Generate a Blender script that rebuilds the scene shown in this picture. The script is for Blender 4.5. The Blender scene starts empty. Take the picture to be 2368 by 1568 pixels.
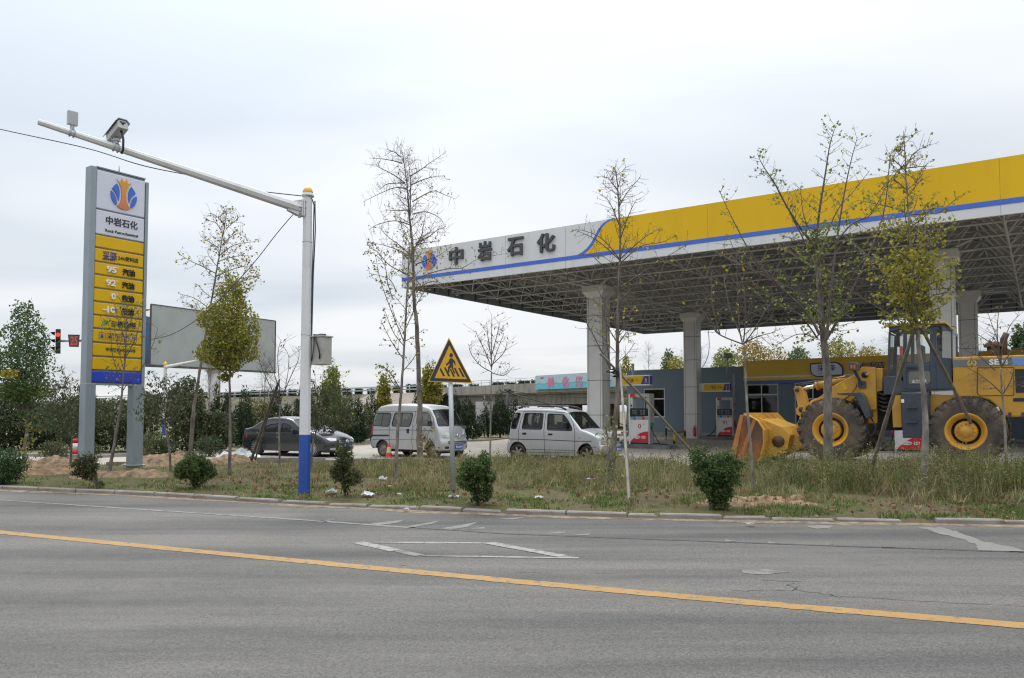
import bpy, bmesh, math, random
import numpy as np
from mathutils import Vector, Matrix, geometry, noise
SC = bpy.context.scene
COL = SC.collection
R = math.radians

# ---------------------------------------------------------------- camera
F, CU, CV, PITCH, CAMH = 1780.0, 1183.5, 867.0, R(2.65), 1.75
cam = bpy.data.cameras.new('camera')
cam.sensor_fit = 'HORIZONTAL'; cam.sensor_width = 36.0
cam.lens = F / 2367.0 * 36.0
cam.shift_y = 83.0 / 2367.0
cam.clip_start = 0.05; cam.clip_end = 3000
camo = bpy.data.objects.new('camera', cam); COL.objects.link(camo)
camo.location = (0, 0, CAMH); camo.rotation_euler = (R(90) + PITCH, 0, 0)
SC.camera = camo

# ---------------------------------------------------------------- light and sky (overcast)
SUN_EL, SUN_AZ = R(48), R(-18)          # azimuth from +Y (view direction) towards +X
w = bpy.data.worlds.new('World'); SC.world = w; w.use_nodes = True
nt = w.node_tree; nt.nodes.clear()
def N(tree, t, **kw):
    n = tree.nodes.new(t)
    for k, v in kw.items(): setattr(n, k, v)
    return n
out = N(nt, 'ShaderNodeOutputWorld')
sky = N(nt, 'ShaderNodeTexSky', sky_type='NISHITA', sun_disc=False)
sky.sun_elevation = SUN_EL; sky.sun_rotation = SUN_AZ
bsky = N(nt, 'ShaderNodeBackground'); bsky.inputs['Strength'].default_value = 0.1
nt.links.new(sky.outputs[0], bsky.inputs['Color'])
tc = N(nt, 'ShaderNodeTexCoord')
sep = N(nt, 'ShaderNodeSeparateXYZ'); nt.links.new(tc.outputs['Generated'], sep.inputs[0])
def math_(op, a=None, b=None, clamp=False):
    n = N(nt, 'ShaderNodeMath', operation=op, use_clamp=clamp)
    for i, v in enumerate((a, b)):
        if v is None: continue
        if isinstance(v, (int, float)): n.inputs[i].default_value = v
        else: nt.links.new(v, n.inputs[i])
    return n.outputs[0]
# project the direction on a flat cloud deck so the bands flatten towards the horizon
zc = math_('ADD', math_('MAXIMUM', sep.outputs['Z'], 0.0), 0.10)
cx = math_('DIVIDE', sep.outputs['X'], zc); cy = math_('DIVIDE', sep.outputs['Y'], zc)
comb = N(nt, 'ShaderNodeCombineXYZ'); nt.links.new(cx, comb.inputs[0]); nt.links.new(cy, comb.inputs[1])
n1 = N(nt, 'ShaderNodeTexNoise'); n1.inputs['Scale'].default_value = 0.42; n1.inputs['Detail'].default_value = 4; n1.inputs['Roughness'].default_value = 0.46
n1.inputs['Distortion'].default_value = 0.4
mp = N(nt, 'ShaderNodeMapping'); mp.inputs['Location'].default_value = (3.1, 1.7, 0.4); mp.inputs['Scale'].default_value = (0.75, 1.25, 1)
nt.links.new(comb.outputs[0], mp.inputs[0]); nt.links.new(mp.outputs[0], n1.inputs['Vector'])
# cloud radiance: brighter overhead (overcast), with soft streaks
ramp = N(nt, 'ShaderNodeValToRGB'); cr = ramp.color_ramp
cr.elements[0].position = 0.36; cr.elements[0].color = (0.60, 0.66, 0.73, 1)
cr.elements[1].position = 0.62; cr.elements[1].color = (0.89, 0.902, 0.92, 1)
nt.links.new(n1.outputs['Fac'], ramp.inputs[0])
# bright area in front, a bit above the picture centre, towards the veiled sun
dotn = N(nt, 'ShaderNodeVectorMath', operation='DOT_PRODUCT')
nrm = N(nt, 'ShaderNodeVectorMath', operation='NORMALIZE'); nt.links.new(tc.outputs['Generated'], nrm.inputs[0])
nt.links.new(nrm.outputs[0], dotn.inputs[0])
dotn.inputs[1].default_value = (math.sin(SUN_AZ)*math.cos(SUN_EL), math.cos(SUN_AZ)*math.cos(SUN_EL), math.sin(SUN_EL))
glow = math_('POWER', math_('MAXIMUM', dotn.outputs['Value'], 0.0), 3.0)
zen = math_('MULTIPLY', math_('POWER', math_('MAXIMUM', sep.outputs['Z'], 0.0), 2.6), 2.1)
gain = math_('ADD', math_('ADD', math_('MULTIPLY', glow, 0.24), zen), 0.66)
bcl = N(nt, 'ShaderNodeBackground')
nt.links.new(ramp.outputs[0], bcl.inputs['Color']); nt.links.new(gain, bcl.inputs['Strength'])
mixw = N(nt, 'ShaderNodeMixShader'); mixw.inputs[0].default_value = 0.93
nt.links.new(bsky.outputs[0], mixw.inputs[1]); nt.links.new(bcl.outputs[0], mixw.inputs[2])
nt.links.new(mixw.outputs[0], out.inputs['Surface'])

sun = bpy.data.lights.new('sun', 'SUN'); sun.energy = 1.1; sun.angle = R(14); sun.color = (1.0, 0.96, 0.9)
suno = bpy.data.objects.new('sun', sun); COL.objects.link(suno)
sd = Vector((math.sin(SUN_AZ)*math.cos(SUN_EL), math.cos(SUN_AZ)*math.cos(SUN_EL), math.sin(SUN_EL)))
suno.rotation_euler = sd.to_track_quat('Z', 'Y').to_euler()

vs = SC.view_settings
vs.view_transform = 'Standard'; vs.look = 'None'; vs.gamma = 1.0; vs.exposure = 0.45; vs.use_curve_mapping = False
SC.cycles.max_bounces = 6; SC.cycles.transparent_max_bounces = 10; SC.cycles.use_denoising = True; SC.cycles.denoiser = 'OPENIMAGEDENOISE'; SC.cycles.denoising_input_passes = 'RGB_ALBEDO_NORMAL'; SC.cycles.denoising_prefilter = 'ACCURATE'; SC.cycles.pixel_filter_type = 'BLACKMAN_HARRIS'; SC.cycles.filter_width = 1.2
SC.cycles.sample_clamp_indirect = 6.0

# ---------------------------------------------------------------- survey helpers: points of the place from the photograph's rays
def ray(u, v):
    xc = (u - CU) / F; yc = (CV - v) / F
    c, s = math.cos(PITCH), math.sin(PITCH)
    return Vector((xc, c - s * yc, s + c * yc))
def G(u, v, z=0.0):
    d = ray(u, v); t = (z - CAMH) / d.z
    return Vector((d.x * t, d.y * t, z))
def D(u, v, Y):
    d = ray(u, v); t = Y / d.y
    return Vector((d.x * t, Y, CAMH + d.z * t))
def hit(u, v):
    """where a photo ray meets the built ground"""
    d = ray(u, v); lo = 5.0
    for i in range(1200):
        Y = lo + i * 0.05; p = d * (Y / d.y); z = CAMH + p.z
        if z <= ground_z(p.x, Y): return Vector((p.x, Y, z))
    return Vector((p.x, Y, z))
def lerp(a, b, t): return a + (b - a) * t
def sstep(a, b, x):
    t = min(1, max(0, (x - a) / (b - a)))
    return t * t * (3 - 2 * t)
def interp(pts, x):
    if x <= pts[0][0]: return pts[0][1]
    for (x0, y0), (x1, y1) in zip(pts, pts[1:]):
        if x <= x1: return y0 + (y1 - y0) * (x - x0) / (x1 - x0)
    return pts[-1][1]

# ---------------------------------------------------------------- materials
def newmat(name):
    m = bpy.data.materials.new(name); m.use_nodes = True
    m.node_tree.nodes.clear(); return m, m.node_tree
def link(t, a, b): t.links.new(a, b)
def M(name, col, rough=0.55, metal=0.0, var=0.08, vscale=3.0, bump=0.0, bscale=30.0, spec=0.5,
      col2=None, dirt=None, dscale=1.5, dlo=0.5, dhi=0.7, coat=0.0, stretch=(1, 1, 1)):
    m, t = newmat(name)
    o = N(t, 'ShaderNodeOutputMaterial'); p = N(t, 'ShaderNodeBsdfPrincipled')
    link(t, p.outputs[0], o.inputs[0])
    p.inputs['Roughness'].default_value = rough; p.inputs['Metallic'].default_value = metal
    p.inputs['Specular IOR Level'].default_value = spec
    if coat: p.inputs['Coat Weight'].default_value = coat; p.inputs['Coat Roughness'].default_value = 0.08
    c = N(t, 'ShaderNodeTexCoord'); mp = N(t, 'ShaderNodeMapping'); mp.inputs['Scale'].default_value = stretch
    link(t, c.outputs['Object'], mp.inputs[0])
    n = N(t, 'ShaderNodeTexNoise'); n.inputs['Scale'].default_value = vscale; n.inputs['Detail'].default_value = 5
    link(t, mp.outputs[0], n.inputs['Vector'])
    r = N(t, 'ShaderNodeValToRGB')
    a = [max(0, x * (1 - var)) for x in col[:3]] + [1]
    b = [min(1, x * (1 + var)) for x in (col2 or col)[:3]] + [1]
    r.color_ramp.elements[0].color = a; r.color_ramp.elements[1].color = b
    r.color_ramp.elements[0].position = 0.3; r.color_ramp.elements[1].position = 0.7
    link(t, n.outputs['Fac'], r.inputs[0]); cout = r.outputs[0]
    if dirt:
        n2 = N(t, 'ShaderNodeTexNoise'); n2.inputs['Scale'].default_value = dscale; n2.inputs['Detail'].default_value = 7; n2.inputs['Roughness'].default_value = 0.62
        link(t, mp.outputs[0], n2.inputs['Vector'])
        r2 = N(t, 'ShaderNodeValToRGB'); r2.color_ramp.elements[0].position = dlo; r2.color_ramp.elements[1].position = dhi
        link(t, n2.outputs['Fac'], r2.inputs[0])
        mx = N(t, 'ShaderNodeMixRGB'); link(t, r2.outputs[0], mx.inputs[0]); link(t, cout, mx.inputs[1])
        mx.inputs[2].default_value = list(dirt[:3]) + [1]; cout = mx.outputs[0]
    link(t, cout, p.inputs['Base Color'])
    if bump:
        nb = N(t, 'ShaderNodeTexNoise'); nb.inputs['Scale'].default_value = bscale; nb.inputs['Detail'].default_value = 6
        link(t, mp.outputs[0], nb.inputs['Vector'])
        bm_ = N(t, 'ShaderNodeBump'); bm_.inputs['Strength'].default_value = bump; bm_.inputs['Distance'].default_value = 0.02
        link(t, nb.outputs['Fac'], bm_.inputs['Height']); link(t, bm_.outputs[0], p.inputs['Normal'])
    return m
def glass(name, tint=(0.6, 0.65, 0.66), trans=0.6, rough=0.03, dust=(0.03, 0.035, 0.035)):
    m, t = newmat(name)
    o = N(t, 'ShaderNodeOutputMaterial'); mx = N(t, 'ShaderNodeMixShader'); tr = N(t, 'ShaderNodeBsdfTransparent'); gl = N(t, 'ShaderNodeBsdfGlossy')
    df = N(t, 'ShaderNodeBsdfDiffuse'); df.inputs[0].default_value = list(dust) + [1]; m2 = N(t, 'ShaderNodeMixShader')
    tr.inputs[0].default_value = list(tint) + [1]; gl.inputs['Roughness'].default_value = rough; gl.inputs[0].default_value = (0.9, 0.9, 0.9, 1)
    m2.inputs[0].default_value = trans; link(t, df.outputs[0], m2.inputs[1]); link(t, tr.outputs[0], m2.inputs[2])
    fr = N(t, 'ShaderNodeFresnel'); fr.inputs[0].default_value = 1.5
    link(t, fr.outputs[0], mx.inputs[0]); link(t, m2.outputs[0], mx.inputs[1]); link(t, gl.outputs[0], mx.inputs[2])
    link(t, mx.outputs[0], o.inputs[0]); return m
def emis(name, col, st):
    m, t = newmat(name); o = N(t, 'ShaderNodeOutputMaterial'); e = N(t, 'ShaderNodeEmission')
    e.inputs[0].default_value = list(col) + [1]; e.inputs[1].default_value = st; link(t, e.outputs[0], o.inputs[0]); return m
def leafmat(name, rough=0.55, trans=0.35):
    """leaf whose colour comes from the leaf's own attribute 'tint'"""
    m, t = newmat(name); o = N(t, 'ShaderNodeOutputMaterial'); a = N(t, 'ShaderNodeAttribute'); a.attribute_name = 'tint'
    p = N(t, 'ShaderNodeBsdfPrincipled'); p.inputs['Roughness'].default_value = rough; p.inputs['Specular IOR Level'].default_value = 0.3
    tl = N(t, 'ShaderNodeBsdfTranslucent'); mx = N(t, 'ShaderNodeMixShader'); mx.inputs[0].default_value = trans
    link(t, a.outputs['Color'], p.inputs['Base Color']); link(t, a.outputs['Color'], tl.inputs[0])
    link(t, p.outputs[0], mx.inputs[1]); link(t, tl.outputs[0], mx.inputs[2]); link(t, mx.outputs[0], o.inputs[0]); return m

MT = {}
MT['leaf'] = leafmat('leaf')
MT['grass'] = leafmat('grass_blade', 0.7, 0.3)
MT['white_paint'] = M('white_paint', (0.68, 0.685, 0.69), 0.5, var=0.05, vscale=2, dirt=(0.46, 0.44, 0.40), dscale=2.6, dlo=0.56, dhi=0.85)
MT['blue_paint'] = M('blue_paint', (0.022, 0.075, 0.36), 0.4, var=0.1, dirt=(0.10, 0.13, 0.26), dscale=3, dlo=0.58, dhi=0.8)
MT['galv'] = M('galvanised_steel', (0.42, 0.45, 0.47), 0.45, 0.35, var=0.1, vscale=8)
MT['grey_steel'] = M('grey_steel', (0.27, 0.32, 0.36), 0.5, 0.2, var=0.06)
MT['black'] = M('black_plastic', (0.02, 0.02, 0.022), 0.5, var=0.2)
MT['dark_metal'] = M('dark_metal', (0.06, 0.062, 0.065), 0.5, 0.3, var=0.2)
MT['rubber'] = M('rubber', (0.022, 0.021, 0.02), 0.8, var=0.25, vscale=8, dirt=(0.16, 0.12, 0.085), dscale=3, dlo=0.5, dhi=0.75)
MT['cable'] = M('cable', (0.04, 0.06, 0.075), 0.6, var=0.2)
MT['panel_white'] = M('sign_white', (0.66, 0.68, 0.78), 0.3, var=0.02)
MT['sign_yellow'] = M('sign_yellow', (0.72, 0.44, 0.010), 0.5, var=0.03, vscale=2, spec=0.25)
MT['sign_blue'] = M('sign_blue', (0.025, 0.06, 0.55), 0.3, var=0.05)
MT['ink'] = M('dark_ink', (0.03, 0.032, 0.04), 0.5, var=0.1)
MT['ink_blue'] = M('blue_ink', (0.05, 0.05, 0.25), 0.5, var=0.05)
MT['letter_white'] = M('letter_white', (0.82, 0.80, 0.80), 0.4, var=0.03)
MT['logo_blue'] = M('logo_blue', (0.055, 0.15, 0.60), 0.35, var=0.04)
MT['green_ink'] = M('green_ink', (0.03, 0.30, 0.13), 0.5)
MT['concrete'] = M('concrete', (0.33, 0.32, 0.30), 0.85, var=0.14, vscale=2.2, bump=0.25, bscale=18, dirt=(0.20, 0.185, 0.16), dscale=0.8, dlo=0.5, dhi=0.75)
MT['bark'] = M('bark', (0.105, 0.088, 0.075), 0.9, var=0.4, vscale=9, bump=0.9, bscale=22, stretch=(1, 1, 0.35), col2=(0.18, 0.155, 0.135))
MT['bark_pale'] = M('bark_pale', (0.15, 0.132, 0.112), 0.9, var=0.35, vscale=10, bump=0.8, bscale=24, stretch=(1, 1, 0.4), col2=(0.23, 0.21, 0.185))
MT['twig'] = M('twig', (0.115, 0.095, 0.085), 0.9, var=0.25, vscale=12)
MT['bamboo'] = M('bamboo', (0.26, 0.235, 0.20), 0.6, var=0.25, vscale=7, dirt=(0.16, 0.15, 0.14), dscale=4, dlo=0.5, dhi=0.8)
MT['bamboo_dark'] = M('old_bamboo', (0.17, 0.145, 0.13), 0.7, var=0.3, vscale=7, dirt=(0.08, 0.07, 0.06), dscale=4, dlo=0.5, dhi=0.8)
MT['soil'] = M('soil_heap', (0.145, 0.092, 0.05), 0.95, var=0.4, vscale=7, bump=1.0, bscale=9, col2=(0.215, 0.142, 0.082))
MT['plastic'] = M('thin_plastic', (0.48, 0.50, 0.49), 0.35, var=0.1, vscale=10)
MT['plastic_cyan'] = M('printed_plastic', (0.35, 0.62, 0.60), 0.35, var=0.3, vscale=20, col2=(0.75, 0.75, 0.72))

# ---------------------------------------------------------------- mesh helpers
class MB:
    def __init__(s): s.v = []; s.f = []; s.mi = []; s.sm = []
    def add(s, vs, fs, mi=0, sm=False):
        o = len(s.v); s.v += [tuple(p) for p in vs]
        for f in fs: s.f.append(tuple(i + o for i in f)); s.mi.append(mi); s.sm.append(sm)
        return s
    def box(s, c, d, rot=None, mi=0):
        hx, hy, hz = d[0] / 2, d[1] / 2, d[2] / 2; c = Vector(c)
        vs = [Vector((x, y, z)) for x in (-hx, hx) for y in (-hy, hy) for z in (-hz, hz)]
        if rot is not None: vs = [rot @ p for p in vs]
        return s.add([p + c for p in vs], [(0, 1, 3, 2), (4, 6, 7, 5), (0, 4, 5, 1), (2, 3, 7, 6), (0, 2, 6, 4), (1, 5, 7, 3)], mi)
    def bar(s, p0, p1, wd, ht, mi=0, up=(0, 0, 1)):
        p0, p1 = Vector(p0), Vector(p1); d = (p1 - p0); L = d.length
        if L < 1e-6: return s
        x = d / L; u = Vector(up)
        if abs(x.dot(u)) > 0.98: u = Vector((0, 1, 0))
        y = u.cross(x).normalized(); z = x.cross(y)
        return s.box((p0 + p1) / 2, (L, wd, ht), Matrix((x, y, z)).transposed(), mi)
    def tube(s, pts, rad, n=8, mi=0, cap=True, sm=True):
        pts = [Vector(p) for p in pts]; k = len(pts)
        if not hasattr(rad, '__len__'): rad = [rad] * k
        o = len(s.v); prev = None; vs = []
        for i, p in enumerate(pts):
            d = (pts[min(i + 1, k - 1)] - pts[max(i - 1, 0)])
            d = d.normalized() if d.length > 1e-9 else Vector((0, 0, 1))
            if prev is None:
                a = Vector((0, 0, 1)) if abs(d.z) < 0.9 else Vector((1, 0, 0))
                x = d.cross(a).normalized()
            else:
                x = (prev - d * prev.dot(d)); x = x.normalized() if x.length > 1e-6 else d.orthogonal().normalized()
            prev = x; y = d.cross(x)
            for j in range(n):
                a = 2 * math.pi * j / n; vs.append(p + (x * math.cos(a) + y * math.sin(a)) * rad[i])
        fs = [(i * n + j, i * n + (j + 1) % n, (i + 1) * n + (j + 1) % n, (i + 1) * n + j) for i in range(k - 1) for j in range(n)]
        s.add(vs, fs, mi, sm)
        if cap:
            s.f.append(tuple(o + j for j in reversed(range(n)))); s.mi.append(mi); s.sm.append(False)
            s.f.append(tuple(o + (k - 1) * n + j for j in range(n))); s.mi.append(mi); s.sm.append(False)
        return s
    def lathe(s, prof, c=(0, 0, 0), axis=(0, 0, 1), n=24, mi=0, sm=True):
        """prof: list of (radius, along axis)"""
        c = Vector(c); z = Vector(axis).normalized(); x = z.orthogonal().normalized(); y = z.cross(x); vs = []
        for r, h in prof:
            for j in range(n):
                a = 2 * math.pi * j / n; vs.append(c + z * h + (x * math.cos(a) + y * math.sin(a)) * r)
        fs = [(i * n + j, i * n + (j + 1) % n, (i + 1) * n + (j + 1) % n, (i + 1) * n + j) for i in range(len(prof) - 1) for j in range(n)]
        return s.add(vs, fs, mi, sm)
    def prism(s, poly, fn, t0, t1, mi=0):
        """2-D polygon (a,b) mapped by fn(a,b,t) and closed between t0 and t1"""
        k = len(poly); vs = [fn(a, b, t0) for a, b in poly] + [fn(a, b, t1) for a, b in poly]
        tris = geometry.tessellate_polygon([[Vector((a, b, 0)) for a, b in poly]])
        fs = [tuple(t) for t in tris] + [tuple(k + i for i in reversed(t)) for t in tris]
        fs += [(i, i + k, (i + 1) % k + k, (i + 1) % k) for i in range(k)]
        return s.add(vs, fs, mi)
    def sheet(s, poly, fn, mi=0):
        vs = [fn(a, b) for a, b in poly]
        tris = geometry.tessellate_polygon([[Vector((a, b, 0)) for a, b in poly]])
        return s.add(vs, [tuple(t) for t in tris], mi)
    def sphere(s, c, r, n=14, m=8, mi=0, half=False, sc=(1, 1, 1)):
        c = Vector(c); lo = 0 if half else -math.pi / 2; vs = []
        for i in range(m + 1):
            a = lo + (math.pi / 2 - lo) * i / m
            for j in range(n):
                b = 2 * math.pi * j / n
                vs.append(c + Vector((r * sc[0] * math.cos(a) * math.cos(b), r * sc[1] * math.cos(a) * math.sin(b), r * sc[2] * math.sin(a))))
        fs = [(i * n + j, i * n + (j + 1) % n, (i + 1) * n + (j + 1) % n, (i + 1) * n + j) for i in range(m) for j in range(n)]
        return s.add(vs, fs, mi, True)
    def build(s, name, mats, parent=None, loc=None, fix=True, bevel=0, smooth=None, fn=None):
        me = bpy.data.meshes.new(name)
        vs_ = s.v if fn is None else [tuple(fn(Vector(p))) for p in s.v]
        me.from_pydata(vs_, [], s.f)
        mats = mats if isinstance(mats, (list, tuple)) else [mats]
        for m in mats: me.materials.append(MT[m] if isinstance(m, str) else m)
        if len(s.f):
            me.polygons.foreach_set('material_index', s.mi); me.polygons.foreach_set('use_smooth', s.sm)
        if fix:
            b = bmesh.new(); b.from_mesh(me); bmesh.ops.recalc_face_normals(b, faces=b.faces); b.to_mesh(me); b.free()
        if smooth is not None:
            me.shade_smooth(); me.set_sharp_from_angle(angle=R(smooth))
        me.update()
        o = bpy.data.objects.new(name, me); COL.objects.link(o)
        if loc is not None: o.location = loc
        if parent is not None: o.parent = parent
        if bevel:
            b = o.modifiers.new('bevel', 'BEVEL'); b.width = bevel; b.segments = 2; b.limit_method = 'ANGLE'; b.angle_limit = R(40)
            b.harden_normals = False
        return o
def tag(o, label=None, cat=None, group=None, kind=None):
    if label: o['label'] = label
    if cat: o['category'] = cat
    if group: o['group'] = group
    if kind: o['kind'] = kind
    return o
def empty(name, loc=(0, 0, 0), rz=0.0, label=None, cat=None, group=None):
    o = bpy.data.objects.new(name, None); COL.objects.link(o); o.empty_display_size = 0.2
    o.location = loc; o.rotation_euler = (0, 0, rz)
    return tag(o, label, cat, group)
def children(o): return [c for c in list(o.children)]
def copy_tree(o, parent=None):
    c = o.copy(); COL.objects.link(c)
    if parent is not None: c.parent = parent
    for ch in children(o): copy_tree(ch, c)
    return c
_txt = {}
def text_geo(body, size, ext=0.01, off=0.0, sx=1.0, res=2):
    """glyph outlines of body as (verts, faces), centred on the origin in the xy plane, extruded along z"""
    k = (body, ext, off, res)
    if k not in _txt:
        c = bpy.data.curves.new('lettering', 'FONT'); c.body = body; c.size = 1; c.extrude = ext / size; c.offset = off; c.resolution_u = res
        o = bpy.data.objects.new('lettering', c); COL.objects.link(o)
        dg = bpy.context.evaluated_depsgraph_get(); dg.update()
        me = bpy.data.meshes.new_from_object(o.evaluated_get(dg))
        V = [v.co.copy() for v in me.vertices]; Fc = [tuple(p.vertices) for p in me.polygons]
        bpy.data.objects.remove(o); bpy.data.curves.remove(c); bpy.data.meshes.remove(me); _txt[k] = (V, Fc)
    V, Fc = _txt[k]
    x0 = min(v.x for v in V); x1 = max(v.x for v in V); y0 = min(v.y for v in V); y1 = max(v.y for v in V)
    return [Vector(((v.x - (x0 + x1) / 2) * size * sx, (v.y - (y0 + y1) / 2) * size, v.z * size)) for v in V], Fc, (x1 - x0) * size * sx, (y1 - y0) * size
def add_text(mb, body, at, fn, height=None, width=None, ext=0.01, off=0.0, mi=0, res=2):
    """write body centred at (a,b) of a flat face; fn(a,b,t) maps face coordinates to space. height/width = size of the ink"""
    V, Fc, w0, h0 = text_geo(body, 1.0, ext, off, res=res)
    sy = height / h0 if height else width / w0
    sx = width / w0 if width else sy
    mb.add([fn(at[0] + p.x * sx, at[1] + p.y * sy, ext + p.z) for p in V], Fc, mi)
    return mb
def frame(o, x, y, z=None):
    """map (a,b,t): a along x, b along y, t along the face normal"""
    o, x, y = Vector(o), Vector(x), Vector(y); n = x.cross(y).normalized() if z is None else Vector(z)
    return lambda a, b, t=0.0: o + x * a + y * b + n * t
# ================================================================ SETTING: road, kerb, verge, forecourt, planting bed
rng = random.Random(7); nr = np.random.default_rng(7)
def PX(x, y): return (x / 1.7305, y / 1.7305)          # full-size photo pixel -> survey pixel
KB = [G(*p, 0.0) for p in ((0, 1133), (347, 1148), (693, 1169), (1073, 1187), (1400, 1198), (1676, 1204), (2050, 1211), (2367, 1216))]
KPTS = [(-60, KB[0].y + (KB[0].x + 60) * 0.36)] + [(p.x, p.y) for p in KB] + [(30, KB[-1].y - 1.2)]
def yk(x): return interp(KPTS, x)
EPTS = [(-60, 38), (-12.7, 24.2), (-8.5, 25.4), (-0.75, 24.6), (3.4, 24.0), (6, 20.2), (8, 17.6), (12, 15.8), (30, 14.5)]
def ye(x): return interp(EPTS, x)
FPTS = [(-60, 42), (-14.7, 27.2), (-11, 31), (-7.1, 37), (-1.25, 41.7), (5, 62), (60, 62)]
def yf(x): return interp(FPTS, x)
def lot_z(x, y):
    near = sstep(31, 24.5, y)
    return 0.06 + 0.06 * (1 - near) + (0.13 * sstep(-4, 2, x) + 0.17 * sstep(5.5, 9.5, x)) * near
def verge_z(x, y):
    a, b = yk(x) + 0.12, ye(x); t = min(1, max(0, (y - a) / max(0.1, b - a)))
    z = lerp(0.055, lot_z(x, b) - 0.015, sstep(0, 1, t)) + 0.09 * math.sin(math.pi * min(1, t * 1.05))
    z *= sstep(yk(x) - 0.03, yk(x) + 0.13, y)
    return z + 0.05 * t * (1 - t) * 4 * noise.noise((x * 0.8, y * 0.8, 0)) + 0.012 * noise.noise((x * 4, y * 4, 2))
def ground_z(x, y):
    if y < yk(x): return 0.0
    if y < ye(x): return verge_z(x, y)
    if y < yf(x): return lot_z(x, y)
    return 0.10

# --- road
def road_material():
    m, t = newmat('asphalt'); o = N(t, 'ShaderNodeOutputMaterial'); p = N(t, 'ShaderNodeBsdfPrincipled'); link(t, p.outputs[0], o.inputs[0])
    c = N(t, 'ShaderNodeTexCoord')
    mp = N(t, 'ShaderNodeMapping'); mp.inputs['Rotation'].default_value = (0, 0, R(24)); mp.inputs['Scale'].default_value = (0.10, 0.9, 1)
    link(t, c.outputs['Object'], mp.inputs[0])
    n1 = N(t, 'ShaderNodeTexNoise'); n1.inputs['Scale'].default_value = 1.0; n1.inputs['Detail'].default_value = 6; n1.inputs['Roughness'].default_value = 0.6; link(t, mp.outputs[0], n1.inputs['Vector'])
    r1 = N(t, 'ShaderNodeValToRGB'); e = r1.color_ramp.elements
    e[0].position = 0.36; e[0].color = (0.066, 0.065, 0.064, 1); e[1].position = 0.64; e[1].color = (0.140, 0.133, 0.121, 1); link(t, n1.outputs['Fac'], r1.inputs[0])
    n2 = N(t, 'ShaderNodeTexVoronoi'); n2.inputs['Scale'].default_value = 75.0; link(t, c.outputs['Object'], n2.inputs['Vector'])
    r2 = N(t, 'ShaderNodeValToRGB'); e = r2.color_ramp.elements; e[0].position = 0.0; e[0].color = (0.55, 0.55, 0.56, 1); e[1].position = 1.0; e[1].color = (1.55, 1.53, 1.48, 1)
    link(t, n2.outputs['Color'], r2.inputs[0])
    mx = N(t, 'ShaderNodeMixRGB', blend_type='MULTIPLY'); mx.inputs[0].default_value = 0.8; link(t, r1.outputs[0], mx.inputs[1]); link(t, r2.outputs[0], mx.inputs[2])
    n3 = N(t, 'ShaderNodeTexNoise'); n3.inputs['Scale'].default_value = 0.35; n3.inputs['Detail'].default_value = 8; n3.inputs['Roughness'].default_value = 0.7; link(t, c.outputs['Object'], n3.inputs['Vector'])
    r3 = N(t, 'ShaderNodeValToRGB'); e = r3.color_ramp.elements; e[0].position = 0.5; e[0].color = (0, 0, 0, 1); e[1].position = 0.78; e[1].color = (0.55, 0.55, 0.55, 1); link(t, n3.outputs['Fac'], r3.inputs[0])
    m2 = N(t, 'ShaderNodeMixRGB'); link(t, r3.outputs[0], m2.inputs[0]); link(t, mx.outputs[0], m2.inputs[1]); m2.inputs[2].default_value = (0.165, 0.152, 0.13, 1)
    # dark tar spots
    n4 = N(t, 'ShaderNodeTexNoise'); n4.inputs['Scale'].default_value = 1.7; n4.inputs['Detail'].default_value = 3; link(t, mp.outputs[0], n4.inputs['Vector'])
    r4 = N(t, 'ShaderNodeValToRGB'); e = r4.color_ramp.elements; e[0].position = 0.66; e[0].color = (0, 0, 0, 1); e[1].position = 0.8; e[1].color = (0.6, 0.6, 0.6, 1); link(t, n4.outputs['Fac'], r4.inputs[0])
    m3 = N(t, 'ShaderNodeMixRGB'); link(t, r4.outputs[0], m3.inputs[0]); link(t, m2.outputs[0], m3.inputs[1]); m3.inputs[2].default_value = (0.052, 0.052, 0.053, 1)
    link(t, m3.outputs[0], p.inputs['Base Color']); p.inputs['Roughness'].default_value = 0.82; p.inputs['Specular IOR Level'].default_value = 0.35
    b = N(t, 'ShaderNodeBump'); b.inputs['Strength'].default_value = 0.5; b.inputs['Distance'].default_value = 0.006; link(t, n2.outputs['Distance'], b.inputs['Height']); link(t, b.outputs[0], p.inputs['Normal'])
    return m
MT['asphalt'] = road_material()
def strip_mesh(name, xs, y0, y1, rows, zf, m):
    mb = MB(); k = rows + 1; vs = []
    for x in xs:
        a, b = y0(x), y1(x)
        for j in range(k): y = lerp(a, b, j / rows); vs.append((x, y, zf(x, y)))
    fs = [(i * k + j, (i + 1) * k + j, (i + 1) * k + j + 1, i * k + j + 1) for i in range(len(xs) - 1) for j in range(rows)]
    return mb.add(vs, fs, 0, True).build(name, m, fix=False)
def frange(a, b, s):
    n = int(round((b - a) / s)); return [a + (b - a) * i / n for i in range(n + 1)]
road = tag(strip_mesh('road', frange(-60, 30, 1.0), lambda x: -40.0, lambda x: yk(x) + 0.03, 4, lambda x, y: 0.0, 'asphalt'), kind='structure')

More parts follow.
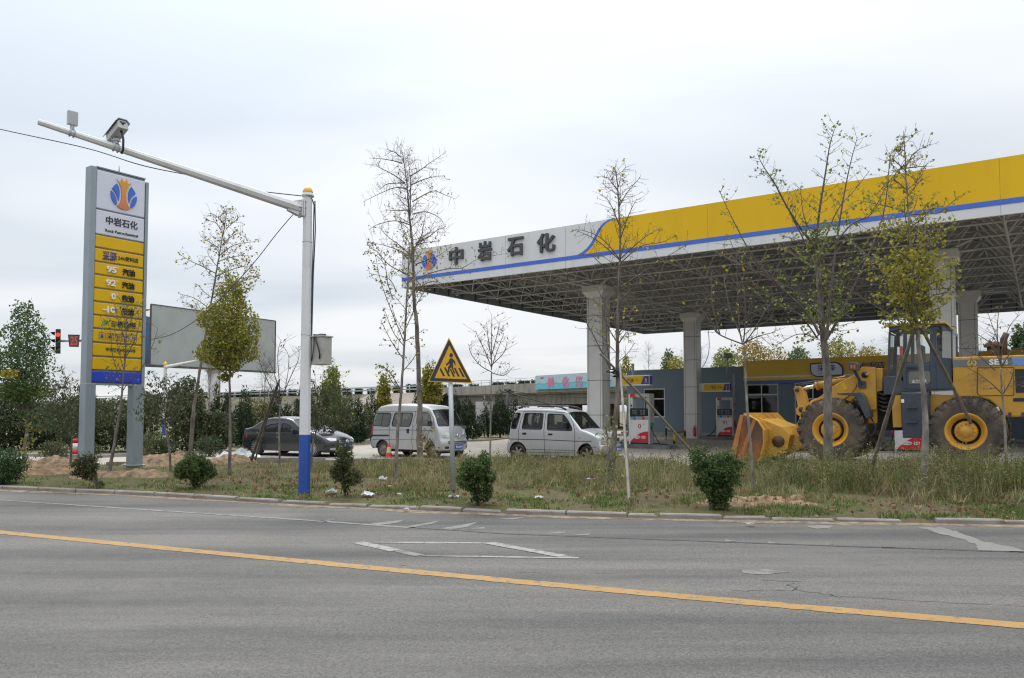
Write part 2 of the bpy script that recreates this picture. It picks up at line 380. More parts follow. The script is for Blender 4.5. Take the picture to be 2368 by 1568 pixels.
def worn_paint(name, col, keep, scale=9.0, alt=(0.11, 0.107, 0.10)):
    m, t = newmat(name); o = N(t, 'ShaderNodeOutputMaterial'); p = N(t, 'ShaderNodeBsdfPrincipled'); link(t, p.outputs[0], o.inputs[0])
    c = N(t, 'ShaderNodeTexCoord'); n = N(t, 'ShaderNodeTexNoise'); n.inputs['Scale'].default_value = scale; n.inputs['Detail'].default_value = 8; n.inputs['Roughness'].default_value = 0.7
    link(t, c.outputs['Object'], n.inputs['Vector'])
    r = N(t, 'ShaderNodeValToRGB'); e = r.color_ramp.elements; e[0].position = keep; e[0].color = (0, 0, 0, 1); e[1].position = keep + 0.12; e[1].color = (1, 1, 1, 1); link(t, n.outputs['Fac'], r.inputs[0])
    n2 = N(t, 'ShaderNodeTexNoise'); n2.inputs['Scale'].default_value = 2.0; n2.inputs['Detail'].default_value = 5; link(t, c.outputs['Object'], n2.inputs['Vector'])
    m0 = N(t, 'ShaderNodeMixRGB'); link(t, n2.outputs['Fac'], m0.inputs[0]); m0.inputs[1].default_value = [x * 0.82 for x in col] + [1]; m0.inputs[2].default_value = [min(1, x * 1.15) for x in col] + [1]
    mx = N(t, 'ShaderNodeMixRGB'); link(t, r.outputs[0], mx.inputs[0]); link(t, m0.outputs[0], mx.inputs[1]); mx.inputs[2].default_value = list(alt) + [1]
    link(t, mx.outputs[0], p.inputs['Base Color']); p.inputs['Roughness'].default_value = 0.75
    return m
MT['yellow_mark'] = worn_paint('yellow_marking', (0.34, 0.195, 0.06), 0.53)
MT['white_mark'] = worn_paint('white_marking', (0.285, 0.277, 0.255), 0.50)
MT['edge_mark'] = worn_paint('edge_marking', (0.205, 0.20, 0.185), 0.46, 7)
MT['faded_mark'] = worn_paint('faded_marking', (0.19, 0.18, 0.158), 0.47, 5)
MT['patch'] = worn_paint('cement_patch', (0.185, 0.177, 0.16), 0.62, 4)
MT['tar'] = worn_paint('tar_seam', (0.055, 0.056, 0.06), 0.62, 6)
def ribbon(mb, pts, wd, z, mi=0, jit=0.0, seg=0.35):
    """flat painted strip of width wd along ground points"""
    P = [Vector((p[0], p[1], 0)) for p in pts]; Q = [P[0]]
    for a, b in zip(P, P[1:]):
        k = max(1, int((b - a).length / seg)); Q += [a.lerp(b, (i + 1) / k) for i in range(k)]
    vs = []
    for i, p in enumerate(Q):
        d = (Q[min(i + 1, len(Q) - 1)] - Q[max(i - 1, 0)]).normalized(); n = Vector((-d.y, d.x, 0))
        wa = wd / 2 * (1 + rng.uniform(-jit, jit)); wb = wd / 2 * (1 + rng.uniform(-jit, jit))
        vs += [p + n * wa + Vector((0, 0, z)), p - n * wb + Vector((0, 0, z))]
    mb.add(vs, [(2 * i, 2 * i + 1, 2 * i + 3, 2 * i + 2) for i in range(len(Q) - 1)], mi)
yl = [G(*p) for p in ((0, 1231), (592, 1288), (1184, 1344), (1775, 1397.5), (2367, 1447))]
d0 = (yl[0] - yl[1]).normalized(); d1 = (yl[-1] - yl[-2]).normalized()
mb = MB(); ribbon(mb, [yl[0] + d0 * 30] + yl + [yl[-1] + d1 * 25], 0.205, 0.004, jit=0.10, seg=0.10)
tag(mb.build('yellow_line_marking', 'yellow_mark', fix=False), kind='structure')
mb = MB()
wl = [G(*PX(*p)) for p in ((0, 2001.6), (600, 2041), (1200, 2080), (1474, 2100), (1656, 2113))]
ribbon(mb, [wl[0] + (wl[0] - wl[1]).normalized() * 25] + wl, 0.11, 0.004, jit=0.2, seg=0.2)
tag(mb.build('edge_line_marking', 'edge_mark', fix=False), kind='structure')
mb = MB()
sl = [G(*PX(*p)) for p in ((1640, 2110), (2024, 2136), (3224, 2181), (4096, 2210))]
ribbon(mb, sl + [sl[-1] + Vector((12, -0.9, 0))], 0.07, 0.004, jit=0.4)
c1 = lambda x, y: G(*PX(2048 + x / 1.156, 2000 + y / 1.156))
for pl in (((1010, 415), (1110, 423), (1200, 419), (1290, 420), (1340, 398)), ((1265, 398), (1300, 384)), ((1270, 392), (1330, 420), (1440, 436), (1510, 448), (1600, 452), (1700, 458), (1850, 466), (2080, 478), (2200, 484), (2368, 490)), ((20, 335), (140, 338)), ((360, 338), (470, 343)), ((1150, 372), (1340, 380))):
    q = [c1(*p) for p in pl]; q2 = [q[0]]
    for a, b in zip(q, q[1:]):
        for i in range(1, 5): q2.append(a.lerp(b, i / 4) + Vector((rng.uniform(-.02, .02), rng.uniform(-.03, .03), 0)))
    ribbon(mb, q2, 0.009, 0.0045, jit=0.8, seg=0.06)
tag(mb.build('road_crack_lines', 'tar', fix=False), kind='structure')
mb = MB(); mf = MB()
Ld, Td, Rd, Bd = G(826.7, 1254.8), G(1141.5, 1256.3), G(1320, 1290.5), G(974.6, 1285.5)
ribbon(mb, [Ld, Ld.lerp(Bd, 0.62)], 0.17, 0.005, jit=0.12); ribbon(mb, [Ld.lerp(Td, 0.3), Td], 0.10, 0.005, jit=0.35)
ribbon(mb, [Td.lerp(Ld, .03), Td.lerp(Rd, 0.9)], 0.16, 0.006, jit=0.12); ribbon(mb, [Bd.lerp(Rd, 0.36), Rd.lerp(Bd, -.05)], 0.085, 0.005, jit=0.2)
ribbon(mf, [Ld, Ld.lerp(Bd, .98)], .13, .004, jit=.2); ribbon(mf, [Bd, Rd], .08, .0042, jit=.3); ribbon(mf, [Ld, Td.lerp(Ld, .02)], .07, .0044, jit=.3); ribbon(mf, [Td, Rd], .12, .0046, jit=.2)
tag(mb.build('diamond_marking', 'white_mark', fix=False), kind='structure'); tag(mf.build('faint_diamond_marking', 'faded_mark', fix=False), kind='structure')
mb = MB(); c2 = lambda x, y: G(*PX(1200 + x / 1.973, 1700 + y / 1.973), 0.004)
fl = lambda a, b: c2(a, b)
for poly in (((545, 778), (640, 768), (820, 750), (780, 770), (640, 790)), ((830, 802), (930, 785), (1105, 755), (1040, 782), (900, 806)), ((1100, 818), (1230, 797), (1405, 765), (1330, 803), (1200, 826)), ((1320, 822), (1460, 805), (1458, 820)), ((1555, 742), (1790, 728), (1680, 747)), ((150, 755), (290, 744), (200, 764)), ((1920, 860), (2100, 832), (2090, 856)), ((2140, 868), (2290, 855), (2280, 872)), ((780, 1103), (850, 1098), (830, 1110))):
    mb.sheet(poly, fl)
c3 = lambda a, b: G(*PX(2900 + a / 1.98, 1700 + b / 1.98), 0.004)
for poly in (((0, 900), (85, 920), (0, 924)), ((340, 922), (440, 934), (345, 936)), ((800, 940), (870, 946), (800, 950)), ((1240, 968), (1390, 974), (1250, 978)), ((1470, 968), (1590, 976), (1480, 978)), ((130, 1150), (300, 1140), (520, 1165), (300, 1185), (150, 1175))):
    mb.sheet(poly, c3)
tag(mb.build('faded_road_markings', 'faded_mark', fix=False), kind='structure')
mb = MB()
def jag(poly, amp, k=6):
    o = []
    for (a, b), (c, d) in zip(poly, poly[1:] + poly[:1]):
        for i in range(k): o.append((lerp(a, c, i / k) + rng.uniform(-amp, amp), lerp(b, d, i / k) + rng.uniform(-amp, amp) * 0.3))
    return o
mb.sheet(jag([(1530, 808), (1720, 812), (1850, 848), (2040, 922), (2150, 942), (2368, 990), (2500, 1010), (2368, 1012), (2200, 1002), (2010, 992), (1990, 948), (1900, 912), (1730, 870)], 12), c3)
mb.sheet(jag([(630, 797), (850, 797), (830, 822), (700, 820)], 10), c3)
tag(mb.build('cement_patch_surface', 'patch', fix=False), kind='structure')

# --- kerb stones along the road, chipped and uneven
mb = MB(); s = -34.0
def kerb_at(x): return Vector((x, yk(x), 0))
while s < 22:
    L = rng.choice((0.5, 0.75, 0.98, 0.98, 1.0)); L = L if s > -9 else 0.99
    p0, p1 = kerb_at(s), kerb_at(s + L); d = (p1 - p0).normalized(); n = Vector((-d.y, d.x, 0))
    worn = s > -6.5 and rng.random() < 0.8; h = 0.09 if not worn else rng.choice((0.085, 0.07, 0.055, 0.075))
    if worn and rng.random() < 0.05: s += L * 0.6; continue
    a, b = p0 + d * 0.012, p1 - d * (0.012 if not worn else rng.uniform(0.012, 0.07))
    off = n * (rng.uniform(-0.015, 0.03) if worn else 0)
    t0, t1 = h + (rng.uniform(-.015, .015) if worn else 0), h + (rng.uniform(-.015, .015) if worn else 0); ch = rng.uniform(0.0, 0.09) if worn else 0.008
    wd = 0.12; q = []
    for (p, hh, e) in ((a, t0, 1), (b, t1, -1)):
        q += [p + off + Vector((0, 0, -0.1)), p + off + Vector((0, 0, hh - 0.02)), p + off + n * 0.018 + d * ch * e + Vector((0, 0, hh)), p + off + n * wd + d * ch * e * .5 + Vector((0, 0, hh)), p + off + n * wd + Vector((0, 0, -0.1))]
    mb.add(q, [(0, 1, 6, 5), (1, 2, 7, 6), (2, 3, 8, 7), (3, 4, 9, 8), (0, 4, 3, 2, 1), (5, 6, 7, 8, 9)])
    s += L
MT['kerbstone'] = M('kerb_stone', (0.27, 0.25, 0.23), 0.85, var=0.22, vscale=1.3, bump=0.5, bscale=22, dirt=(0.175, 0.135, 0.095), dscale=2.6, dlo=0.42, dhi=0.68)
tag(mb.build('kerb', 'kerbstone'), kind='structure')
mb = MB(); vs = []
xs = frange(-34, 22, 0.1)
for x in xs:
    k = noise.noise((x * 0.9, 3.3, 0)) + 0.6 * noise.noise((x * 3.1, 8, 0)); wdt = max(0.02, 0.16 + 0.18 * k)
    vs += [(x, yk(x) - wdt, 0.003), (x, yk(x) + 0.01, 0.02)]
mb.add(vs, [(2 * i, 2 * i + 2, 2 * i + 3, 2 * i + 1) for i in range(len(xs) - 1)])
MT['gutter'] = M('gutter_sand', (0.165, 0.128, 0.088), 0.95, var=0.35, vscale=6, bump=0.5, bscale=40, col2=(0.215, 0.17, 0.118))
tag(mb.build('gutter_sand', 'gutter', fix=False), kind='structure')

# --- verge soil
def verge_material():
    m, t = newmat('verge_soil'); o = N(t, 'ShaderNodeOutputMaterial'); p = N(t, 'ShaderNodeBsdfPrincipled'); link(t, p.outputs[0], o.inputs[0])
    c = N(t, 'ShaderNodeTexCoord')
    def nz(s, d=6, rr=0.6):
        n = N(t, 'ShaderNodeTexNoise'); n.inputs['Scale'].default_value = s; n.inputs['Detail'].default_value = d; n.inputs['Roughness'].default_value = rr; link(t, c.outputs['Object'], n.inputs['Vector']); return n.outputs['Fac']
    def rp(src, *st):
        r = N(t, 'ShaderNodeValToRGB'); e = r.color_ramp.elements
        for i, (pos, col) in enumerate(st):
            x = e[i] if i < 2 else e.new(pos); x.position = pos; x.color = list(col) + [1]
        link(t, src, r.inputs[0]); return r.outputs[0]
    base = rp(nz(3.0, 8, 0.7), (0.3, (0.075, 0.060, 0.040)), (0.72, (0.165, 0.128, 0.085)))
    mx = N(t, 'ShaderNodeMixRGB'); link(t, rp(nz(0.7, 6), (0.36, (0, 0, 0)), (0.56, (0.9, 0.9, 0.9))), mx.inputs[0]); link(t, base, mx.inputs[1])
    link(t, rp(nz(9, 5), (0.3, (0.055, 0.072, 0.022)), (0.7, (0.145, 0.14, 0.06))), mx.inputs[2])
    link(t, mx.outputs[0], p.inputs['Base Color']); p.inputs['Roughness'].default_value = 0.95; p.inputs['Specular IOR Level'].default_value = 0.1
    b = N(t, 'ShaderNodeBump'); b.inputs['Strength'].default_value = 0.9; b.inputs['Distance'].default_value = 0.04; link(t, nz(14, 8, 0.7), b.inputs['Height']); link(t, b.outputs[0], p.inputs['Normal'])
    return m
MT['verge'] = verge_material()
tag(strip_mesh('ground_verge', frange(-36, 22, 0.2), lambda x: yk(x) - 0.03, lambda x: ye(x) + 0.05, 90, verge_z, 'verge'), kind='structure')
# --- forecourt: sandy concrete with dust, greyer under the canopy
def lot_material():
    m, t = newmat('forecourt_concrete'); o = N(t, 'ShaderNodeOutputMaterial'); p = N(t, 'ShaderNodeBsdfPrincipled'); link(t, p.outputs[0], o.inputs[0])
    c = N(t, 'ShaderNodeTexCoord')
    n = N(t, 'ShaderNodeTexNoise'); n.inputs['Scale'].default_value = 0.16; n.inputs['Detail'].default_value = 7; n.inputs['Roughness'].default_value = 0.6; link(t, c.outputs['Object'], n.inputs['Vector'])
    r = N(t, 'ShaderNodeValToRGB'); e = r.color_ramp.elements; e[0].position = 0.33; e[0].color = (0.31, 0.30, 0.28, 1); e[1].position = 0.6; e[1].color = (0.42, 0.365, 0.295, 1); link(t, n.outputs['Fac'], r.inputs[0])
    n2 = N(t, 'ShaderNodeTexNoise'); n2.inputs['Scale'].default_value = 2.5; n2.inputs['Detail'].default_value = 9; n2.inputs['Roughness'].default_value = 0.7; link(t, c.outputs['Object'], n2.inputs['Vector'])
    r2 = N(t, 'ShaderNodeValToRGB'); e = r2.color_ramp.elements; e[0].position = 0.3; e[0].color = (0.72, 0.72, 0.72, 1); e[1].position = 0.7; e[1].color = (1.15, 1.15, 1.15, 1); link(t, n2.outputs['Fac'], r2.inputs[0])
    mx = N(t, 'ShaderNodeMixRGB', blend_type='MULTIPLY'); mx.inputs[0].default_value = 0.8; link(t, r.outputs[0], mx.inputs[1]); link(t, r2.outputs[0], mx.inputs[2])
    link(t, mx.outputs[0], p.inputs['Base Color']); p.inputs['Roughness'].default_value = 0.85
    return m
MT['lot'] = lot_material()
tag(strip_mesh('forecourt_pavement', frange(-60, 60, 0.8), ye, yf, 40, lot_z, 'lot'), kind='structure')
MT['bed'] = M('planting_bed_soil', (0.085, 0.095, 0.035), 0.95, var=0.35, vscale=0.6, bump=0.6, bscale=3, col2=(0.17, 0.145, 0.075))
mb = MB(); mb.add([(-900, 20, -0.06), (900, 20, -0.06), (900, 1500, -0.06), (-900, 1500, -0.06), (-900, -600, -0.06), (900, -600, -0.06)], [(4, 5, 1, 0), (0, 1, 2, 3)])
tag(mb.build('ground', 'bed', fix=False), kind='structure')
tag(strip_mesh('ground_bed', frange(-120, 140, 4), lambda x: yf(x) - 0.2 if x < 60 else 62, lambda x: 190, 12, lambda x, y: 0.10, 'bed'), kind='structure')
# edging kerb along the far side of the forecourt
mb = MB()
fp = [Vector((x, yf(x), 0.12)) for x in (-40, -30, -20, -14.7, -11, -7.1, -4, -1.25, 1.5, 4.5)]
for a, b in zip(fp, fp[1:]): mb.bar(a + Vector((0, 0, -.03)), b + Vector((0, 0, -.03)), 0.14, 0.2)
tag(mb.build('far_kerb', 'concrete'), kind='structure')
# --- kerb blocks between the verge and the forecourt
proto = None
for i in range(30):
    u = 585 + i * 36.0
    if u > 1420 or u in (): break
    if i % 7 == 5: continue
    v = 1064.5 + 3.5 * (u - 600) / 830
    x0 = G(u, v, 0.12)
    if proto is None:
        mb = MB(); mb.box((0, 0, 0.07), (0.62, 0.16, 0.26)); proto = mb.build('kerb_block', 'kerbstone', bevel=0.012)
        tag(proto, 'low pinkish grey concrete kerb block in the spaced row between grass and forecourt', 'kerb block', 'kerb blocks in a row along the forecourt'); b = proto
    else: b = proto.copy(); COL.objects.link(b)
    b.location = (x0.x, ye(x0.x) + 0.04, lot_z(x0.x, x0.y) - 0.05 + rng.uniform(-.02, .015)); b.rotation_euler = (rng.uniform(-.03, .03), rng.uniform(-.015, .015), rng.uniform(-.05, .05) + 0.02)
# base course under the blocks
mb = MB()
ep = [Vector((x, ye(x), 0.10)) for x in (-12.7, -8.5, -0.75, 3.4)]
for a, b in zip(ep, ep[1:]): mb.bar(a + Vector((0, .03, -.02)), b + Vector((0, .03, -.02)), 0.2, 0.12)
tag(mb.build('forecourt_kerb', 'kerbstone'), kind='structure')

# --- soil heaps
def heap(u, v, wx, wy, h, label, seed, sand='soil'):
    h *= .68
    c = G(u, v, 0.2); mb = MB(); nrad, nth = 22, 60; vs = []
    z0 = ground_z(c.x, c.y)
    for i in range(nrad + 1):
        r = i / nrad
        for j in range(nth):
            a = 2 * math.pi * j / nth; k = 1 + 0.28 * noise.noise((math.cos(a) * 1.3 + seed, math.sin(a) * 1.3, seed))
            x, y = math.cos(a) * r * wx * k, math.sin(a) * r * wy * k
            z = h * (1 - r) ** 0.9 * (1 + 0.35 * noise.noise((x * 1.1, y * 1.1, seed))) * (1 - 0.4 * (1 - r) ** 4) + (0.09 * noise.noise((x * 4, y * 4, seed)) + .04 * noise.noise((x * 11, y * 11, seed))) * min(1, (1 - r) * 2.5) - 0.05 * r
            vs.append((x, y, z))
    fs = [(i * nth + j, i * nth + (j + 1) % nth, (i + 1) * nth + (j + 1) % nth, (i + 1) * nth + j) for i in range(nrad) for j in range(nth)]
    o = mb.add(vs, fs, 0, True).build('soil_heap', sand, loc=(c.x, c.y, z0), fix=True)
    return tag(o, label, 'soil heap', 'heaps of dug soil on the verge')
heap(95, 1088, 1.9, 0.9, 0.62, 'wide heap of tan soil beside the green round shrub at the road edge', 1)
heap(140, 1064, 1.0, 0.8, 0.55, 'brown soil heap behind the wide one, at the leaning yellowish sapling', 2)
heap(305, 1092, 1.7, 0.9, 0.22, 'low spread of tan soil under the foot of the price pylon', 3)
heap(400, 1068, 1.8, 1.1, 0.80, 'tall orange soil heap behind the trimmed shrub near the price pylon', 4)
heap(533, 1062, 0.95, 0.7, 0.62, 'orange soil heap right behind the dark saloon car', 5)
heap(1770, 1148, 1.35, 0.7, 0.13, 'thin sandy spread at the bare sapling beside the large trimmed shrub', 6)

# --- grass and weeds (blades as real geometry)
def blades(name, P, H, W, C, lean=0.35, kind='stuff'):
    n = len(P); a = nr.uniform(0, 2 * np.pi, n); b = nr.uniform(0, 2 * np.pi, n)
    dx, dy = np.cos(a), np.sin(a); ln = np.abs(nr.normal(0, lean, n)) * H; lx, ly = np.cos(b) * ln, np.sin(b) * ln
    V = np.zeros((n, 5, 3), np.float32)
    for k, (s, t) in enumerate(((-1, 0), (1, 0), (-0.75, 0.55), (0.75, 0.55), (0, 1))):
        V[:, k, 0] = P[:, 0] + dx * W * s * 0.5 + lx * t ** 1.8; V[:, k, 1] = P[:, 1] + dy * W * s * 0.5 + ly * t ** 1.8
        V[:, k, 2] = P[:, 2] + H * t - (ln * 0.3) * t ** 2 - (0.02 if k < 2 else 0)
    me = bpy.data.meshes.new(name); base = np.arange(n) * 5
    me.vertices.add(n * 5); me.vertices.foreach_set('co', V.reshape(-1))
    loops = np.stack([base, base + 1, base + 3, base + 2, base + 2, base + 3, base + 4], 1).reshape(-1)
    me.loops.add(n * 7); me.loops.foreach_set('vertex_index', loops.astype(np.int32))
    me.polygons.add(n * 2); st = np.stack([np.arange(n) * 7, np.arange(n) * 7 + 4], 1).reshape(-1)
    me.polygons.foreach_set('loop_start', st.astype(np.int32))
    me.update(calc_edges=True)
    at = me.attributes.new('tint', 'FLOAT_COLOR', 'POINT'); CC = np.ones((n, 5, 4), np.float32); CC[:, :, :3] = C[:, None, :]
    at.data.foreach_set('color', CC.reshape(-1)); me.materials.append(MT['grass'])
    o = bpy.data.objects.new(name, me); COL.objects.link(o); return tag(o, kind=kind)
def fbm(x, y, s, seed):
    return np.array([noise.noise((a * s, b * s, seed)) for a, b in zip(x, y)])
def palette(n, cols, wts, jit=0.2):
    idx = nr.choice(len(cols), n, p=np.array(wts) / sum(wts)); C = np.array(cols)[idx]
    return np.clip(C * nr.uniform(1 - jit, 1 + jit, (n, 1)) * nr.uniform(0.93, 1.07, (n, 3)), 0, 1)
def scatter(n, x0, x1, dens, per=12, spread=0.07):
    """tufts of blades on the verge; dens(x, t, y) in 0..1 with t = 0 at the kerb, 1 at the forecourt"""
    m = n // per; x = nr.uniform(x0, x1, m); t = nr.uniform(0, 1, m)
    a = np.array([yk(v) + 0.15 for v in x]); b = np.array([ye(v) for v in x]); y = a + (b - a) * t
    keep = nr.uniform(0, 1, m) < dens(x, t, y) * (b - a) / 11.5
    x, y, t = x[keep], y[keep], t[keep]; k = len(x); q = np.repeat(np.arange(k), per)
    z = np.array([verge_z(p, r) for p, r in zip(x, y)])
    P = np.stack([x[q] + nr.normal(0, spread, k * per), y[q] + nr.normal(0, spread, k * per), z[q]], 1)
    lo = np.array([yk(v) for v in P[:, 0]]) + 0.13; P[:, 1] = np.maximum(P[:, 1], lo)
    return P, t[q], q, k
def ss(a, b, x): u = np.clip((x - a) / (b - a), 0, 1); return u * u * (3 - 2 * u)
DRY = [(0.34, 0.30, 0.16), (0.26, 0.24, 0.115), (0.19, 0.195, 0.075), (0.125, 0.155, 0.05), (0.085, 0.125, 0.035), (0.21, 0.165, 0.10)]
GRN = [(0.08, 0.15, 0.028), (0.11, 0.175, 0.04), (0.145, 0.18, 0.055), (0.20, 0.19, 0.08)]
WEED = [(0.18, 0.185, 0.06), (0.125, 0.15, 0.04), (0.085, 0.12, 0.03), (0.27, 0.24, 0.12), (0.17, 0.135, 0.075)]
def tint(q, k, cols, wts): return np.clip(palette(k, cols, wts)[q] * nr.uniform(0.72, 1.28, (len(q), 1)), 0, 1)
def dn(x, t, y):
    f = fbm(x, y, 0.75, 4.0)
    return np.clip(0.25 + 0.75 * ss(-8.5, -1.5, x), 0, 1) * ss(0.08, 0.34, t) * np.clip(0.46 + 1.8 * f, 0.05, 1)
P, t, q, k = scatter(240000, -15, 16, dn, 14, 0.08)
H = (0.10 + 0.21 * ss(0.1, 0.5, t)) * nr.uniform(0.5, 1.5, k)[q] * nr.uniform(0.5, 1.2, len(P)) * (0.45 + 0.55 * ss(-7, -1, P[:, 0])) * (1 + 0.5 * ss(5, 8.5, P[:, 0]))
blades('dry_grass', P, H, nr.uniform(0.008, 0.018, len(P)), tint(q, k, DRY, (3.8, 3.6, 2.8, 1.2, .5, 2)), 0.9)
def dn2(x, t, y):
    f = fbm(x, y, 0.8, 9.0)
    return np.clip(1.3 - t * 2.6, 0.05, 1) * np.clip(0.28 + 1.9 * f, 0.015, 1) * (0.3 + 0.7 * ss(-8, 0, x)) * (0.7 + 0.6 * ss(2, 6, x))
P, t, q, k = scatter(460000, -15, 16, dn2, 16, 0.075)
blades('green_grass', P, nr.uniform(0.03, 0.09, len(P)) * nr.uniform(.6, 1.4, k)[q], nr.uniform(0.010, 0.022, len(P)), tint(q, k, GRN + DRY[:2], (3, 3, 2.4, 1.6, .7, .7)), 0.9)
def dn3(x, t, y):
    f = fbm(x, y, 0.7, 15.0)
    return ss(3.5, 7, x) * ss(0.25, 0.5, t) * np.clip(0.5 + 1.3 * f, 0.03, 1) + 0.05 * ss(0.3, 0.6, t) * ss(-3, 0, x) * (f > 0.1)
P, t, q, k = scatter(80000, -6, 16, dn3, 10, 0.10)
H = nr.uniform(0.3, 0.85, k)[q] * nr.uniform(0.5, 1.1, len(P)) * (0.6 + 0.4 * ss(4.5, 7, P[:, 0]))
blades('tall_weeds', P, H, nr.uniform(0.010, 0.020, len(P)), tint(q, k, WEED, (3, 3, 2.5, 2, 1)), 0.55)
# leafy weeds: small leaves up the stalks
m = 900; x = np.concatenate([nr.uniform(4.5, 12, 620), nr.uniform(-4, 5, 280)]); tt = nr.uniform(.3, 1, m)
V_ = []; C_ = []; S_ = []
for a, b in zip(x, tt):
    y = lerp(yk(a) + .15, ye(a), b); z = verge_z(a, y); hh = nr.uniform(.3, .85) * (1 if a > 4.5 else .6); c = WEED[int(nr.integers(0, 4))]; g = nr.uniform(.7, 1.2); lx, ly = nr.normal(0, .12, 2)
    for _ in range(26): s_ = nr.uniform(.25, 1); V_.append((a + lx * s_ * hh + nr.normal(0, .035), y + ly * s_ * hh + nr.normal(0, .035), z + hh * s_)); C_.append([v * g for v in c]); S_.append(nr.uniform(.025, .06))
weed_leaves = (V_, S_, C_)
# ================================================================ STATION: canopy, pumps, shop
ZB, FH = 7.4, 1.68
CA = G(928.6, 666, ZB); CB = G(2367, 491, ZB); CC_ = G(1465, 774, ZB)
e1 = Vector((CB.x - CA.x, CB.y - CA.y, 0)).normalized(); e2 = Vector((-e1.y, e1.x, 0))
PHI = math.atan2(e1.y, e1.x); CL = 29.2; CD = (CC_ - CA).dot(e2)
def plane_hit(u, v, o, xd):
    """photo ray -> (along, z) on the vertical plane through o along xd"""
    n = Vector((-xd.y, xd.x, 0)); d = ray(u, v); t = (Vector((o.x, o.y, 0))).dot(n) / d.dot(n)
    p = d * t; return (Vector((p.x, p.y, 0)) - Vector((o.x, o.y, 0))).dot(xd), CAMH + p.z
def fas(x, y):                                                     # pixel of the fascia close-up -> (along front, z)
    return plane_hit(*PX(1500 + x / 1.96, 500 + y / 1.96), CA, e1)
def loc_of(p): q = p - Vector((CA.x, CA.y, 0)); return Vector((q.dot(e1), q.dot(e2), p.z))
MT['fascia'] = M('fascia_panel', (0.69, 0.70, 0.71), 0.4, var=0.03, vscale=0.6, dirt=(0.56, 0.56, 0.55), dscale=1.2, dlo=0.5, dhi=0.8, stretch=(1, 1, .2))
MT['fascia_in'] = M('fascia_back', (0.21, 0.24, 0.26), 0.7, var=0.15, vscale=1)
MT['yellow_panel'] = M('yellow_fascia', (0.76, 0.47, 0.012), 0.5, var=0.05, vscale=0.35, spec=.25, dirt=(0.66, 0.40, 0.02), dscale=1.1, dlo=.5, dhi=.8, stretch=(1, 1, .2))
MT['seam'] = M('panel_joint', (0.40, 0.40, 0.38), 0.7)
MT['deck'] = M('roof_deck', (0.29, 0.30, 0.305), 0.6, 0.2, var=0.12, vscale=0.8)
MT['truss'] = M('truss_paint', (0.52, 0.51, 0.485), 0.55, var=0.1, vscale=2, dirt=(0.42, 0.35, 0.28), dscale=1.2, dlo=0.6, dhi=0.85)
MT['duct'] = M('gutter_pipe', (0.42, 0.45, 0.47), 0.4, 0.4, var=0.08)
MT['column'] = M('column_panel', (0.66, 0.655, 0.64), 0.45, 0.15, var=0.05, vscale=2, bump=0.05, bscale=120)
MT['groove'] = M('column_joint', (0.05, 0.05, 0.05), 0.8)
MT['signletter'] = M('channel_letter', (0.062, 0.068, 0.078), 0.55, var=0.12)

can = empty('station_canopy', (CA.x, CA.y, 0), PHI, 'long petrol station canopy with yellow and white fascia on four grey columns', 'canopy')
mb = MB(); mb.box((CL / 2, 0.06, ZB + FH / 2), (CL, 0.12, FH))
k = 0
for i in range(1, 10): mb.box((i * 2.92, -0.001, ZB + FH / 2), (0.012, 0.006, FH - 0.02), mi=1)
mb.build('front_fascia', ['fascia', 'seam'], can)
mb = MB()
mb.box((0.06, CD / 2 + .06, ZB + FH / 2), (0.12, CD - 0.12, FH)); mb.box((CL / 2, CD - 0.06 + .12, ZB + FH / 2), (CL, 0.12, FH)); mb.box((CL - 0.06, CD / 2 + .06, ZB + FH / 2), (0.12, CD - 0.12, FH))
for i in range(1, 24): mb.box((0.135, i * CD / 24, ZB + FH / 2), (0.03, 0.05, FH - .1), mi=1); mb.box((i * CL / 24, CD - 0.015, ZB + FH / 2), (0.05, 0.03, FH - .1), mi=1)
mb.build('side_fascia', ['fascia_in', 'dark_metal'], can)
ff = lambda a, z, t=0.0: Vector((a, -t, z))
mb = MB(); zs0, zs1 = ZB + FH * 0.178, ZB + FH * 0.272
mb.prism([(0, zs0), (CL, zs0), (CL, zs1), (0, zs1)], ff, 0.004, 0.012)
band_l = [fas(*p) for p in ((1588, 1012), (1625, 998), (1662, 968), (1695, 925), (1722, 875), (1750, 820), (1785, 775), (1830, 745), (1868, 727))]
band_r = [fas(*p) for p in ((1640, 1006), (1675, 985), (1705, 950), (1730, 905), (1756, 850), (1782, 805), (1815, 770), (1862, 742), (1905, 722))]
ztop = ZB + FH - 0.005
band_l = [(a, min(max(z, zs1), ztop)) for a, z in band_l]; band_r = [(a, min(max(z, zs1), ztop)) for a, z in band_r]
band_l[0] = (band_l[0][0], zs1); band_r[0] = (band_r[0][0], zs1); band_l[-1] = (band_l[-1][0], ztop); band_r[-1] = (band_r[-1][0], ztop)
mb.prism(band_l + band_r[::-1], ff, 0.0045, 0.0115)
mb.build('blue_stripe', 'logo_blue', can)
mb = MB(); mb.prism(band_r + [(CL, ztop), (CL, zs1)], ff, 0.004, 0.010)
for i in range(4, 10): mb.box((i * 2.92, -0.0105, (zs1 + ztop) / 2), (0.01, 0.003, ztop - zs1 - .02), mi=1)
mb.build('yellow_panel', ['yellow_panel', M('yellow_joint', (0.42, 0.24, 0.015))], can)
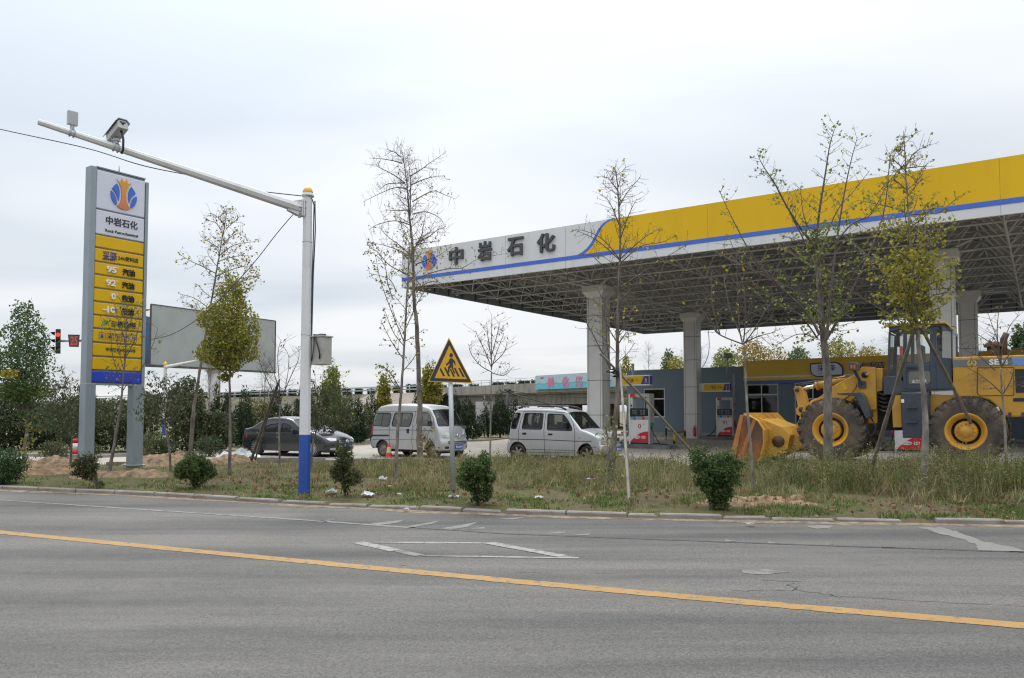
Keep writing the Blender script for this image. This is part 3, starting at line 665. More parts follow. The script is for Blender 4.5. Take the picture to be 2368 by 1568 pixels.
for ch, cx_, cy_, hh in (('中', 642, 1028, 137), ('岩', 866, 991, 152), ('石', 1105, 956, 144), ('化', 1346, 925, 150)):
    a, z = fas(cx_, cy_); z0 = fas(cx_, cy_ + hh / 2)[1]; z1 = fas(cx_, cy_ - hh / 2)[1]
    l = fas(cx_ - 54, cy_)[0]; r = fas(cx_ + 54, cy_)[0]
    if ch == '化': l = fas(cx_ - 72, cy_)[0]; r = fas(cx_ + 70, cy_)[0]
    if ch == '石': l = fas(cx_ - 62, cy_)[0]; r = fas(cx_ + 62, cy_)[0]
    mb = MB(); add_text(mb, ch, (a, z), ff, height=z1 - z0, width=(r - l), ext=0.05, off=0.022); mb.build('channel_letter', 'signletter', can)
# emblem
def grad_mat(name, lo, hi):
    m, t = newmat(name); o = N(t, 'ShaderNodeOutputMaterial'); p = N(t, 'ShaderNodeBsdfPrincipled'); link(t, p.outputs[0], o.inputs[0]); p.inputs['Roughness'].default_value = 0.4
    c = N(t, 'ShaderNodeTexCoord'); s = N(t, 'ShaderNodeSeparateXYZ'); link(t, c.outputs['Generated'], s.inputs[0])
    r = N(t, 'ShaderNodeValToRGB'); r.color_ramp.elements[0].color = list(lo) + [1]; r.color_ramp.elements[1].color = list(hi) + [1]; link(t, s.outputs['Z'], r.inputs[0]); link(t, r.outputs[0], p.inputs['Base Color']); return m
MT['logo_orange'] = grad_mat('emblem_orange', (0.62, 0.17, 0.10), (0.72, 0.37, 0.02))
LOGO_O = [(-1.02, 1.95), (-.93, 1.72), (-.80, 1.62), (-.62, 1.64), (-.46, 1.78), (-.35, 2.2), (-.25, 1.92), (-.1, 1.80), (.1, 1.80), (.25, 1.92), (.35, 2.2), (.46, 1.78), (.62, 1.64), (.80, 1.62), (.93, 1.72), (1.02, 1.95), (.75, 1.5), (.50, 1.05), (.37, .6), (.31, 0), (.34, -.55), (.45, -1.05), (.66, -1.48), (.94, -1.78), (.62, -2.0), (.3, -2.1), (0, -2.13), (-.3, -2.1), (-.62, -2.0), (-.94, -1.78), (-.66, -1.48), (-.45, -1.05), (-.34, -.55), (-.31, 0), (-.37, .6), (-.50, 1.05), (-.75, 1.5)]
LOGO_U = [(-1.07, 1.30), (-1.40, .92), (-1.70, .46), (-1.37, .18), (-1.05, -.28), (-.86, -.75), (-.76, -1.05), (-.66, -.5), (-.62, 0), (-.66, .45), (-.80, .95)]
LOGO_L = [(-1.83, .14), (-1.88, -.25), (-1.83, -.62), (-1.62, -1.16), (-1.35, -1.5), (-1.07, -1.72), (-.98, -1.45), (-1.06, -1.0), (-1.20, -.55), (-1.48, -.1)]
def logo(fn, c, sx, sy, parent, th=0.02, name='emblem'):
    mp = lambda P: [(c[0] + a * sx, c[1] + b * sy) for a, b in P]
    mb = MB(); mb.prism(mp(LOGO_O), fn, 0.004, th); o = mb.build(name, 'logo_orange', parent)
    mb = MB()
    for P in (LOGO_U, LOGO_L, [(-a, b) for a, b in LOGO_U], [(-a, b) for a, b in LOGO_L]): mb.prism(mp(P), fn, 0.004, th)
    mb.build('leaf_mark', 'logo_blue', o)
a, z = fas(427, 1065); l = fas(372, 1065)[0]; r = fas(483, 1065)[0]; z0 = fas(427, 1135)[1]; z1 = fas(427, 985)[1]
logo(ff, (a, (z0 + z1) / 2), (r - l) / 3.76, (z1 - z0) / 4.33, can, 0.05)
# roof deck with folds
mb = MB(); nst = 170; vs = []
for i in range(nst + 1):
    x = 0.13 + (CL - 0.26) * i / nst; zz = ZB + 1.50 + (0.045 if (i // 2) % 2 else 0.0)
    vs += [(x, 0.13, zz), (x, CD - 0.01, zz)]
mb.add(vs, [(2 * i, 2 * i + 2, 2 * i + 3, 2 * i + 1) for i in range(nst)])
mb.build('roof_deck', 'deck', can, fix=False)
# space frame
nx, ny = 13, 12; ax, ay = (CL - 0.6) / nx, (CD - 0.6) / ny; zl, zu = ZB + 0.10, ZB + 1.38
lo = lambda i, j: Vector((0.3 + (i + .5) * ax, 0.3 + (j + .5) * ay, zl)); up = lambda i, j: Vector((0.3 + i * ax, 0.3 + j * ay, zu))
mb = MB()
for i in range(nx):
    for j in range(ny):
        if i < nx - 1: mb.tube([lo(i, j), lo(i + 1, j)], 0.042, 5, cap=False)
        if j < ny - 1: mb.tube([lo(i, j), lo(i, j + 1)], 0.042, 5, cap=False)
        for di in (0, 1):
            for dj in (0, 1): mb.tube([lo(i, j), up(i + di, j + dj)], 0.032, 5, cap=False)
        mb.sphere(lo(i, j), 0.09, 7, 4)
for i in range(nx + 1):
    for j in range(ny + 1):
        if i < nx: mb.tube([up(i, j), up(i + 1, j)], 0.038, 5, cap=False)
        if j < ny: mb.tube([up(i, j), up(i, j + 1)], 0.038, 5, cap=False)
for q in range(ny): mb.tube([lo(0, q), (0.13, lo(0, q).y, zl + .1)], 0.035, 5); mb.tube([lo(nx - 1, q), (CL - .13, lo(0, q).y, zl + .1)], 0.035, 5)
for q in range(nx): mb.tube([lo(q, 0), (lo(q, 0).x, 0.13, zl + .1)], 0.035, 5); mb.tube([lo(q, ny - 1), (lo(q, 0).x, CD - .01, zl + .1)], 0.035, 5)
mb.build('space_frame', 'truss', can, fix=False)
mb = MB(); mb.tube([(5.2, 0.4, ZB + 1.0), (5.2, CD - 3.0, ZB + 0.95)], 0.2, 10); mb.build('gutter_pipe', 'duct', can)
mb = MB(); mb.tube([(5.5, CD - 3.0, ZB + .95), (CL - 1, CD - 3.0, ZB + 0.95)], 0.2, 10); mb.build('gutter_pipe', 'duct', can)
COLS = [(7.75, 4.6), (7.6, 16.3), (21.4, 4.7), (21.4, 15.9)]
for cx_, cy_ in COLS:
    mb = MB(); wc = 0.76; top = ZB - 0.55
    mb.box((cx_, cy_, (0.15 + top) / 2), (wc, wc, top - 0.15))
    o = mb.build('column', 'column', can)
    mb = MB()
    for zz in (1.55, 3.1, 4.65, 6.0): mb.box((cx_, cy_, zz), (wc + 0.006, wc + 0.006, 0.022))
    for sx in (-1, 1):
        for sy in (-1, 1):
            mb.box((cx_ + sx * (wc / 2 - 0.09), cy_ + sy * (wc / 2 + 0.001), (0.15 + top) / 2), (0.012, 0.004, top - 0.2))
            mb.box((cx_ + sx * (wc / 2 + 0.001), cy_ + sy * (wc / 2 - 0.09), (0.15 + top) / 2), (0.004, 0.012, top - 0.2))
    mb.build('panel_joint', 'groove', o)
    mb = MB(); a, b = wc / 2, 0.54; vs = []
    for r_, zz in ((a, top), (b, top + 0.22), (b, top + 0.5)):
        vs += [(cx_ - r_, cy_ - r_, zz), (cx_ + r_, cy_ - r_, zz), (cx_ + r_, cy_ + r_, zz), (cx_ - r_, cy_ + r_, zz)]
    fs = [(i * 4 + j, i * 4 + (j + 1) % 4, i * 4 + 4 + (j + 1) % 4, i * 4 + 4 + j) for i in range(2) for j in range(4)] + [(8, 9, 10, 11)]
    mb.add(vs, fs); mb.build('column_cap', 'column', o)
    mb = MB()
    for dx in (-1, 1):
        for dy in (-1, 1): mb.tube([(cx_ + dx * .2, cy_ + dy * .2, top + .5), (cx_ + dx * 1.0, cy_ + dy * 1.0, zl)], 0.05, 6)
    mb.build('bearing_strut', 'truss', o)
# islands
MT['island'] = M('island_kerb', (0.27, 0.265, 0.255), 0.8, var=0.15, vscale=3, dirt=(0.12, 0.12, 0.125), dscale=0.5, dlo=0.42, dhi=0.6)
for nm, x0, x1, yc in (('a', 6.6, 11.3, 4.9), ('b', 6.4, 12.6, 16.9), ('c', 17.8, 24.0, 4.7), ('d', 17.8, 25.0, 15.9)):
    p = CA + e1 * ((x0 + x1) / 2) + e2 * yc
    mb = MB(); mb.box((0, 0, 0.14), (x1 - x0, 1.35, 0.30)); o = mb.build('pump_island_slab', 'island', loc=(p.x, p.y, 0), bevel=0.03); o.rotation_euler.z = PHI; tag(o, kind='structure')

# --- fuel pumps
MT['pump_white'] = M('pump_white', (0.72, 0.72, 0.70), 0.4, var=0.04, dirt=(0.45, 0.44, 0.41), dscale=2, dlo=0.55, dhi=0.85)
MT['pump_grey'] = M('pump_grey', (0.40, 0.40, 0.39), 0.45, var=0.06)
MT['red'] = M('red_paint', (0.62, 0.02, 0.03), 0.4, var=0.06)
MT['red_ink'] = M('red_ink', (0.50, 0.03, 0.05), 0.5)
MT['btn_blue'] = M('button_blue', (0.03, 0.16, 0.62), 0.4)
MT['nozzle_green'] = M('nozzle_green', (0.01, 0.20, 0.13), 0.5)
MT['screen'] = M('pump_screen', (0.012, 0.014, 0.016), 0.15)
def fuel_pump(lx, ly, grade, label, nozzle, sc=1.0, riser=0.0):
    p = CA + e1 * lx + e2 * ly
    t = empty('fuel_pump', (p.x, p.y, 0.29), PHI, label, 'fuel pump', 'fuel pumps under the canopy'); t.scale = (sc, sc, sc)
    w_, d_ = 1.0, 0.50; f = lambda a, z, q=0.0: Vector((a, -d_ / 2 - q, z))
    mb = MB(); mb.box((0, 0, 0.57), (0.86, d_ - .02, 1.0)); mb.box((0, 0, 1.12), (0.86, d_ - .03, 0.12)); mb.build('cabinet', 'pump_white', t, bevel=0.008)
    mb = MB(); mb.box((0, 0, 0.035), (0.84, d_ - .08, 0.07)); mb.build('plinth', 'black', t)
    for sx in (-1, 1):
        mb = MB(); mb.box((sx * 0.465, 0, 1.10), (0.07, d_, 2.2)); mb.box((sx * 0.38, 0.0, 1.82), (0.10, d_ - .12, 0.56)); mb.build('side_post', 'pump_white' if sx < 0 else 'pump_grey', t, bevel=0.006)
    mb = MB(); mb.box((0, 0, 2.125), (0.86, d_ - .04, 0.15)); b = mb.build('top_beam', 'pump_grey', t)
    mb = MB(); mb.prism([(-.43, 2.06), (-.16, 2.06), (-.22, 2.19), (-.43, 2.19)], f, -0.018, -0.012); mb.build('red_flash', 'red', b)
    mb = MB(); mb.prism([(-.40, 1.22), (.40, 1.22), (.415, 1.26), (.415, 1.52), (.36, 1.56), (-.40, 1.56), (-.415, 1.52), (-.415, 1.26)], f, -0.25, 0.02); h = mb.build('display_head', 'screen', t)
    mb = MB()
    for r_, z in enumerate((1.47, 1.39, 1.31)):
        add_text(mb, '888888', (-.15, z), f, height=0.035, ext=0.0015); add_text(mb, '88888', (.12, z), f, height=0.035, ext=0.0015); mb.box((.26, -d_ / 2 - .021, z), (0.07, 0.004, 0.03)); mb.box((-.27, -d_ / 2 - .021, z), (0.06, 0.004, 0.022))
    for q in range(len(mb.v)): mb.v[q] = (mb.v[q][0], mb.v[q][1] - 0.02, mb.v[q][2])
    mb.build('digits', M('digit_grey', (0.35, 0.36, 0.36)), h)
    mb = MB()
    for bx in (-.36, -.06, .06, .36):
        for q in range(3): mb.box((bx, -d_ / 2 - .001, 1.075 + q * 0.042), (0.11, 0.02, 0.03))
    mb.build('key_pad', M('keys', (0.36, 0.36, 0.35)), t)
    mb = MB(); mb.box((-.21, -d_ / 2 - .001, 1.12), (0.13, 0.022, 0.11)); mb.build('button', 'btn_blue', t)
    mb = MB(); mb.box((.21, -d_ / 2 - .001, 1.12), (0.13, 0.022, 0.11)); mb.build('button', 'red', t)
    mb = MB(); arc = [(-.42 + .85 * q / 12, 0.09 + 0.46 * (1 - (1 - q / 12) ** 2.2)) for q in range(13)]
    mb.prism([(-.42, 0.085), (.43, 0.085)] + arc[::-1], f, -0.012, 0.004); sw = mb.build('red_swoosh', 'red', t)
    mb = MB(); mb.prism([(-.11 + .17 * math.cos(q * math.pi / 12), .30 + .068 * math.sin(q * math.pi / 12)) for q in range(24)], f, 0.004, 0.008)
    add_text(mb, 'ISI', (.21, .30), lambda a, z, q=0: f(a, z, q + .004), height=0.12, width=.17, ext=0.002, off=0.02); mb.build('maker_badge', 'letter_white', sw)
    mb = MB(); add_text(mb, 'TOKHEIM', (-.11, .30), lambda a, z, q=0: f(a, z, q + .0085), height=0.06, width=.27, ext=0.001, off=0.015); mb.build('badge_lettering', 'red_ink', sw)
    mb = MB(); wd = 0.15 if len(grade) == 1 else 0.28
    add_text(mb, grade, (.02, .78), lambda a, z, q=0: f(a, z, q - .01), height=0.20, width=wd, ext=0.004, off=0.005); add_text(mb, '#', (.22, .87), lambda a, z, q=0: f(a, z, q - .01), height=0.055, ext=0.004)
    g = lambda a, z, q=0.0: Vector((0.5 + q, a, z))
    add_text(mb, grade, (-.02, 1.78), g, height=0.18, ext=0.003); mb.build('grade_number', 'red_ink', t)
    for sx in (-1, 1):
        mb = MB(); mb.box((sx * 0.515, -.08, 0.78), (0.05, 0.10, 0.30)); nz = mb.build('nozzle_boot', 'dark_metal', t)
        mb = MB(); mb.box((sx * 0.565, -.10, 0.87), (0.09, 0.07, 0.14)); mb.tube([(sx * .56, -.1, .82), (sx * .60, -.12, .68), (sx * .585, -.1, .60)], 0.025, 8); mb.build('nozzle', nozzle, nz)
        mb = MB()
        if sx > 0: pts = [(.585, -.10, .60), (.62, -.12, .46), (.78, -.2, .28), (1.0, -.3, .05), (1.25, -.35, .02), (1.3, -.2, .02), (1.0, -.05, .02), (.5, -.1, .04)]
        else: pts = [(-.585, -.10, .60), (-.60, -.12, .42), (-.72, -.2, .22), (-.9, -.3, .05), (-1.05, -.3, .02), (-.9, -.15, .02), (-.5, -.1, .04)]
        Q = [Vector(p_) for p_ in pts]; S = []
        for i in range(len(Q) - 1):
            p0, p1, p2, p3 = Q[max(i - 1, 0)], Q[i], Q[i + 1], Q[min(i + 2, len(Q) - 1)]
            for k_ in range(5):
                s_ = k_ / 5; S.append(0.5 * ((2 * p1) + (p2 - p0) * s_ + (2 * p0 - 5 * p1 + 4 * p2 - p3) * s_ * s_ + (3 * p1 - p0 - 3 * p2 + p3) * s_ ** 3))
        mb.tube(S, 0.022, 7); mb.build('hose', 'rubber', t)
    mb = MB(); mb.box((.503, .12, 1.43), (0.006, 0.09, 0.14)); mb.box((.503, -.02, 1.24), (0.006, .06, .09)); mb.box((-.38, -.2, 1.68), (0.05, 0.02, 0.08)); mb.build('side_vent', 'dark_metal', t)
    if riser:
        mb = MB(); mb.tube([(-.44 if riser < 1 else .44, .1, 2.2), (-.44 if riser < 1 else .44, .1, 2.2 + 1.35)], 0.06, 10); mb.build('riser_pipe', 'pump_grey', t)
    return t
fuel_pump(9.65, 5.0, '0', 'white diesel pump with a large 0 nearest the silver hatchback', 'nozzle_green', 1.0, 0.5)
fuel_pump(9.3, 17.0, '92', 'white petrol pump with a large 92 and red nozzles beside the second column', 'red', 1.0, 1.5)
fuel_pump(20.3, 4.7, '95', 'white fuel pump glimpsed under the yellow wheel loader', 'red', 1.0)

# --- overhead grade signs fixed to the columns
def grade_sign(lx, ly, x0, x1, z0, z1, text, num, label, small):
    p = CA + e1 * lx + e2 * ly
    t = empty('grade_sign', (p.x, p.y, 0), PHI, label, 'sign', 'light box signs on the columns')
    f = lambda a, z, q=0.0: Vector((a, -0.14 - q, z))
    mb = MB(); mb.box(((x0 + x1) / 2, 0, (z0 + z1) / 2), (x1 - x0, 0.28, z1 - z0)); mb.build('case', 'pump_white', t, bevel=0.01)
    hz = z1 - z0; ya, yb = z0 + hz * .12, z1 - hz * .12; xs_ = x0 + (x1 - x0) * .17; xe = x1 - 0.02; xm0, xm1 = x0 + (x1 - x0) * .775, x0 + (x1 - x0) * .85
    mb = MB(); mb.prism([(xs_, ya), (xm0, ya), (xm1, yb), (xs_, yb)], f, 0.002, 0.012); y_ = mb.build('yellow_face', 'sign_yellow', t)
    mb = MB(); mb.prism([(xm0 + .01, ya), (xe, ya), (xe, yb), (xm1 + .01, yb)], f, 0.002, 0.012); mb.box((x1 + .01, 0, (z0 + z1) / 2), (0.02, .26, hz * .8)); b_ = mb.build('blue_face', 'ink_blue', t)
    f2 = lambda a, z, q=0.0: f(a, z, q + 0.012)
    mb = MB(); add_text(mb, text, (lerp(xs_, xm0, .52), (z0 + z1) / 2), f2, height=hz * .40, ext=0.003, off=0.01); add_text(mb, small, (lerp(xs_, xm0, .84), (z0 + z1) / 2), f2, height=hz * .26, ext=0.003)
    mb.build('lettering', 'ink', y_)
    mb = MB(); add_text(mb, num, ((xm1 + xe) / 2 - .02, (z0 + z1) / 2 - .02), f2, height=hz * .42, ext=0.003, off=0.02); mb.build('number', 'sign_yellow', b_)
    return t
def sign_box(ly, ul, ur, vt, vb):
    o = CA + e2 * ly; xl = plane_hit(ul, vt, o, e1)[0]; xr = plane_hit(ur, vt, o, e1)[0]; um = (ul + ur) / 2
    return xl, xr, plane_hit(um, vb, o, e1)[1], plane_hit(um, vt, o, e1)[1]
x0, x1, z0, z1 = sign_box(4.7, 1418, 1504, 868, 892); grade_sign(0, 4.7, max(x0, 8.14), x1, z0, z1, '柴油', '3', 'yellow and blue light box reading diesel 3 on the nearest column', '(1)')
x0, x1, z0, z1 = sign_box(16.4, 1612, 1688, 886, 906); grade_sign(0, 16.4, max(x0, 7.99), x1, z0, z1, '92', '1', 'yellow and blue light box reading 92 and 1 on the second column', '汽油')

# --- black and yellow guard rail at the island end
MT['stripe_by'] = None
def striped(name, a, b, sc):
    m, t = newmat(name); o = N(t, 'ShaderNodeOutputMaterial'); p = N(t, 'ShaderNodeBsdfPrincipled'); link(t, p.outputs[0], o.inputs[0]); p.inputs['Roughness'].default_value = 0.45
    c = N(t, 'ShaderNodeTexCoord'); wv = N(t, 'ShaderNodeTexWave', wave_type='BANDS', bands_direction='DIAGONAL'); wv.inputs['Scale'].default_value = sc; wv.inputs['Distortion'].default_value = 0; link(t, c.outputs['Object'], wv.inputs['Vector'])
    r = N(t, 'ShaderNodeValToRGB'); r.color_ramp.interpolation = 'CONSTANT'; r.color_ramp.elements[0].color = list(a) + [1]; r.color_ramp.elements[1].color = list(b) + [1]; r.color_ramp.elements[1].position = 0.5; link(t, wv.outputs['Fac'], r.inputs[0]); link(t, r.outputs[0], p.inputs['Base Color']); return m
MT['stripe_by'] = striped('black_yellow_stripes', (0.02, 0.02, 0.02), (0.62, 0.36, 0.02), 0.75)
P = [G(1539.6, 1016.5, 0.12), G(1558.8, 1032.6, 0.12), G(1583, 1024, 0.12)]
t = empty('guard_rail', P[1], 0, 'black and yellow striped pipe rail guarding the diesel pump', 'guard rail')
o_ = P[1]
for p in P:
    mb = MB(); mb.tube([p - o_, p - o_ + Vector((0, 0, 0.60))], 0.055, 10); mb.build('post', 'stripe_by', t)
for a_, b_, zz in ((P[0], P[1], .70), (P[1], P[2], .60)):
    mb = MB(); a_ = a_ - o_; b_ = b_ - o_; d = (b_ - a_).normalized() * .1; k = Vector((0, 0, 1))
    mb.tube([a_ + k * .58, a_ + k * (zz - .04) + d * .2, a_ + k * zz + d, b_ + k * zz - d, b_ + k * (zz - .04) - d * .2, b_ + k * .58], 0.05, 10); mb.build('top_rail', 'stripe_by', t)
p = G(1579, 1003, 0.29); p = Vector((p.x, p.y, 0.29))
t = empty('fire_extinguisher', CA + e1 * 7.9 + e2 * 15.75 + Vector((0, 0, 0.29 - ZB)), 0, 'red fire extinguisher standing at the foot of the second column', 'fire extinguisher')
mb = MB(); mb.lathe([(0, 0), (.08, 0), (.085, .03), (.085, .42), (.06, .50), (.025, .53), (.025, .56), (0, .56)], n=14); mb.build('cylinder', 'red', t)
mb = MB(); mb.box((0, 0, .59), (.05, .14, .05)); mb.tube([(0, .07, .58), (.02, .13, .5), (.05, .12, .2)], .012, 6); mb.build('handle', 'black', t)

# --- shop building
SO = D(1449, 857, 50.6); SH = SO.z; sang = PHI - R(5.0); s1 = Vector((math.cos(sang), math.sin(sang), 0))
shop = empty('station_shop', (SO.x, SO.y, 0), sang, 'single storey blue grey station shop with a yellow sign band behind the pumps', 'shop building')
MT['shop_wall'] = M('shop_render', (0.165, 0.215, 0.265), 0.8, var=0.06, vscale=0.7, bump=0.15, bscale=60)
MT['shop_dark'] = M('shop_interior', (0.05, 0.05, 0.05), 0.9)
MT['win_white'] = M('window_white', (0.62, 0.63, 0.63), 0.4, var=0.03)
MT['shop_glass'] = glass('shop_glass', (0.55, 0.6, 0.62), 0.75)
def st(u, v): return plane_hit(u, v, SO, s1)
def cs(x, y): return st(*PX(2400 + x / 2.614, 1300 + y / 2.614))
def cr1(x, y): return st(*PX(3000 + x / 2.6125, 1300 + y / 2.6125))
SL, SDp = 27.0, 8.0
wins = []
for (p, q) in ((cs(452, 668), cs(679, 968)), (cs(1530, 622), cs(1868, 932)), (cr1(462, 610), cr1(1050, 1120))):
    wins.append((p[0], q[0], q[1], p[1]))
wins[0] = (wins[0][0], wins[0][1], max(0.9, wins[0][2]), wins[0][3])
wins[2] = (wins[2][0], wins[2][1], 0.32, wins[2][3])
wins.append((wins[2][1] + 1.2, wins[2][1] + 5.0, 0.9, wins[2][3]))
# front wall with real openings
from mathutils.geometry import delaunay_2d_cdt
def wall_with_holes(mb, x0, x1, z0, z1, holes, y0, y1):
    P2 = [(x0, z0), (x1, z0), (x1, z1), (x0, z1)]; faces = [[0, 1, 2, 3]]
    for (a, b, c, d) in holes: k = len(P2); P2 += [(a, c), (b, c), (b, d), (a, d)]; faces.append([k, k + 1, k + 2, k + 3])
    r = delaunay_2d_cdt([Vector(p) for p in P2], [], faces, 1, 1e-5)
    V, Fs, of = r[0], r[2], r[5]; keep = [f for f, o in zip(Fs, of) if o == [0]]
    for y in (y0, y1): mb.add([(p.x, y, p.y) for p in V], keep)
    for (a, b, c, d) in holes:
        q = [(a, c), (b, c), (b, d), (a, d)]
        mb.add([(x, y, z) for y in (y0, y1) for x, z in q], [(i, (i + 1) % 4, 4 + (i + 1) % 4, 4 + i) for i in range(4)])
    q = [(x0, z0), (x1, z0), (x1, z1), (x0, z1)]
    mb.add([(x, y, z) for y in (y0, y1) for x, z in q], [(i, (i + 1) % 4, 4 + (i + 1) % 4, 4 + i) for i in range(4)])
mb = MB(); wall_with_holes(mb, 0, SL, 0.25, SH, wins, 0, 0.24); mb.build('wall', 'shop_wall', shop, fix=True)
mb = MB(); mb.box((SL / 2, SDp - .12, SH / 2 + .1), (SL, .24, SH - .2)); mb.box((0.12, SDp / 2, SH / 2 + .12), (.24, SDp - .5, SH - .24)); mb.box((SL - 0.12, SDp / 2, SH / 2 + .12), (.24, SDp - .5, SH - .24)); mb.build('wall', 'shop_wall', shop)
mb = MB(); mb.box((SL / 2, SDp / 2, SH - .5), (SL - .52, SDp - .52, .2)); mb.build('roof', 'concrete', shop)
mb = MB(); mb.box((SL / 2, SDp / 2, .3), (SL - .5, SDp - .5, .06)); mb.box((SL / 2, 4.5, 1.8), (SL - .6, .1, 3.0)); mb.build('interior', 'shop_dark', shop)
mb = MB(); mb.box((SL / 2, -0.45, 0.17), (SL + .6, 1.5, 0.16)); mb.box((SL / 2, -0.2, 0.32), (SL + .2, .9, 0.14)); mb.build('front_step', 'concrete', shop)
mulls = [([], [.36]), ([.47], [.36]), ([.34, .67], [.30]), ([.5], [.33])]
for (a, b, c, d), (mv, mh) in zip(wins, mulls):
    mb = MB(); fw = 0.07; y = 0.07
    mb.box(((a + b) / 2, y, c + fw / 2), (b - a, .07, fw)); mb.box(((a + b) / 2, y, d - fw / 2), (b - a, .07, fw)); mb.box((a + fw / 2, y, (c + d) / 2), (fw, .066, d - c - 2 * fw)); mb.box((b - fw / 2, y, (c + d) / 2), (fw, .066, d - c - 2 * fw))
    for m_ in mv: mb.box((lerp(a, b, m_), y, (c + d) / 2), (.06, .06, d - c - 2 * fw))
    for m_ in mh: mb.box(((a + b) / 2, y, lerp(d, c, m_)), (b - a - 2 * fw, .055, .07))
    wn = mb.build('window', 'win_white', shop)
    mb = MB(); mb.box(((a + b) / 2, y + .01, (c + d) / 2), (b - a - .1, .012, d - c - .1)); mb.build('pane', 'shop_glass', wn)
# sign band
xa = cs(1512, 403)[0]; xb = SL - 3.0; zt = SH + 0.28
z_w1, z_w0, z_b1, z_b0 = cs(1540, 545)[1], cs(1540, 560)[1], cs(1540, 588)[1], cs(1540, 620)[1]
MT['shop_yellow'] = M('shop_yellow', (0.68, 0.42, 0.01), 0.35, var=0.08, vscale=0.5)
sf = lambda a, z, q=0.0: Vector((a, -0.18 - q, z))
mb = MB(); mb.box(((xa + xb) / 2, -.09, (z_b1 + zt) / 2), (xb - xa, .176, zt - z_b1)); band = mb.build('sign_band', 'shop_yellow', shop)
mb = MB(); mb.prism([(xa, z_w0), (xb, z_w0), (xb, z_w1), (xa, z_w1)], sf, 0.002, 0.012); mb.build('white_stripe', 'pump_white', band)
mb = MB(); mb.box(((xa + xb) / 2, -.09, (z_b1 + z_b0) / 2 - .002), (xb - xa, .172, z_b1 - z_b0 - .004)); mb.build('blue_strip', M('shop_blue', (0.02, 0.07, 0.34), 0.25), band)
def c4(x, y): return st(*PX(3200 + x / 6.578, 1350 + y / 6.578))
def leafshape(x0, y0, x1, y1, ins=0):
    pts = [(x0 + ins, y0 + ins + 22)]
    for q in range(9): t_ = q / 8 * math.pi / 2; pts.append((x1 - 250 + (250 - ins) * math.sin(t_), y0 - 18 + 210 - (210 - ins) * math.cos(t_)))
    pts.append((x1 - ins, y1 - ins - 45))
    for q in range(9): t_ = q / 8 * math.pi / 2; pts.append((x0 + 220 - (220 - ins) * math.sin(t_), y1 - 200 + (200 - ins) * math.cos(t_)))
    return [c4(*p) for p in pts]
mb = MB(); mb.prism(leafshape(308, 668, 1172, 1052), sf, 0.0, 0.10); pl = mb.build('plaque', 'ink_blue', shop)
mb = MB(); mb.prism(leafshape(308, 668, 1172, 1052, 32), sf, 0.10, 0.106); mb.build('plaque_face', 'panel_white', pl)
mb = MB(); q = c4(735, 815); h_ = c4(735, 735)[1] - c4(735, 905)[1]; add_text(mb, '采驿', q, lambda a, z, t_=0: sf(a, z, .107 + t_), height=h_, width=c4(975, 815)[0] - c4(495, 815)[0], ext=.006, off=.008)
q = c4(690, 955); add_text(mb, 'CAIYI STORE', q, lambda a, z, t_=0: sf(a, z, .107 + t_), width=c4(865, 955)[0] - c4(525, 955)[0], ext=.004); mb.build('plaque_lettering', 'ink_blue', pl)
mb = MB(); q = c4(1790, 745); add_text(mb, '24h便利店', q, sf, width=c4(2245, 740)[0] - c4(1330, 740)[0], ext=.02, off=.01); mb.build('band_lettering', 'ink_blue', band)
# darker wing of the shop to the right, roof parapet seen above the loader's bonnet
wing = empty('annex_building', (0, 0, 0), 0, 'dark flat roofed annex behind the loader engine cover at the right edge', 'building')
W0 = CA + e1 * 24.6 + e2 * 14.2
mb = MB(); f_ = lambda a, b, z: Vector((W0.x, W0.y, 0)) + e1 * a + e2 * b + Vector((0, 0, z))
mb.prism([(0, 0), (9, 0), (9, 2.2), (0, 2.2)], f_, 0.1, 4.35); mb.build('wall', 'shop_wall', wing)
mb = MB(); mb.prism([(-.12, -.12), (9.12, -.12), (9.12, 2.32), (-.12, 2.32)], f_, 4.352, 4.95); mb.build('parapet', M('dark_cladding', (0.05, 0.06, 0.07), 0.6), wing)
wing.location = (0, 0, 0)
# small floodlight on the shop roof and its post
p0 = D(1690, 846, 44.5); b_ = Vector((p0.x, p0.y + .8, SH - .42))
t = empty('floodlight', b_, 0, 'small grey floodlight on a short post on the shop roof', 'floodlight')
mb = MB(); mb.tube([(0, 0, 0), (0, 0, .95)], .04, 8); mb.build('post', 'galv', t)
mb = MB(); mb.box((0, -.1, 1.02), (.5, .35, .16), Matrix.Rotation(R(-25), 3, 'X')); mb.build('lamp_head', 'galv', t, bevel=.02)
# loose cable hanging from the canopy edge down to the shop roof
co_ = CA + e2 * (CD - .02); ca_, cz_ = plane_hit(1637, 757, co_, e1); pa = co_ + e1 * ca_; pa.z = ZB + .02
pb = D(1622, 852, SO.y - 5.5 + 0.0)
mb = MB(); pts = [pa.lerp(pb, i / 14) + Vector((0.22 * math.sin(math.pi * i / 14), 0, -0.3 * math.sin(math.pi * i / 14))) for i in range(15)]
tag(mb.tube(pts, 0.022, 6).build('hanging_cable', 'cable'), 'thin grey cable hanging from the canopy rear edge to the shop roof', 'cable')
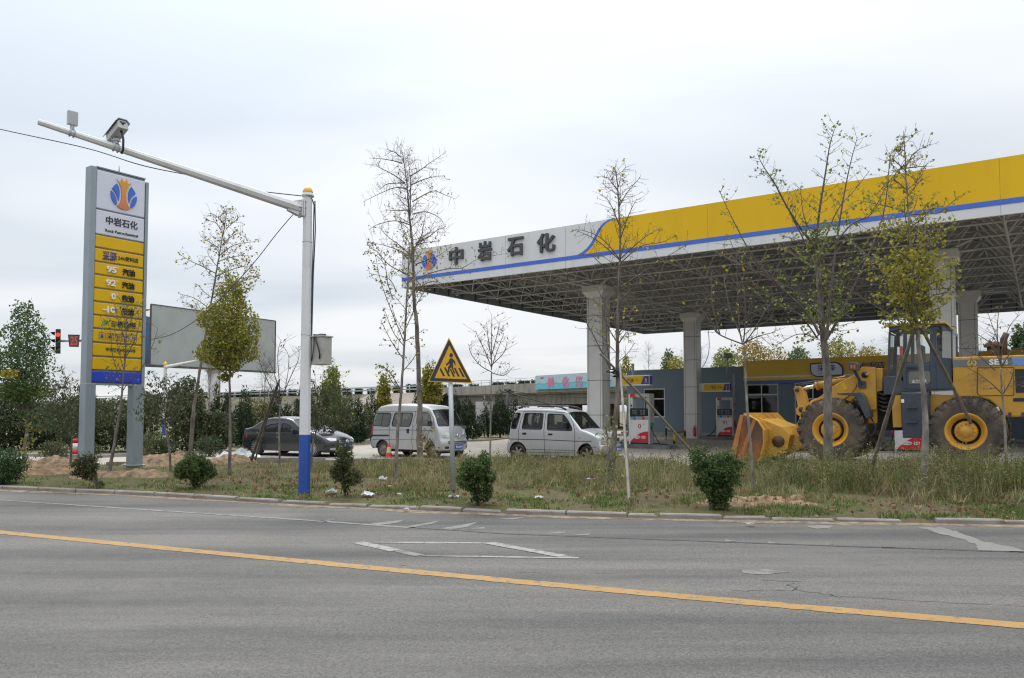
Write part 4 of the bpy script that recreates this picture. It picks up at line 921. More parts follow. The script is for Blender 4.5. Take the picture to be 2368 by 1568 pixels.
# ================================================================ PRICE PYLON
YL, YR = 20.56, 21.7
pL, pR = D(216, 640, YL), D(331.5, 640, YR); px_ = Vector((pR.x - pL.x, pR.y - pL.y, 0)); PW = px_.length; px_.normalize()
pang = math.atan2(px_.y, px_.x)
py0 = empty('price_pylon', (pL.x, pL.y, 0), pang, 'tall price pylon with white head and yellow panels on two grey posts', 'pylon sign')
MT['pylon_frame'] = M('pylon_frame', (0.285, 0.335, 0.37), 0.45, 0.25, var=0.05, vscale=1.5, dirt=(0.22, 0.25, 0.27), dscale=1.4, dlo=0.55, dhi=0.8)
def pz(v): return D(222, v / 1.7305, YL).z
pn = pL - Vector((0, 0, pL.z))
def c34(x, y): return plane_hit(*PX(320 + x / 3.41, 640 + y / 3.41), pn, px_)
def c24(x, y): return plane_hit(*PX(320 + x / 2.4125, 950 + y / 2.4125), pn, px_)
pf = lambda a, z, q=0.0: Vector((a, -q, z))
DEP = 0.30
ztop_ = pz(668); zbl0 = pz(1533.6)
mb = MB(); mb.box((-.075, DEP / 2 - .04, (ztop_ + zbl0) / 2 - .03), (0.15, DEP, ztop_ - zbl0 + .06)); mb.build('side_frame', 'pylon_frame', py0, bevel=.008)
mb = MB(); mb.box((PW + .042, DEP / 2 - .04, (ztop_ + zbl0) / 2 - .06), (0.085, DEP, ztop_ - zbl0 - .04)); mb.build('side_frame', 'pylon_frame', py0, bevel=.008)
mb = MB(); mb.box((PW / 2, DEP / 2 - .01, (ztop_ + zbl0) / 2), (PW - .004, DEP - .08, ztop_ - zbl0 - .02)); mb.box((PW / 2, DEP / 2 - .03, ztop_ + .012), (PW - .004, DEP - .02, .03)); mb.box((PW / 2, DEP / 2 - .03, zbl0 - .02), (PW - .004, DEP - .04, .04)); mb.build('cabinet', 'pylon_frame', py0)
mb = MB(); mb.tube([(PW * .48, .08, ztop_), (PW * .48, .08, ztop_ + .22)], .018, 8); mb.tube([(PW * .48, .08, ztop_ + .02), (PW * .55, .08, ztop_)], .018, 8); mb.build('lifting_eye', 'galv', py0)
gz = lambda x: 0.05
mb = MB(); mb.box((-0.02, DEP / 2 - .04, (zbl0 + 0.0) / 2 - .03), (0.27, DEP + .02, zbl0 + 0.05)); mb.build('post', 'pylon_frame', py0, bevel=.01)
mb = MB(); mb.box((PW - .08, DEP / 2 - .04, (zbl0) / 2 - .03), (0.31, DEP + .02, zbl0 + 0.05)); mb.box((PW - .08, DEP / 2 - .04, .22), (0.42, DEP + .12, .04)); mb.build('post', 'pylon_frame', py0, bevel=.01)
zs = [pz(v) for v in (676, 835, 937, 990, 1045.5, 1097.5, 1152, 1206, 1260, 1314, 1370, 1426, 1482, 1533)]
mats = ['panel_white', 'panel_white'] + ['sign_yellow'] * 10 + ['sign_blue']
panels = []
for i, m_ in enumerate(mats):
    a, b = zs[i + 1] + .028, zs[i] - .012
    mb = MB(); mb.box((PW / 2, 0.015, (a + b) / 2), (PW - .03, .07, b - a)); panels.append(mb.build('sign_panel', m_, py0, bevel=.022))
lf = lambda a, z, q=0.0: pf(a, z, q + .020)
def txt(mb, s, fn, at, w_=None, h_=None, ext=.008, off=0.0):
    a, z = fn(*at); W_ = H_ = None
    if w_: W_ = fn(at[0] + w_ / 2, at[1])[0] - fn(at[0] - w_ / 2, at[1])[0]
    if h_: H_ = fn(at[0], at[1] - h_ / 2)[1] - fn(at[0], at[1] + h_ / 2)[1]
    add_text(mb, s, (a, z), lf, height=H_, width=W_, ext=ext, off=off)
# emblem
a0 = c34(408, 480)[0]; a1 = c34(765, 520)[0]; zt_ = c34(565, 258)[1]; zb_ = c34(600, 690)[1]
logo(lf, ((a0 + a1) / 2, (zt_ + zb_) / 2), (a1 - a0) / 3.76, (zt_ - zb_) / 4.33, panels[0], 0.03)
mb = MB(); txt(mb, '中岩石化', c34, (567, 862), 432, 112, off=.012); txt(mb, 'Rock Petrochemical', c34, (565, 1002), 445, None); mb.build('lettering', 'ink', panels[1])
mb = MB(); txt(mb, '采驿', c24, (284, 182), 138, 84); txt(mb, 'CAIYI STORE', c24, (265, 214), 104, None); mb.build('shop_lettering', 'ink_blue', panels[3])
mb = MB(); txt(mb, '24h便利店', c24, (461, 213), 196, None); mb.build('lettering', 'ink', panels[3])
for k, (num, nx_, ny_, nw, zh, zx, zy) in enumerate((('95', 297, 313, 92, '汽油', 464, 343), ('92', 291, 441, 92, '汽油', 458, 468), ('0', 316, 571, 42, '柴油', 456, 594), ('-10', 272, 702, 120, '柴油', 453, 720))):
    mb = MB()
    if num == '-10': txt(mb, '10', c24, (293, 701), 76, 62, ext=.02, off=.03); a, z = c24(232, 700); a2 = c24(214, 700)[0]; a3 = c24(251, 700)[0]; mb.box(((a2 + a3) / 2, -.02, z), (a3 - a2, .05, .028))
    else: txt(mb, num, c24, (nx_, ny_), nw, 62, ext=.02, off=.03)
    txt(mb, '#', c24, (nx_ + nw / 2 + 16, ny_ - 12), None, 22, ext=.008)
    mb.build('grade_number', 'letter_white', panels[4 + k])
    mb = MB(); txt(mb, zh, c24, (zx, zy), 116, 64, ext=.02, off=.012); mb.build('lettering', 'ink', panels[4 + k])
mb = MB(); txt(mb, '三桶油网', c24, (414, 842), 234, 58, ext=.012); mb.build('lettering', 'ink', panels[8])
cx_, cz_ = c24(236, 826); rr = (c24(264, 826)[0] - c24(208, 826)[0]) / 2
ring = [(math.sin(q * math.pi / 3) * rr, math.cos(q * math.pi / 3) * rr) for q in range(6)]
mb = MB()
for q in range(6):
    (x0, z0), (x1, z1) = ring[q], ring[(q + 1) % 6]
    mb.prism([(cx_ + x0, cz_ + z0), (cx_ + x1 * .97 + x0 * .03, cz_ + z1 * .97 + z0 * .03), (cx_ + x1 * .62, cz_ + z1 * .62), (cx_ + x0 * .62, cz_ + z0 * .62)], lf, 0, .006)
mb.prism([(cx_, cz_ + rr * .5)] + [(cx_ + rr * .3 * math.sin(q), cz_ - rr * .12 - rr * .3 * math.cos(q)) for q in (1.9, 1.3, .7, 0, -.7, -1.3, -1.9)], lf, 0, .006)
mb.build('drop_emblem', 'green_ink', panels[8])
mb = MB()
for q, (ix, iy) in enumerate(((211, 951), (289, 959), (364, 965), (435, 971), (510, 977))):
    a, z = c24(ix, iy); s_ = (c24(ix + 31, iy)[0] - c24(ix - 31, iy)[0]) / 2; e_ = s_ * .11
    for (bx, bz, bw, bh) in ((0, s_, 2 * s_, e_), (0, -s_, 2 * s_, e_), (-s_, 0, e_, 2 * s_ - e_), (s_, 0, e_, 2 * s_ - e_)): mb.box((a + bx, -.023, z + bz), (bw, .006, bh))
    B = lambda x, y, w_, h_: mb.box((a + x * s_, -.023, z + y * s_), (w_ * s_, .006, h_ * s_))
    if q == 0: B(-.15, -.25, .75, .8); B(-.15, .45, .75, .15); B(-.47, .2, .12, .5); B(.17, .2, .12, .5); B(.5, -.1, .12, .9); B(.36, -.55, .2, .1)
    elif q == 1: B(0, -.15, 1.2, .45); B(-.3, .22, .6, .3); B(.45, .1, .12, .9); B(.6, .5, .4, .12); B(-.35, -.5, .3, .25); B(.35, -.5, .3, .25)
    elif q == 2: B(.1, .15, 1.0, .12); B(.1, -.15, .8, .12); B(-.45, .4, .4, .12); B(-.2, -.55, .2, .2); B(.35, -.55, .2, .2); B(-.25, .0, .12, .5); B(.5, .0, .12, .4)
    elif q == 3: B(0, .45, 1.2, .14); B(0, .1, .9, .14); B(0, -.25, 1.1, .3); B(-.35, -.6, .25, .2); B(.35, -.6, .25, .2)
    else: B(-.35, .1, .14, 1.1); B(.35, .1, .14, 1.1); B(0, .45, .8, .14); B(0, .05, .8, .14); B(0, -.5, 1.1, .14)
mb.build('service_icons', 'ink_blue', panels[9])
mb = MB(); txt(mb, '中岩石化NO.004号', c24, (390, 1088), 284, None); mb.build('lettering', 'ink', panels[10])

# ================================================================ CAMERA POLE by the road
PY = hit(703, 1140).y; print('pole', PY) if 0 else None; pb = D(703, 1141, PY); pt = D(712, 455, PY); gz0 = ground_z(pb.x, pb.y)
base = Vector((pb.x, pb.y, gz0)); pole = empty('camera_pole', base, 0, 'white octagonal road camera pole with blue foot, amber dome and long arm', 'camera pole')
L = lambda p: Vector(p) - base
zbl = D(703, 1005, PY).z; ztp = pt.z
axx = lambda z: (pt.x - pb.x) * 0.0 * z
mb = MB(); mb.tube([(0, 0, -.1), (0, 0, zbl - gz0)], [.122, .116], 8, sm=False); mb.build('blue_foot', 'blue_paint', pole)
mb = MB(); mb.tube([(0, 0, zbl - gz0), (0, 0, ztp - gz0)], [.114, .091], 8, sm=False); shaft = mb.build('shaft', 'white_paint', pole)
mb = MB(); z_ = ztp - gz0; mb.lathe([(0, z_), (.125, z_), (.13, z_ + .03), (.10, z_ + .05), (.098, z_ + .085)], n=20); mb.build('collar', 'white_paint', pole)
MT['amber'] = M('amber_plastic', (0.72, 0.40, 0.03), 0.25, var=0.04)
mb = MB(); mb.sphere((0, 0, z_ + .085), .095, 18, 9, half=True, sc=(1.1, 1.1, 1.25)); mb.build('amber_dome', 'amber', pole)
# arm
tipY = PY - 2.85; aT = L(D(88, 282, tipY)); aR = L(D(700, 483, PY)) + Vector((-.06, -.06, 0)); ad = (aT - aR).normalized()
ah = Vector((ad.x, ad.y, 0)).normalized(); an = Vector((-ah.y, ah.x, 0))
mb = MB(); mb.tube([aR - ad * .02, aR.lerp(aT, .33), aR.lerp(aT, .66), aT], [.110, .090, .070, .051], 8, sm=False); arm = mb.build('arm', 'white_paint', pole)
mb = MB(); mb.tube([aT + ad * .001, aT + ad * .004], .02, 8); mb.build('end_hole', 'black', arm)
mb = MB(); c_ = aR + ah * .02
for off in (0.0, -0.035): mb.box(c_ - ah * (.05 + off * -1), (.022, .25, .34), Matrix((ah, an, Vector((0, 0, 1)))).transposed())
for zz in (.14, -.14): mb.bar(c_ - ah * .18 + Vector((0, 0, zz)), c_ - ah * .06 + Vector((0, 0, zz)), .22, .02)
for sn in (-1, 1): mb.bar(c_ + an * sn * .06 + Vector((0, 0, .12)), c_ + ah * .22 + an * sn * .03 + Vector((0, 0, .06)), .015, .06); mb.bar(c_ + an * sn * .06 + Vector((0, 0, -.13)), c_ + ah * .22 + an * sn * .03 + Vector((0, 0, -.06)), .015, .06)
mb.build('bracket', 'white_paint', arm)
mb = MB()
for sn in (-1, 1):
    for zz in (-.13, 0, .13): mb.tube([c_ - ah * .13 + an * sn * .105 + Vector((0, 0, zz)), c_ + ah * .02 + an * sn * .105 + Vector((0, 0, zz))], .016, 6)
mb.build('bolt', 'galv', arm)
# positions along the arm
def on_arm(u, tag_):
    best = min(range(400), key=lambda i: abs(CU + F * ((base + aR.lerp(aT, i / 400)).x) / ((base + aR.lerp(aT, i / 400)).y * math.cos(PITCH) + ((base + aR.lerp(aT, i / 400)).z - CAMH) * math.sin(PITCH)) - u)); return aR.lerp(aT, best / 400), lerp(.110, .051, best / 400)
q, r_ = on_arm(166, 0); upv = Vector((0, 0, 1))
MT['cam_grey'] = M('camera_grey', (0.44, 0.45, 0.44), 0.45, var=0.05)
mb = MB()
for s_ in (-.03, .03): mb.lathe([(r_ + .004, -.012), (r_ + .016, -.012), (r_ + .016, .012), (r_ + .004, .012)], q + ad * s_, ad, 12)
mb.bar(q + upv * r_, q + upv * (r_ + .10), .05, .05); rb = mb.build('radar_clamp', 'galv', pole)
mb = MB(); rot = Matrix.Rotation(math.atan2(-an.x, an.y) + .15, 3, 'Z'); mb.box(q + upv * (r_ + .20), (.16, .08, .24), rot); bb = mb.build('radar_box', 'cam_grey', pole, bevel=.008)
mb = MB(); mb.box(q + upv * (r_ + .245) + rot @ Vector((0, -.045, 0)), (.13, .012, .13), rot); mb.build('radar_face', M('radar_face', (0.25, 0.29, 0.32), 0.4), bb)
mb = MB(); mb.box(q + upv * (r_ + .125) + rot @ Vector((0.0, -.045, 0)), (.12, .014, .05), rot); mb.build('name_plate', 'pump_white', bb)
q, r_ = on_arm(268, 0)
mb = MB()
for s_ in (-.035, .035): mb.lathe([(r_ + .004, -.012), (r_ + .016, -.012), (r_ + .016, .012), (r_ + .004, .012)], q + ad * s_, ad, 12)
mb.bar(q + upv * r_, q + upv * (r_ + .10), .07, .07); mb.box(q + upv * (r_ + .06), (.12, .10, .02)); mb.build('camera_clamp', 'galv', pole)
hd = Vector((-.74, .64, -.30)).normalized()                                       # looks away along the road, tilted down
hx = hd; hy = Vector((0, 0, 1)).cross(hx).normalized(); hz = hx.cross(hy); HM = Matrix((hx, hy, hz)).transposed(); hc = q + upv * (r_ + .20) - hd * .02
mb = MB(); prof = [(-.09, -.075), (.09, -.075), (.09, .04), (.055, .085), (-.055, .085), (-.09, .04)]
mb.prism(prof, lambda a, b, t_: hc + HM @ Vector((t_, a, b)), -.26, .24); hs = mb.build('camera_housing', 'cam_grey', pole, bevel=.006)
mb = MB(); prof = [(-.115, .045), (-.068, .102), (.068, .102), (.115, .045), (.125, .045), (.074, .112), (-.074, .112), (-.125, .045)]
mb.prism(prof, lambda a, b, t_: hc + HM @ Vector((t_, a, b)), -.28, .30); mb.build('sunshield', 'cam_grey', hs)
mb = MB(); mb.box(hc + HM @ Vector((-.262, 0, .045)), (.006, .10, .03), HM); mb.sphere(hc + HM @ Vector((-.265, 0, .02)), .025, 8, 6); mb.build('rear_plate', 'dark_metal', hs)
mb = MB(); s0 = hc + HM @ Vector((-.17, 0, -.08)); mb.tube([s0, s0 + Vector((.03, -.02, -.06)), s0 + Vector((.05, -.02, -.16)), s0 + Vector((.05, -.02, -.34)), s0 + Vector((.01, 0, -.40))], .02, 8); mb.build('camera_cable', 'black', hs)
# control box on the pole
bc = L(D(743, 812, PY)); mb = MB(); brot = Matrix.Rotation(R(-28), 3, 'Z')
bx0 = Vector((bc.x + .0, bc.y + .02, bc.z)); mb.box(bx0, (.31, .26, .56), brot); cb = mb.build('control_box', 'concrete', pole, bevel=.01)
cb.data.materials[0] = M('box_beige', (0.40, 0.395, 0.35), 0.5, var=0.06, vscale=2, dirt=(0.28, 0.26, 0.22), dscale=2, dlo=.55, dhi=.8)
mb = MB(); mb.box(bx0 + Vector((0, 0, .295)), (.35, .30, .03), brot); mb.build('lid', cb.data.materials[0], cb, bevel=.005)
mb = MB(); fr = brot @ Vector((0, -1, 0)); sd_ = brot @ Vector((1, 0, 0))
mb.tube([bx0 + Vector((0, 0, .32)) - sd_ * .15 + fr * .05, bx0 + Vector((0, 0, .35)) - sd_ * .02, bx0 + Vector((0, 0, .335)) + sd_ * .10, bx0 + Vector((0, 0, .32)) + sd_ * .06 + fr * .1, bx0 + Vector((0, 0, .33)) - sd_ * .12 + fr * .12], .014, 6)
fp_ = bx0 + fr * .145
mb.tube([fp_ + Vector((0, 0, .30)) - sd_ * .05, fp_ + Vector((0, 0, .22)) - sd_ * .02 + fr * .02, fp_ + Vector((0, 0, .08)) + sd_ * .06 + fr * .03, fp_ + Vector((0, 0, -.08)) + sd_ * .10 + fr * .02, fp_ + Vector((0, 0, -.16)) + sd_ * .07], .016, 6)
mb.tube([fp_ + Vector((0, 0, .28)) - sd_ * .08, fp_ + Vector((0, 0, .1)) - sd_ * .06 + fr * .02, fp_ + Vector((0, 0, -.1)) - sd_ * .09 + fr * .02, fp_ + Vector((0, 0, -.2)) - sd_ * .13], .011, 6)
mb.build('box_cable', 'black', cb)
mb = MB()
for zz in (.0, -.35): pass
mb.tube([L(D(724, 470, PY)), L(D(728, 465, PY)) + Vector((0, .0, 0)), L(D(729, 530, PY)), L(D(724, 640, PY)), L(D(719, 840, PY)), L(D(718, 850, PY))], .013, 6)
mb.tube([L(D(716, 455, PY)) + Vector((0, -.08, 0)), L(D(722, 462, PY)), L(D(726, 475, PY)), L(D(724, 560, PY)), L(D(720, 700, PY)), L(D(718, 770, PY))], .012, 6); mb.build('conduit', 'cable', pole)
mb = MB()
for vv, rr_ in ((560, .103), (775, .109)): zz = D(707, vv, PY).z - gz0; mb.lathe([(rr_, -.006), (rr_ + .003, 0), (rr_, .006)], (0, 0, zz), (0.05, 0, 1), 8)
mb.build('weld_ring', 'galv', shaft)
# wires
def catenary(P, rad, name, label, cat='cable'):
    S = []
    for i in range(len(P) - 1):
        p0, p1, p2, p3 = P[max(i - 1, 0)], P[i], P[i + 1], P[min(i + 2, len(P) - 1)]
        for k_ in range(8):
            s_ = k_ / 8; S.append(0.5 * ((2 * p1) + (p2 - p0) * s_ + (2 * p0 - 5 * p1 + 4 * p2 - p3) * s_ * s_ + (3 * p1 - p0 - 3 * p2 + p3) * s_ ** 3))
    S.append(P[-1]); mb = MB(); return tag(mb.tube(S, rad, 6).build(name, 'cable'), label, cat)
catenary([D(-260, 240, 20), D(0, 299, 17), D(200, 343, 15.6), D(330, 383, 14.8), D(460, 410, PY + .2), D(570, 438, PY), D(640, 447, PY - .1), D(696, 453, PY - .1)], .011, 'overhead_wire', 'dark overhead wire sagging from the left edge to the top of the white camera pole')
catenary([D(688, 484, PY), D(640, 540, PY + .6), D(590, 604, PY + 1.3), D(535, 665, 17.8), D(470, 728, 19), D(400, 772, 21), D(344, 786, 21.9)], .009, 'overhead_wire', 'thin wire running down from the camera pole arm past the ginkgo to the price pylon')

# ================================================================ PEDESTRIAN WARNING SIGN
wy = hit(1049, 1151).y; wb = D(1049, 1151, wy); gzw = ground_z(wb.x, wb.y); base = Vector((wb.x, wb.y, gzw))
ws = empty('warning_sign', base, 0, 'yellow triangular pedestrian crossing warning sign on a grey steel post', 'road sign')
L = lambda p: Vector(p) - base
tp_ = L(D(1040, 840, wy + .07))
mb = MB(); mb.tube([(0, 0, -.1), tp_], .046, 14); mb.build('post', 'galv', ws)
mb = MB(); mb.box((0, 0, .02), (.2, .2, .02)); mb.build('base_plate', 'galv', ws)
wp = lambda x, y, q=0.0: L(D(*PX(1700 + x / 6.818, 1330 + y / 6.818), wy - q))
def rounded(P, r=34):
    o = []
    for i in range(len(P)):
        a, b, c = Vector(P[i - 1]), Vector(P[i]), Vector(P[(i + 1) % len(P)])
        u_, v_ = (a - b).normalized(), (c - b).normalized()
        for t_ in (0, .5, 1): k_ = b + u_ * r * (1 - t_) + v_ * r * t_; k_ = k_.lerp(b, .35 if t_ == .5 else 0); o.append((k_.x, k_.y))
    return o
MT['sign_amber'] = M('sign_amber', (0.70, 0.37, 0.012), 0.45, var=0.03)
MT['aluminium'] = M('aluminium', (0.5, 0.5, 0.5), 0.4, .6)
mb = MB(); mb.prism(rounded([(652, 140), (85, 1345), (1300, 1390)], 14), wp, 0, .004); pln = mb.build('sign_plate', 'sign_amber', ws)
mb = MB(); mb.prism(rounded([(652, 140), (85, 1345), (1300, 1390)], 14), wp, -.012, -.0005); mb.build('plate_back', 'aluminium', pln)
mb = MB(); mb.prism(rounded([(654, 185), (112, 1325), (1268, 1365)], 42), wp, .0045, .006); mb.build('black_border', 'ink', pln)
mb = MB(); mb.prism([(667, 355), (262, 1247), (1145, 1278)], wp, .0065, .008); mb.build('yellow_field', 'sign_amber', pln)
mb = MB(); mb.prism([(714 + 48 * math.cos(q * math.pi / 10), 627 + 61 * math.sin(q * math.pi / 10)) for q in range(20)], wp, .0085, .0095)
mb.prism([(720, 703), (757, 718), (815, 782), (828, 815), (833, 880), (822, 900), (806, 895), (802, 850), (795, 838), (765, 815), (768, 950), (775, 1000), (800, 1060), (828, 1105), (822, 1128), (800, 1128), (780, 1105), (740, 1010), (715, 945), (672, 1000), (668, 1085), (655, 1105), (640, 1095), (622, 1055), (628, 950), (665, 900), (668, 845), (655, 855), (605, 905), (580, 908), (570, 885), (580, 860), (640, 800), (670, 730), (690, 708)], wp, .0085, .0095)
for P in ([(430, 965), (550, 1195), (490, 1195), (403, 1020)], [(512, 955), (565, 957), (622, 1064), (640, 1100), (690, 1203), (632, 1200)], [(680, 1010), (708, 988), (822, 1212), (765, 1210)], [(781, 966), (830, 965), (952, 1207), (893, 1205)], [(905, 972), (958, 975), (1085, 1217), (1028, 1215)]): mb.prism(P, wp, .0085, .0094)
mb.build('pedestrian_symbol', 'ink', pln)
mb = MB(); mb.bar(L(D(1028, 860, wy + .02)), L(D(1053, 861, wy + .02)), .02, .05); mb.bar(L(D(1028, 820, wy + .02)), L(D(1050, 821, wy + .02)), .02, .05); mb.build('clamp', 'galv', ws)

# ================================================================ TRAFFIC SIGNAL and second camera pole behind the pylon
TY = 38.8; tb = D(301, 990, TY); base = Vector((tb.x, tb.y, 0.1)); L = lambda p: Vector(p) - base
ts = empty('traffic_signal', base, 0, 'traffic signal on a white mast arm showing red beside a red countdown', 'traffic signal')
mb = MB(); mb.tube([(0, 0, 0), (0, 0, .9)], .15, 8, sm=False); mb.build('blue_foot', 'blue_paint', ts)
mb = MB(); mb.tube([(0, 0, .9), (0, 0, L(D(301, 770, TY)).z)], [.148, .12], 8, sm=False); mb.build('mast', 'white_paint', ts)
mb = MB(); mb.tube([L(D(301, 785, TY)), L(D(128, 788.5, TY))], [.10, .06], 10); mb.build('arm', 'white_paint', ts)
tf = lambda u, v, q=0.0: L(D(u, v, TY - q))
mb = MB(); mb.prism([(128.5, 761), (140.5, 761), (140, 818), (128, 818)], tf, .08, .30); hd_ = mb.build('signal_head', 'black', ts)
MT['lamp_red'] = emis('lamp_red', (1.0, 0.10, 0.06), .75)
MT['lamp_off'] = M('lamp_off', (0.10, 0.10, 0.10), 0.3)
for k, vv in enumerate((774, 791, 808.5)):
    mb = MB(); mb.lathe([(0, 0), (.11, 0), (.11, .02), (0, .03)], tf(134.5, vv, .30), (0, -1, 0), 14); mb.build('lens', 'lamp_red' if k == 0 else 'lamp_off', hd_)
    mb = MB(); c_ = tf(133, vv, .30); mb.add([c_ + Vector(p) for p in ((.14, 0, .15), (-.12, 0, .15), (-.22, -.26, .11), (.10, -.26, .11), (-.14, 0, -.05), (-.2, -.16, .02))], [(0, 1, 2, 3), (1, 4, 5, 2)]); mb.build('visor', 'black', hd_)
mb = MB(); mb.prism([(157, 773.5), (184.5, 774), (182, 802.5), (160, 802)], tf, .08, .26); cd = mb.build('countdown_box', 'black', ts)
mb = MB(); mb.prism([(160, 776), (182, 776.4), (180, 800.5), (162, 800)], tf, .262, .268); mb.build('countdown_face', M('countdown_face', (0.10, 0.085, 0.085), 0.3), cd)
mb = MB(); a_, b_ = tf(171, 788, .27), None; add_text(mb, '25', (0, 0), lambda a, b, q=0: tf(171, 788, .27) + Vector((a, -q, b)), height=.44, width=.36, ext=.004, off=.0); mb.build('red_digits', emis('digit_red', (1.0, 0.12, 0.08), 0.45), cd)
PY2 = 52; pb2 = D(379, 1000, PY2); base = Vector((pb2.x, pb2.y, .1)); L = lambda p: Vector(p) - base
p2 = empty('camera_pole', base, 0, 'distant white camera pole with amber dome in front of the grey billboard', 'camera pole')
zt2 = L(D(380, 843, PY2)).z
mb = MB(); mb.tube([(0, 0, 0), (0, 0, 1.1)], .13, 8, sm=False); mb.build('blue_foot', 'blue_paint', p2)
mb = MB(); mb.tube([(0, 0, 1.1), (0, 0, zt2)], [.125, .105], 8, sm=False); mb.build('shaft', 'white_paint', p2)
mb = MB(); mb.lathe([(.14, zt2 - .02), (.14, zt2 + .03), (.12, zt2 + .06)], n=14); mb.sphere((0, 0, zt2 + .05), .12, 12, 6, half=True, sc=(1, 1, 1.15)); mb.build('amber_dome', 'amber', p2)
mb = MB(); mb.tube([L(D(383, 849, PY2)), L(D(487, 828, PY2 - 2))], [.12, .06], 8, sm=False); ar2 = mb.build('arm', 'white_paint', p2)
mb = MB(); c_ = L(D(456, 826, PY2 - 1.5)); mb.box(c_, (.55, .2, .2), Matrix.Rotation(R(12), 3, 'Y')); mb.bar(c_ + Vector((.25, 0, -.05)), c_ + Vector((.35, 0, -.32)), .08, .08); mb.build('camera_housing', 'cam_grey', p2)

# ================================================================ BILLBOARD
def pt3(u, v, Y): return D(u, v, Y)
B0t, B0b = D(349, 704, 58), D(349, 847, 58); B1t = D(637, 737, 69); zt, zb = B0t.z, B0b.z
bdir = Vector((B1t.x - B0t.x, B1t.y - B0t.y, 0)); BW = bdir.length; bdir.normalize(); bn = Vector((bdir.y, -bdir.x, 0))
BC = Vector((B0t.x, B0t.y, 0)); post = D(493, 1000, 63.5); base = Vector((post.x, post.y, .1)); L = lambda p: Vector(p) - base
bb = empty('billboard', base, 0, 'big blank grey corrugated billboard on a rusty white column behind the pylon', 'billboard')
MT['bb_panel'] = M('billboard_sheet', (0.385, 0.41, 0.405), 0.5, 0.1, var=0.06, vscale=0.8, dirt=(0.32, 0.34, 0.33), dscale=.5, dlo=.5, dhi=.75)
MT['bb_blue'] = M('billboard_blue', (0.07, 0.17, 0.33), 0.6, var=0.15, vscale=.8)
MT['rust'] = M('rust', (0.20, 0.085, 0.035), 0.9, var=0.3, vscale=4)
MT['bb_post'] = M('rusty_white', (0.50, 0.48, 0.47), 0.6, var=0.08, vscale=.8, dirt=(0.30, 0.14, 0.06), dscale=1.1, dlo=.56, dhi=.66, stretch=(1, 1, 2.2))
mb = MB(); nst = 46; vs = []; fs = []
for i in range(nst * 2 + 1):
    a = BW * i / (nst * 2); q = .022 * (i % 2)
    vs += [L(BC + bdir * a + bn * q + Vector((0, 0, zb + .15))), L(BC + bdir * a + bn * q + Vector((0, 0, zt)))]
fs = [(2 * i, 2 * i + 2, 2 * i + 3, 2 * i + 1) for i in range(nst * 2)]
mb.add(vs, fs); mb.build('grey_face', 'bb_panel', bb, fix=False)
mb = MB(); mb.bar(L(BC + Vector((0, 0, zb + .06))), L(BC + bdir * BW + Vector((0, 0, zb + .06))), .35, .14); mb.bar(L(BC + Vector((0, 0, zt + .03))), L(BC + bdir * BW + Vector((0, 0, zt + .03))), .1, .06); mb.bar(L(BC + Vector((0, 0, zb))), L(BC + Vector((0, 0, zt))), .1, .1); mb.bar(L(BC + bdir * BW + Vector((0, 0, zb))), L(BC + bdir * BW + Vector((0, 0, zt))), .1, .1); mb.build('frame', M('bb_frame', (0.10, 0.085, 0.075), 0.8, var=.3), bb)
B2 = BC - bn * 3.2 - bdir * 2.2
mb = MB(); e_ = Vector((0, 0, 1)); d2 = (BC + bdir * BW - bn * .8 - B2)
vs = []
for i in range(40): p = B2 + d2 * (i / 39); vs += [L(p + e_ * (zb + .1) + bn * .05 * (i % 2)), L(p + e_ * (zt - .6) + bn * .05 * (i % 2))]
mb.add(vs, [(2 * i, 2 * i + 2, 2 * i + 3, 2 * i + 1) for i in range(39)]); mb.build('blue_face', 'bb_blue', bb, fix=False)
mb = MB()
for k in range(5):
    z_ = lerp(zb + .1, zt - .4, k / 4); mb.bar(L(BC - bn * .1 + e_ * z_), L(B2 + bn * .15 + e_ * (z_ - .1)), .07, .07)
    if k < 4: z2 = lerp(zb + .1, zt - .4, (k + 1) / 4); mb.bar(L(BC - bn * .1 + e_ * z_), L(B2 + bn * .15 + e_ * z2), .05, .05); mb.bar(L(BC - bn * .1 + e_ * z2), L(B2 + bn * .15 + e_ * z_), .05, .05)
mb.build('lattice', 'rust', bb)
mb = MB(); mb.tube([(0, 0, -.1), (0, 0, zb - base.z)], [.52, .48], 20); mb.lathe([(.5, zb - base.z - .3), (.68, zb - base.z - .02)], n=20); cl = mb.build('column', 'bb_post', bb)
mb = MB()
for s_ in (-.12, .12): mb.tube([(.52 + .0, s_ - .2, 0.5), (.52, s_ - .2, zb - base.z)], .02, 5)
for k in range(14): mb.tube([(.52, -.32, .6 + k * .38), (.52, -.08, .6 + k * .38)], .015, 5)
mb.build('ladder', 'rust', cl)

# ================================================================ OVERPASS and embankment
OZ = 4.45
oa = G(1004, 897, OZ); ob = G(1377, 879, OZ); od = Vector((ob.x - oa.x, ob.y - oa.y, 0)).normalized(); on = Vector((od.y, -od.x, 0))
oc = ob + od * 6
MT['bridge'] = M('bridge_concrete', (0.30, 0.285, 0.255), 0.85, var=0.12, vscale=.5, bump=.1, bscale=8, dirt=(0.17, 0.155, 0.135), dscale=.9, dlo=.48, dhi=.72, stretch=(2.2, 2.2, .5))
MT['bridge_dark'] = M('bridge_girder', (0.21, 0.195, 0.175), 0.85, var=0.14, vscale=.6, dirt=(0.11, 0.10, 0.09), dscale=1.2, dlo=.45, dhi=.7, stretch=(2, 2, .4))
base = Vector((oa.x, oa.y, 0)); L = lambda p: Vector(p) - base
br = empty('overpass', base, 0, 'grey concrete highway overpass crossing behind the parked vans', 'bridge')
OL = (oc - oa).length
P_ = lambda a, b, z: od * a - on * b + Vector((0, 0, z))       # a along, b behind
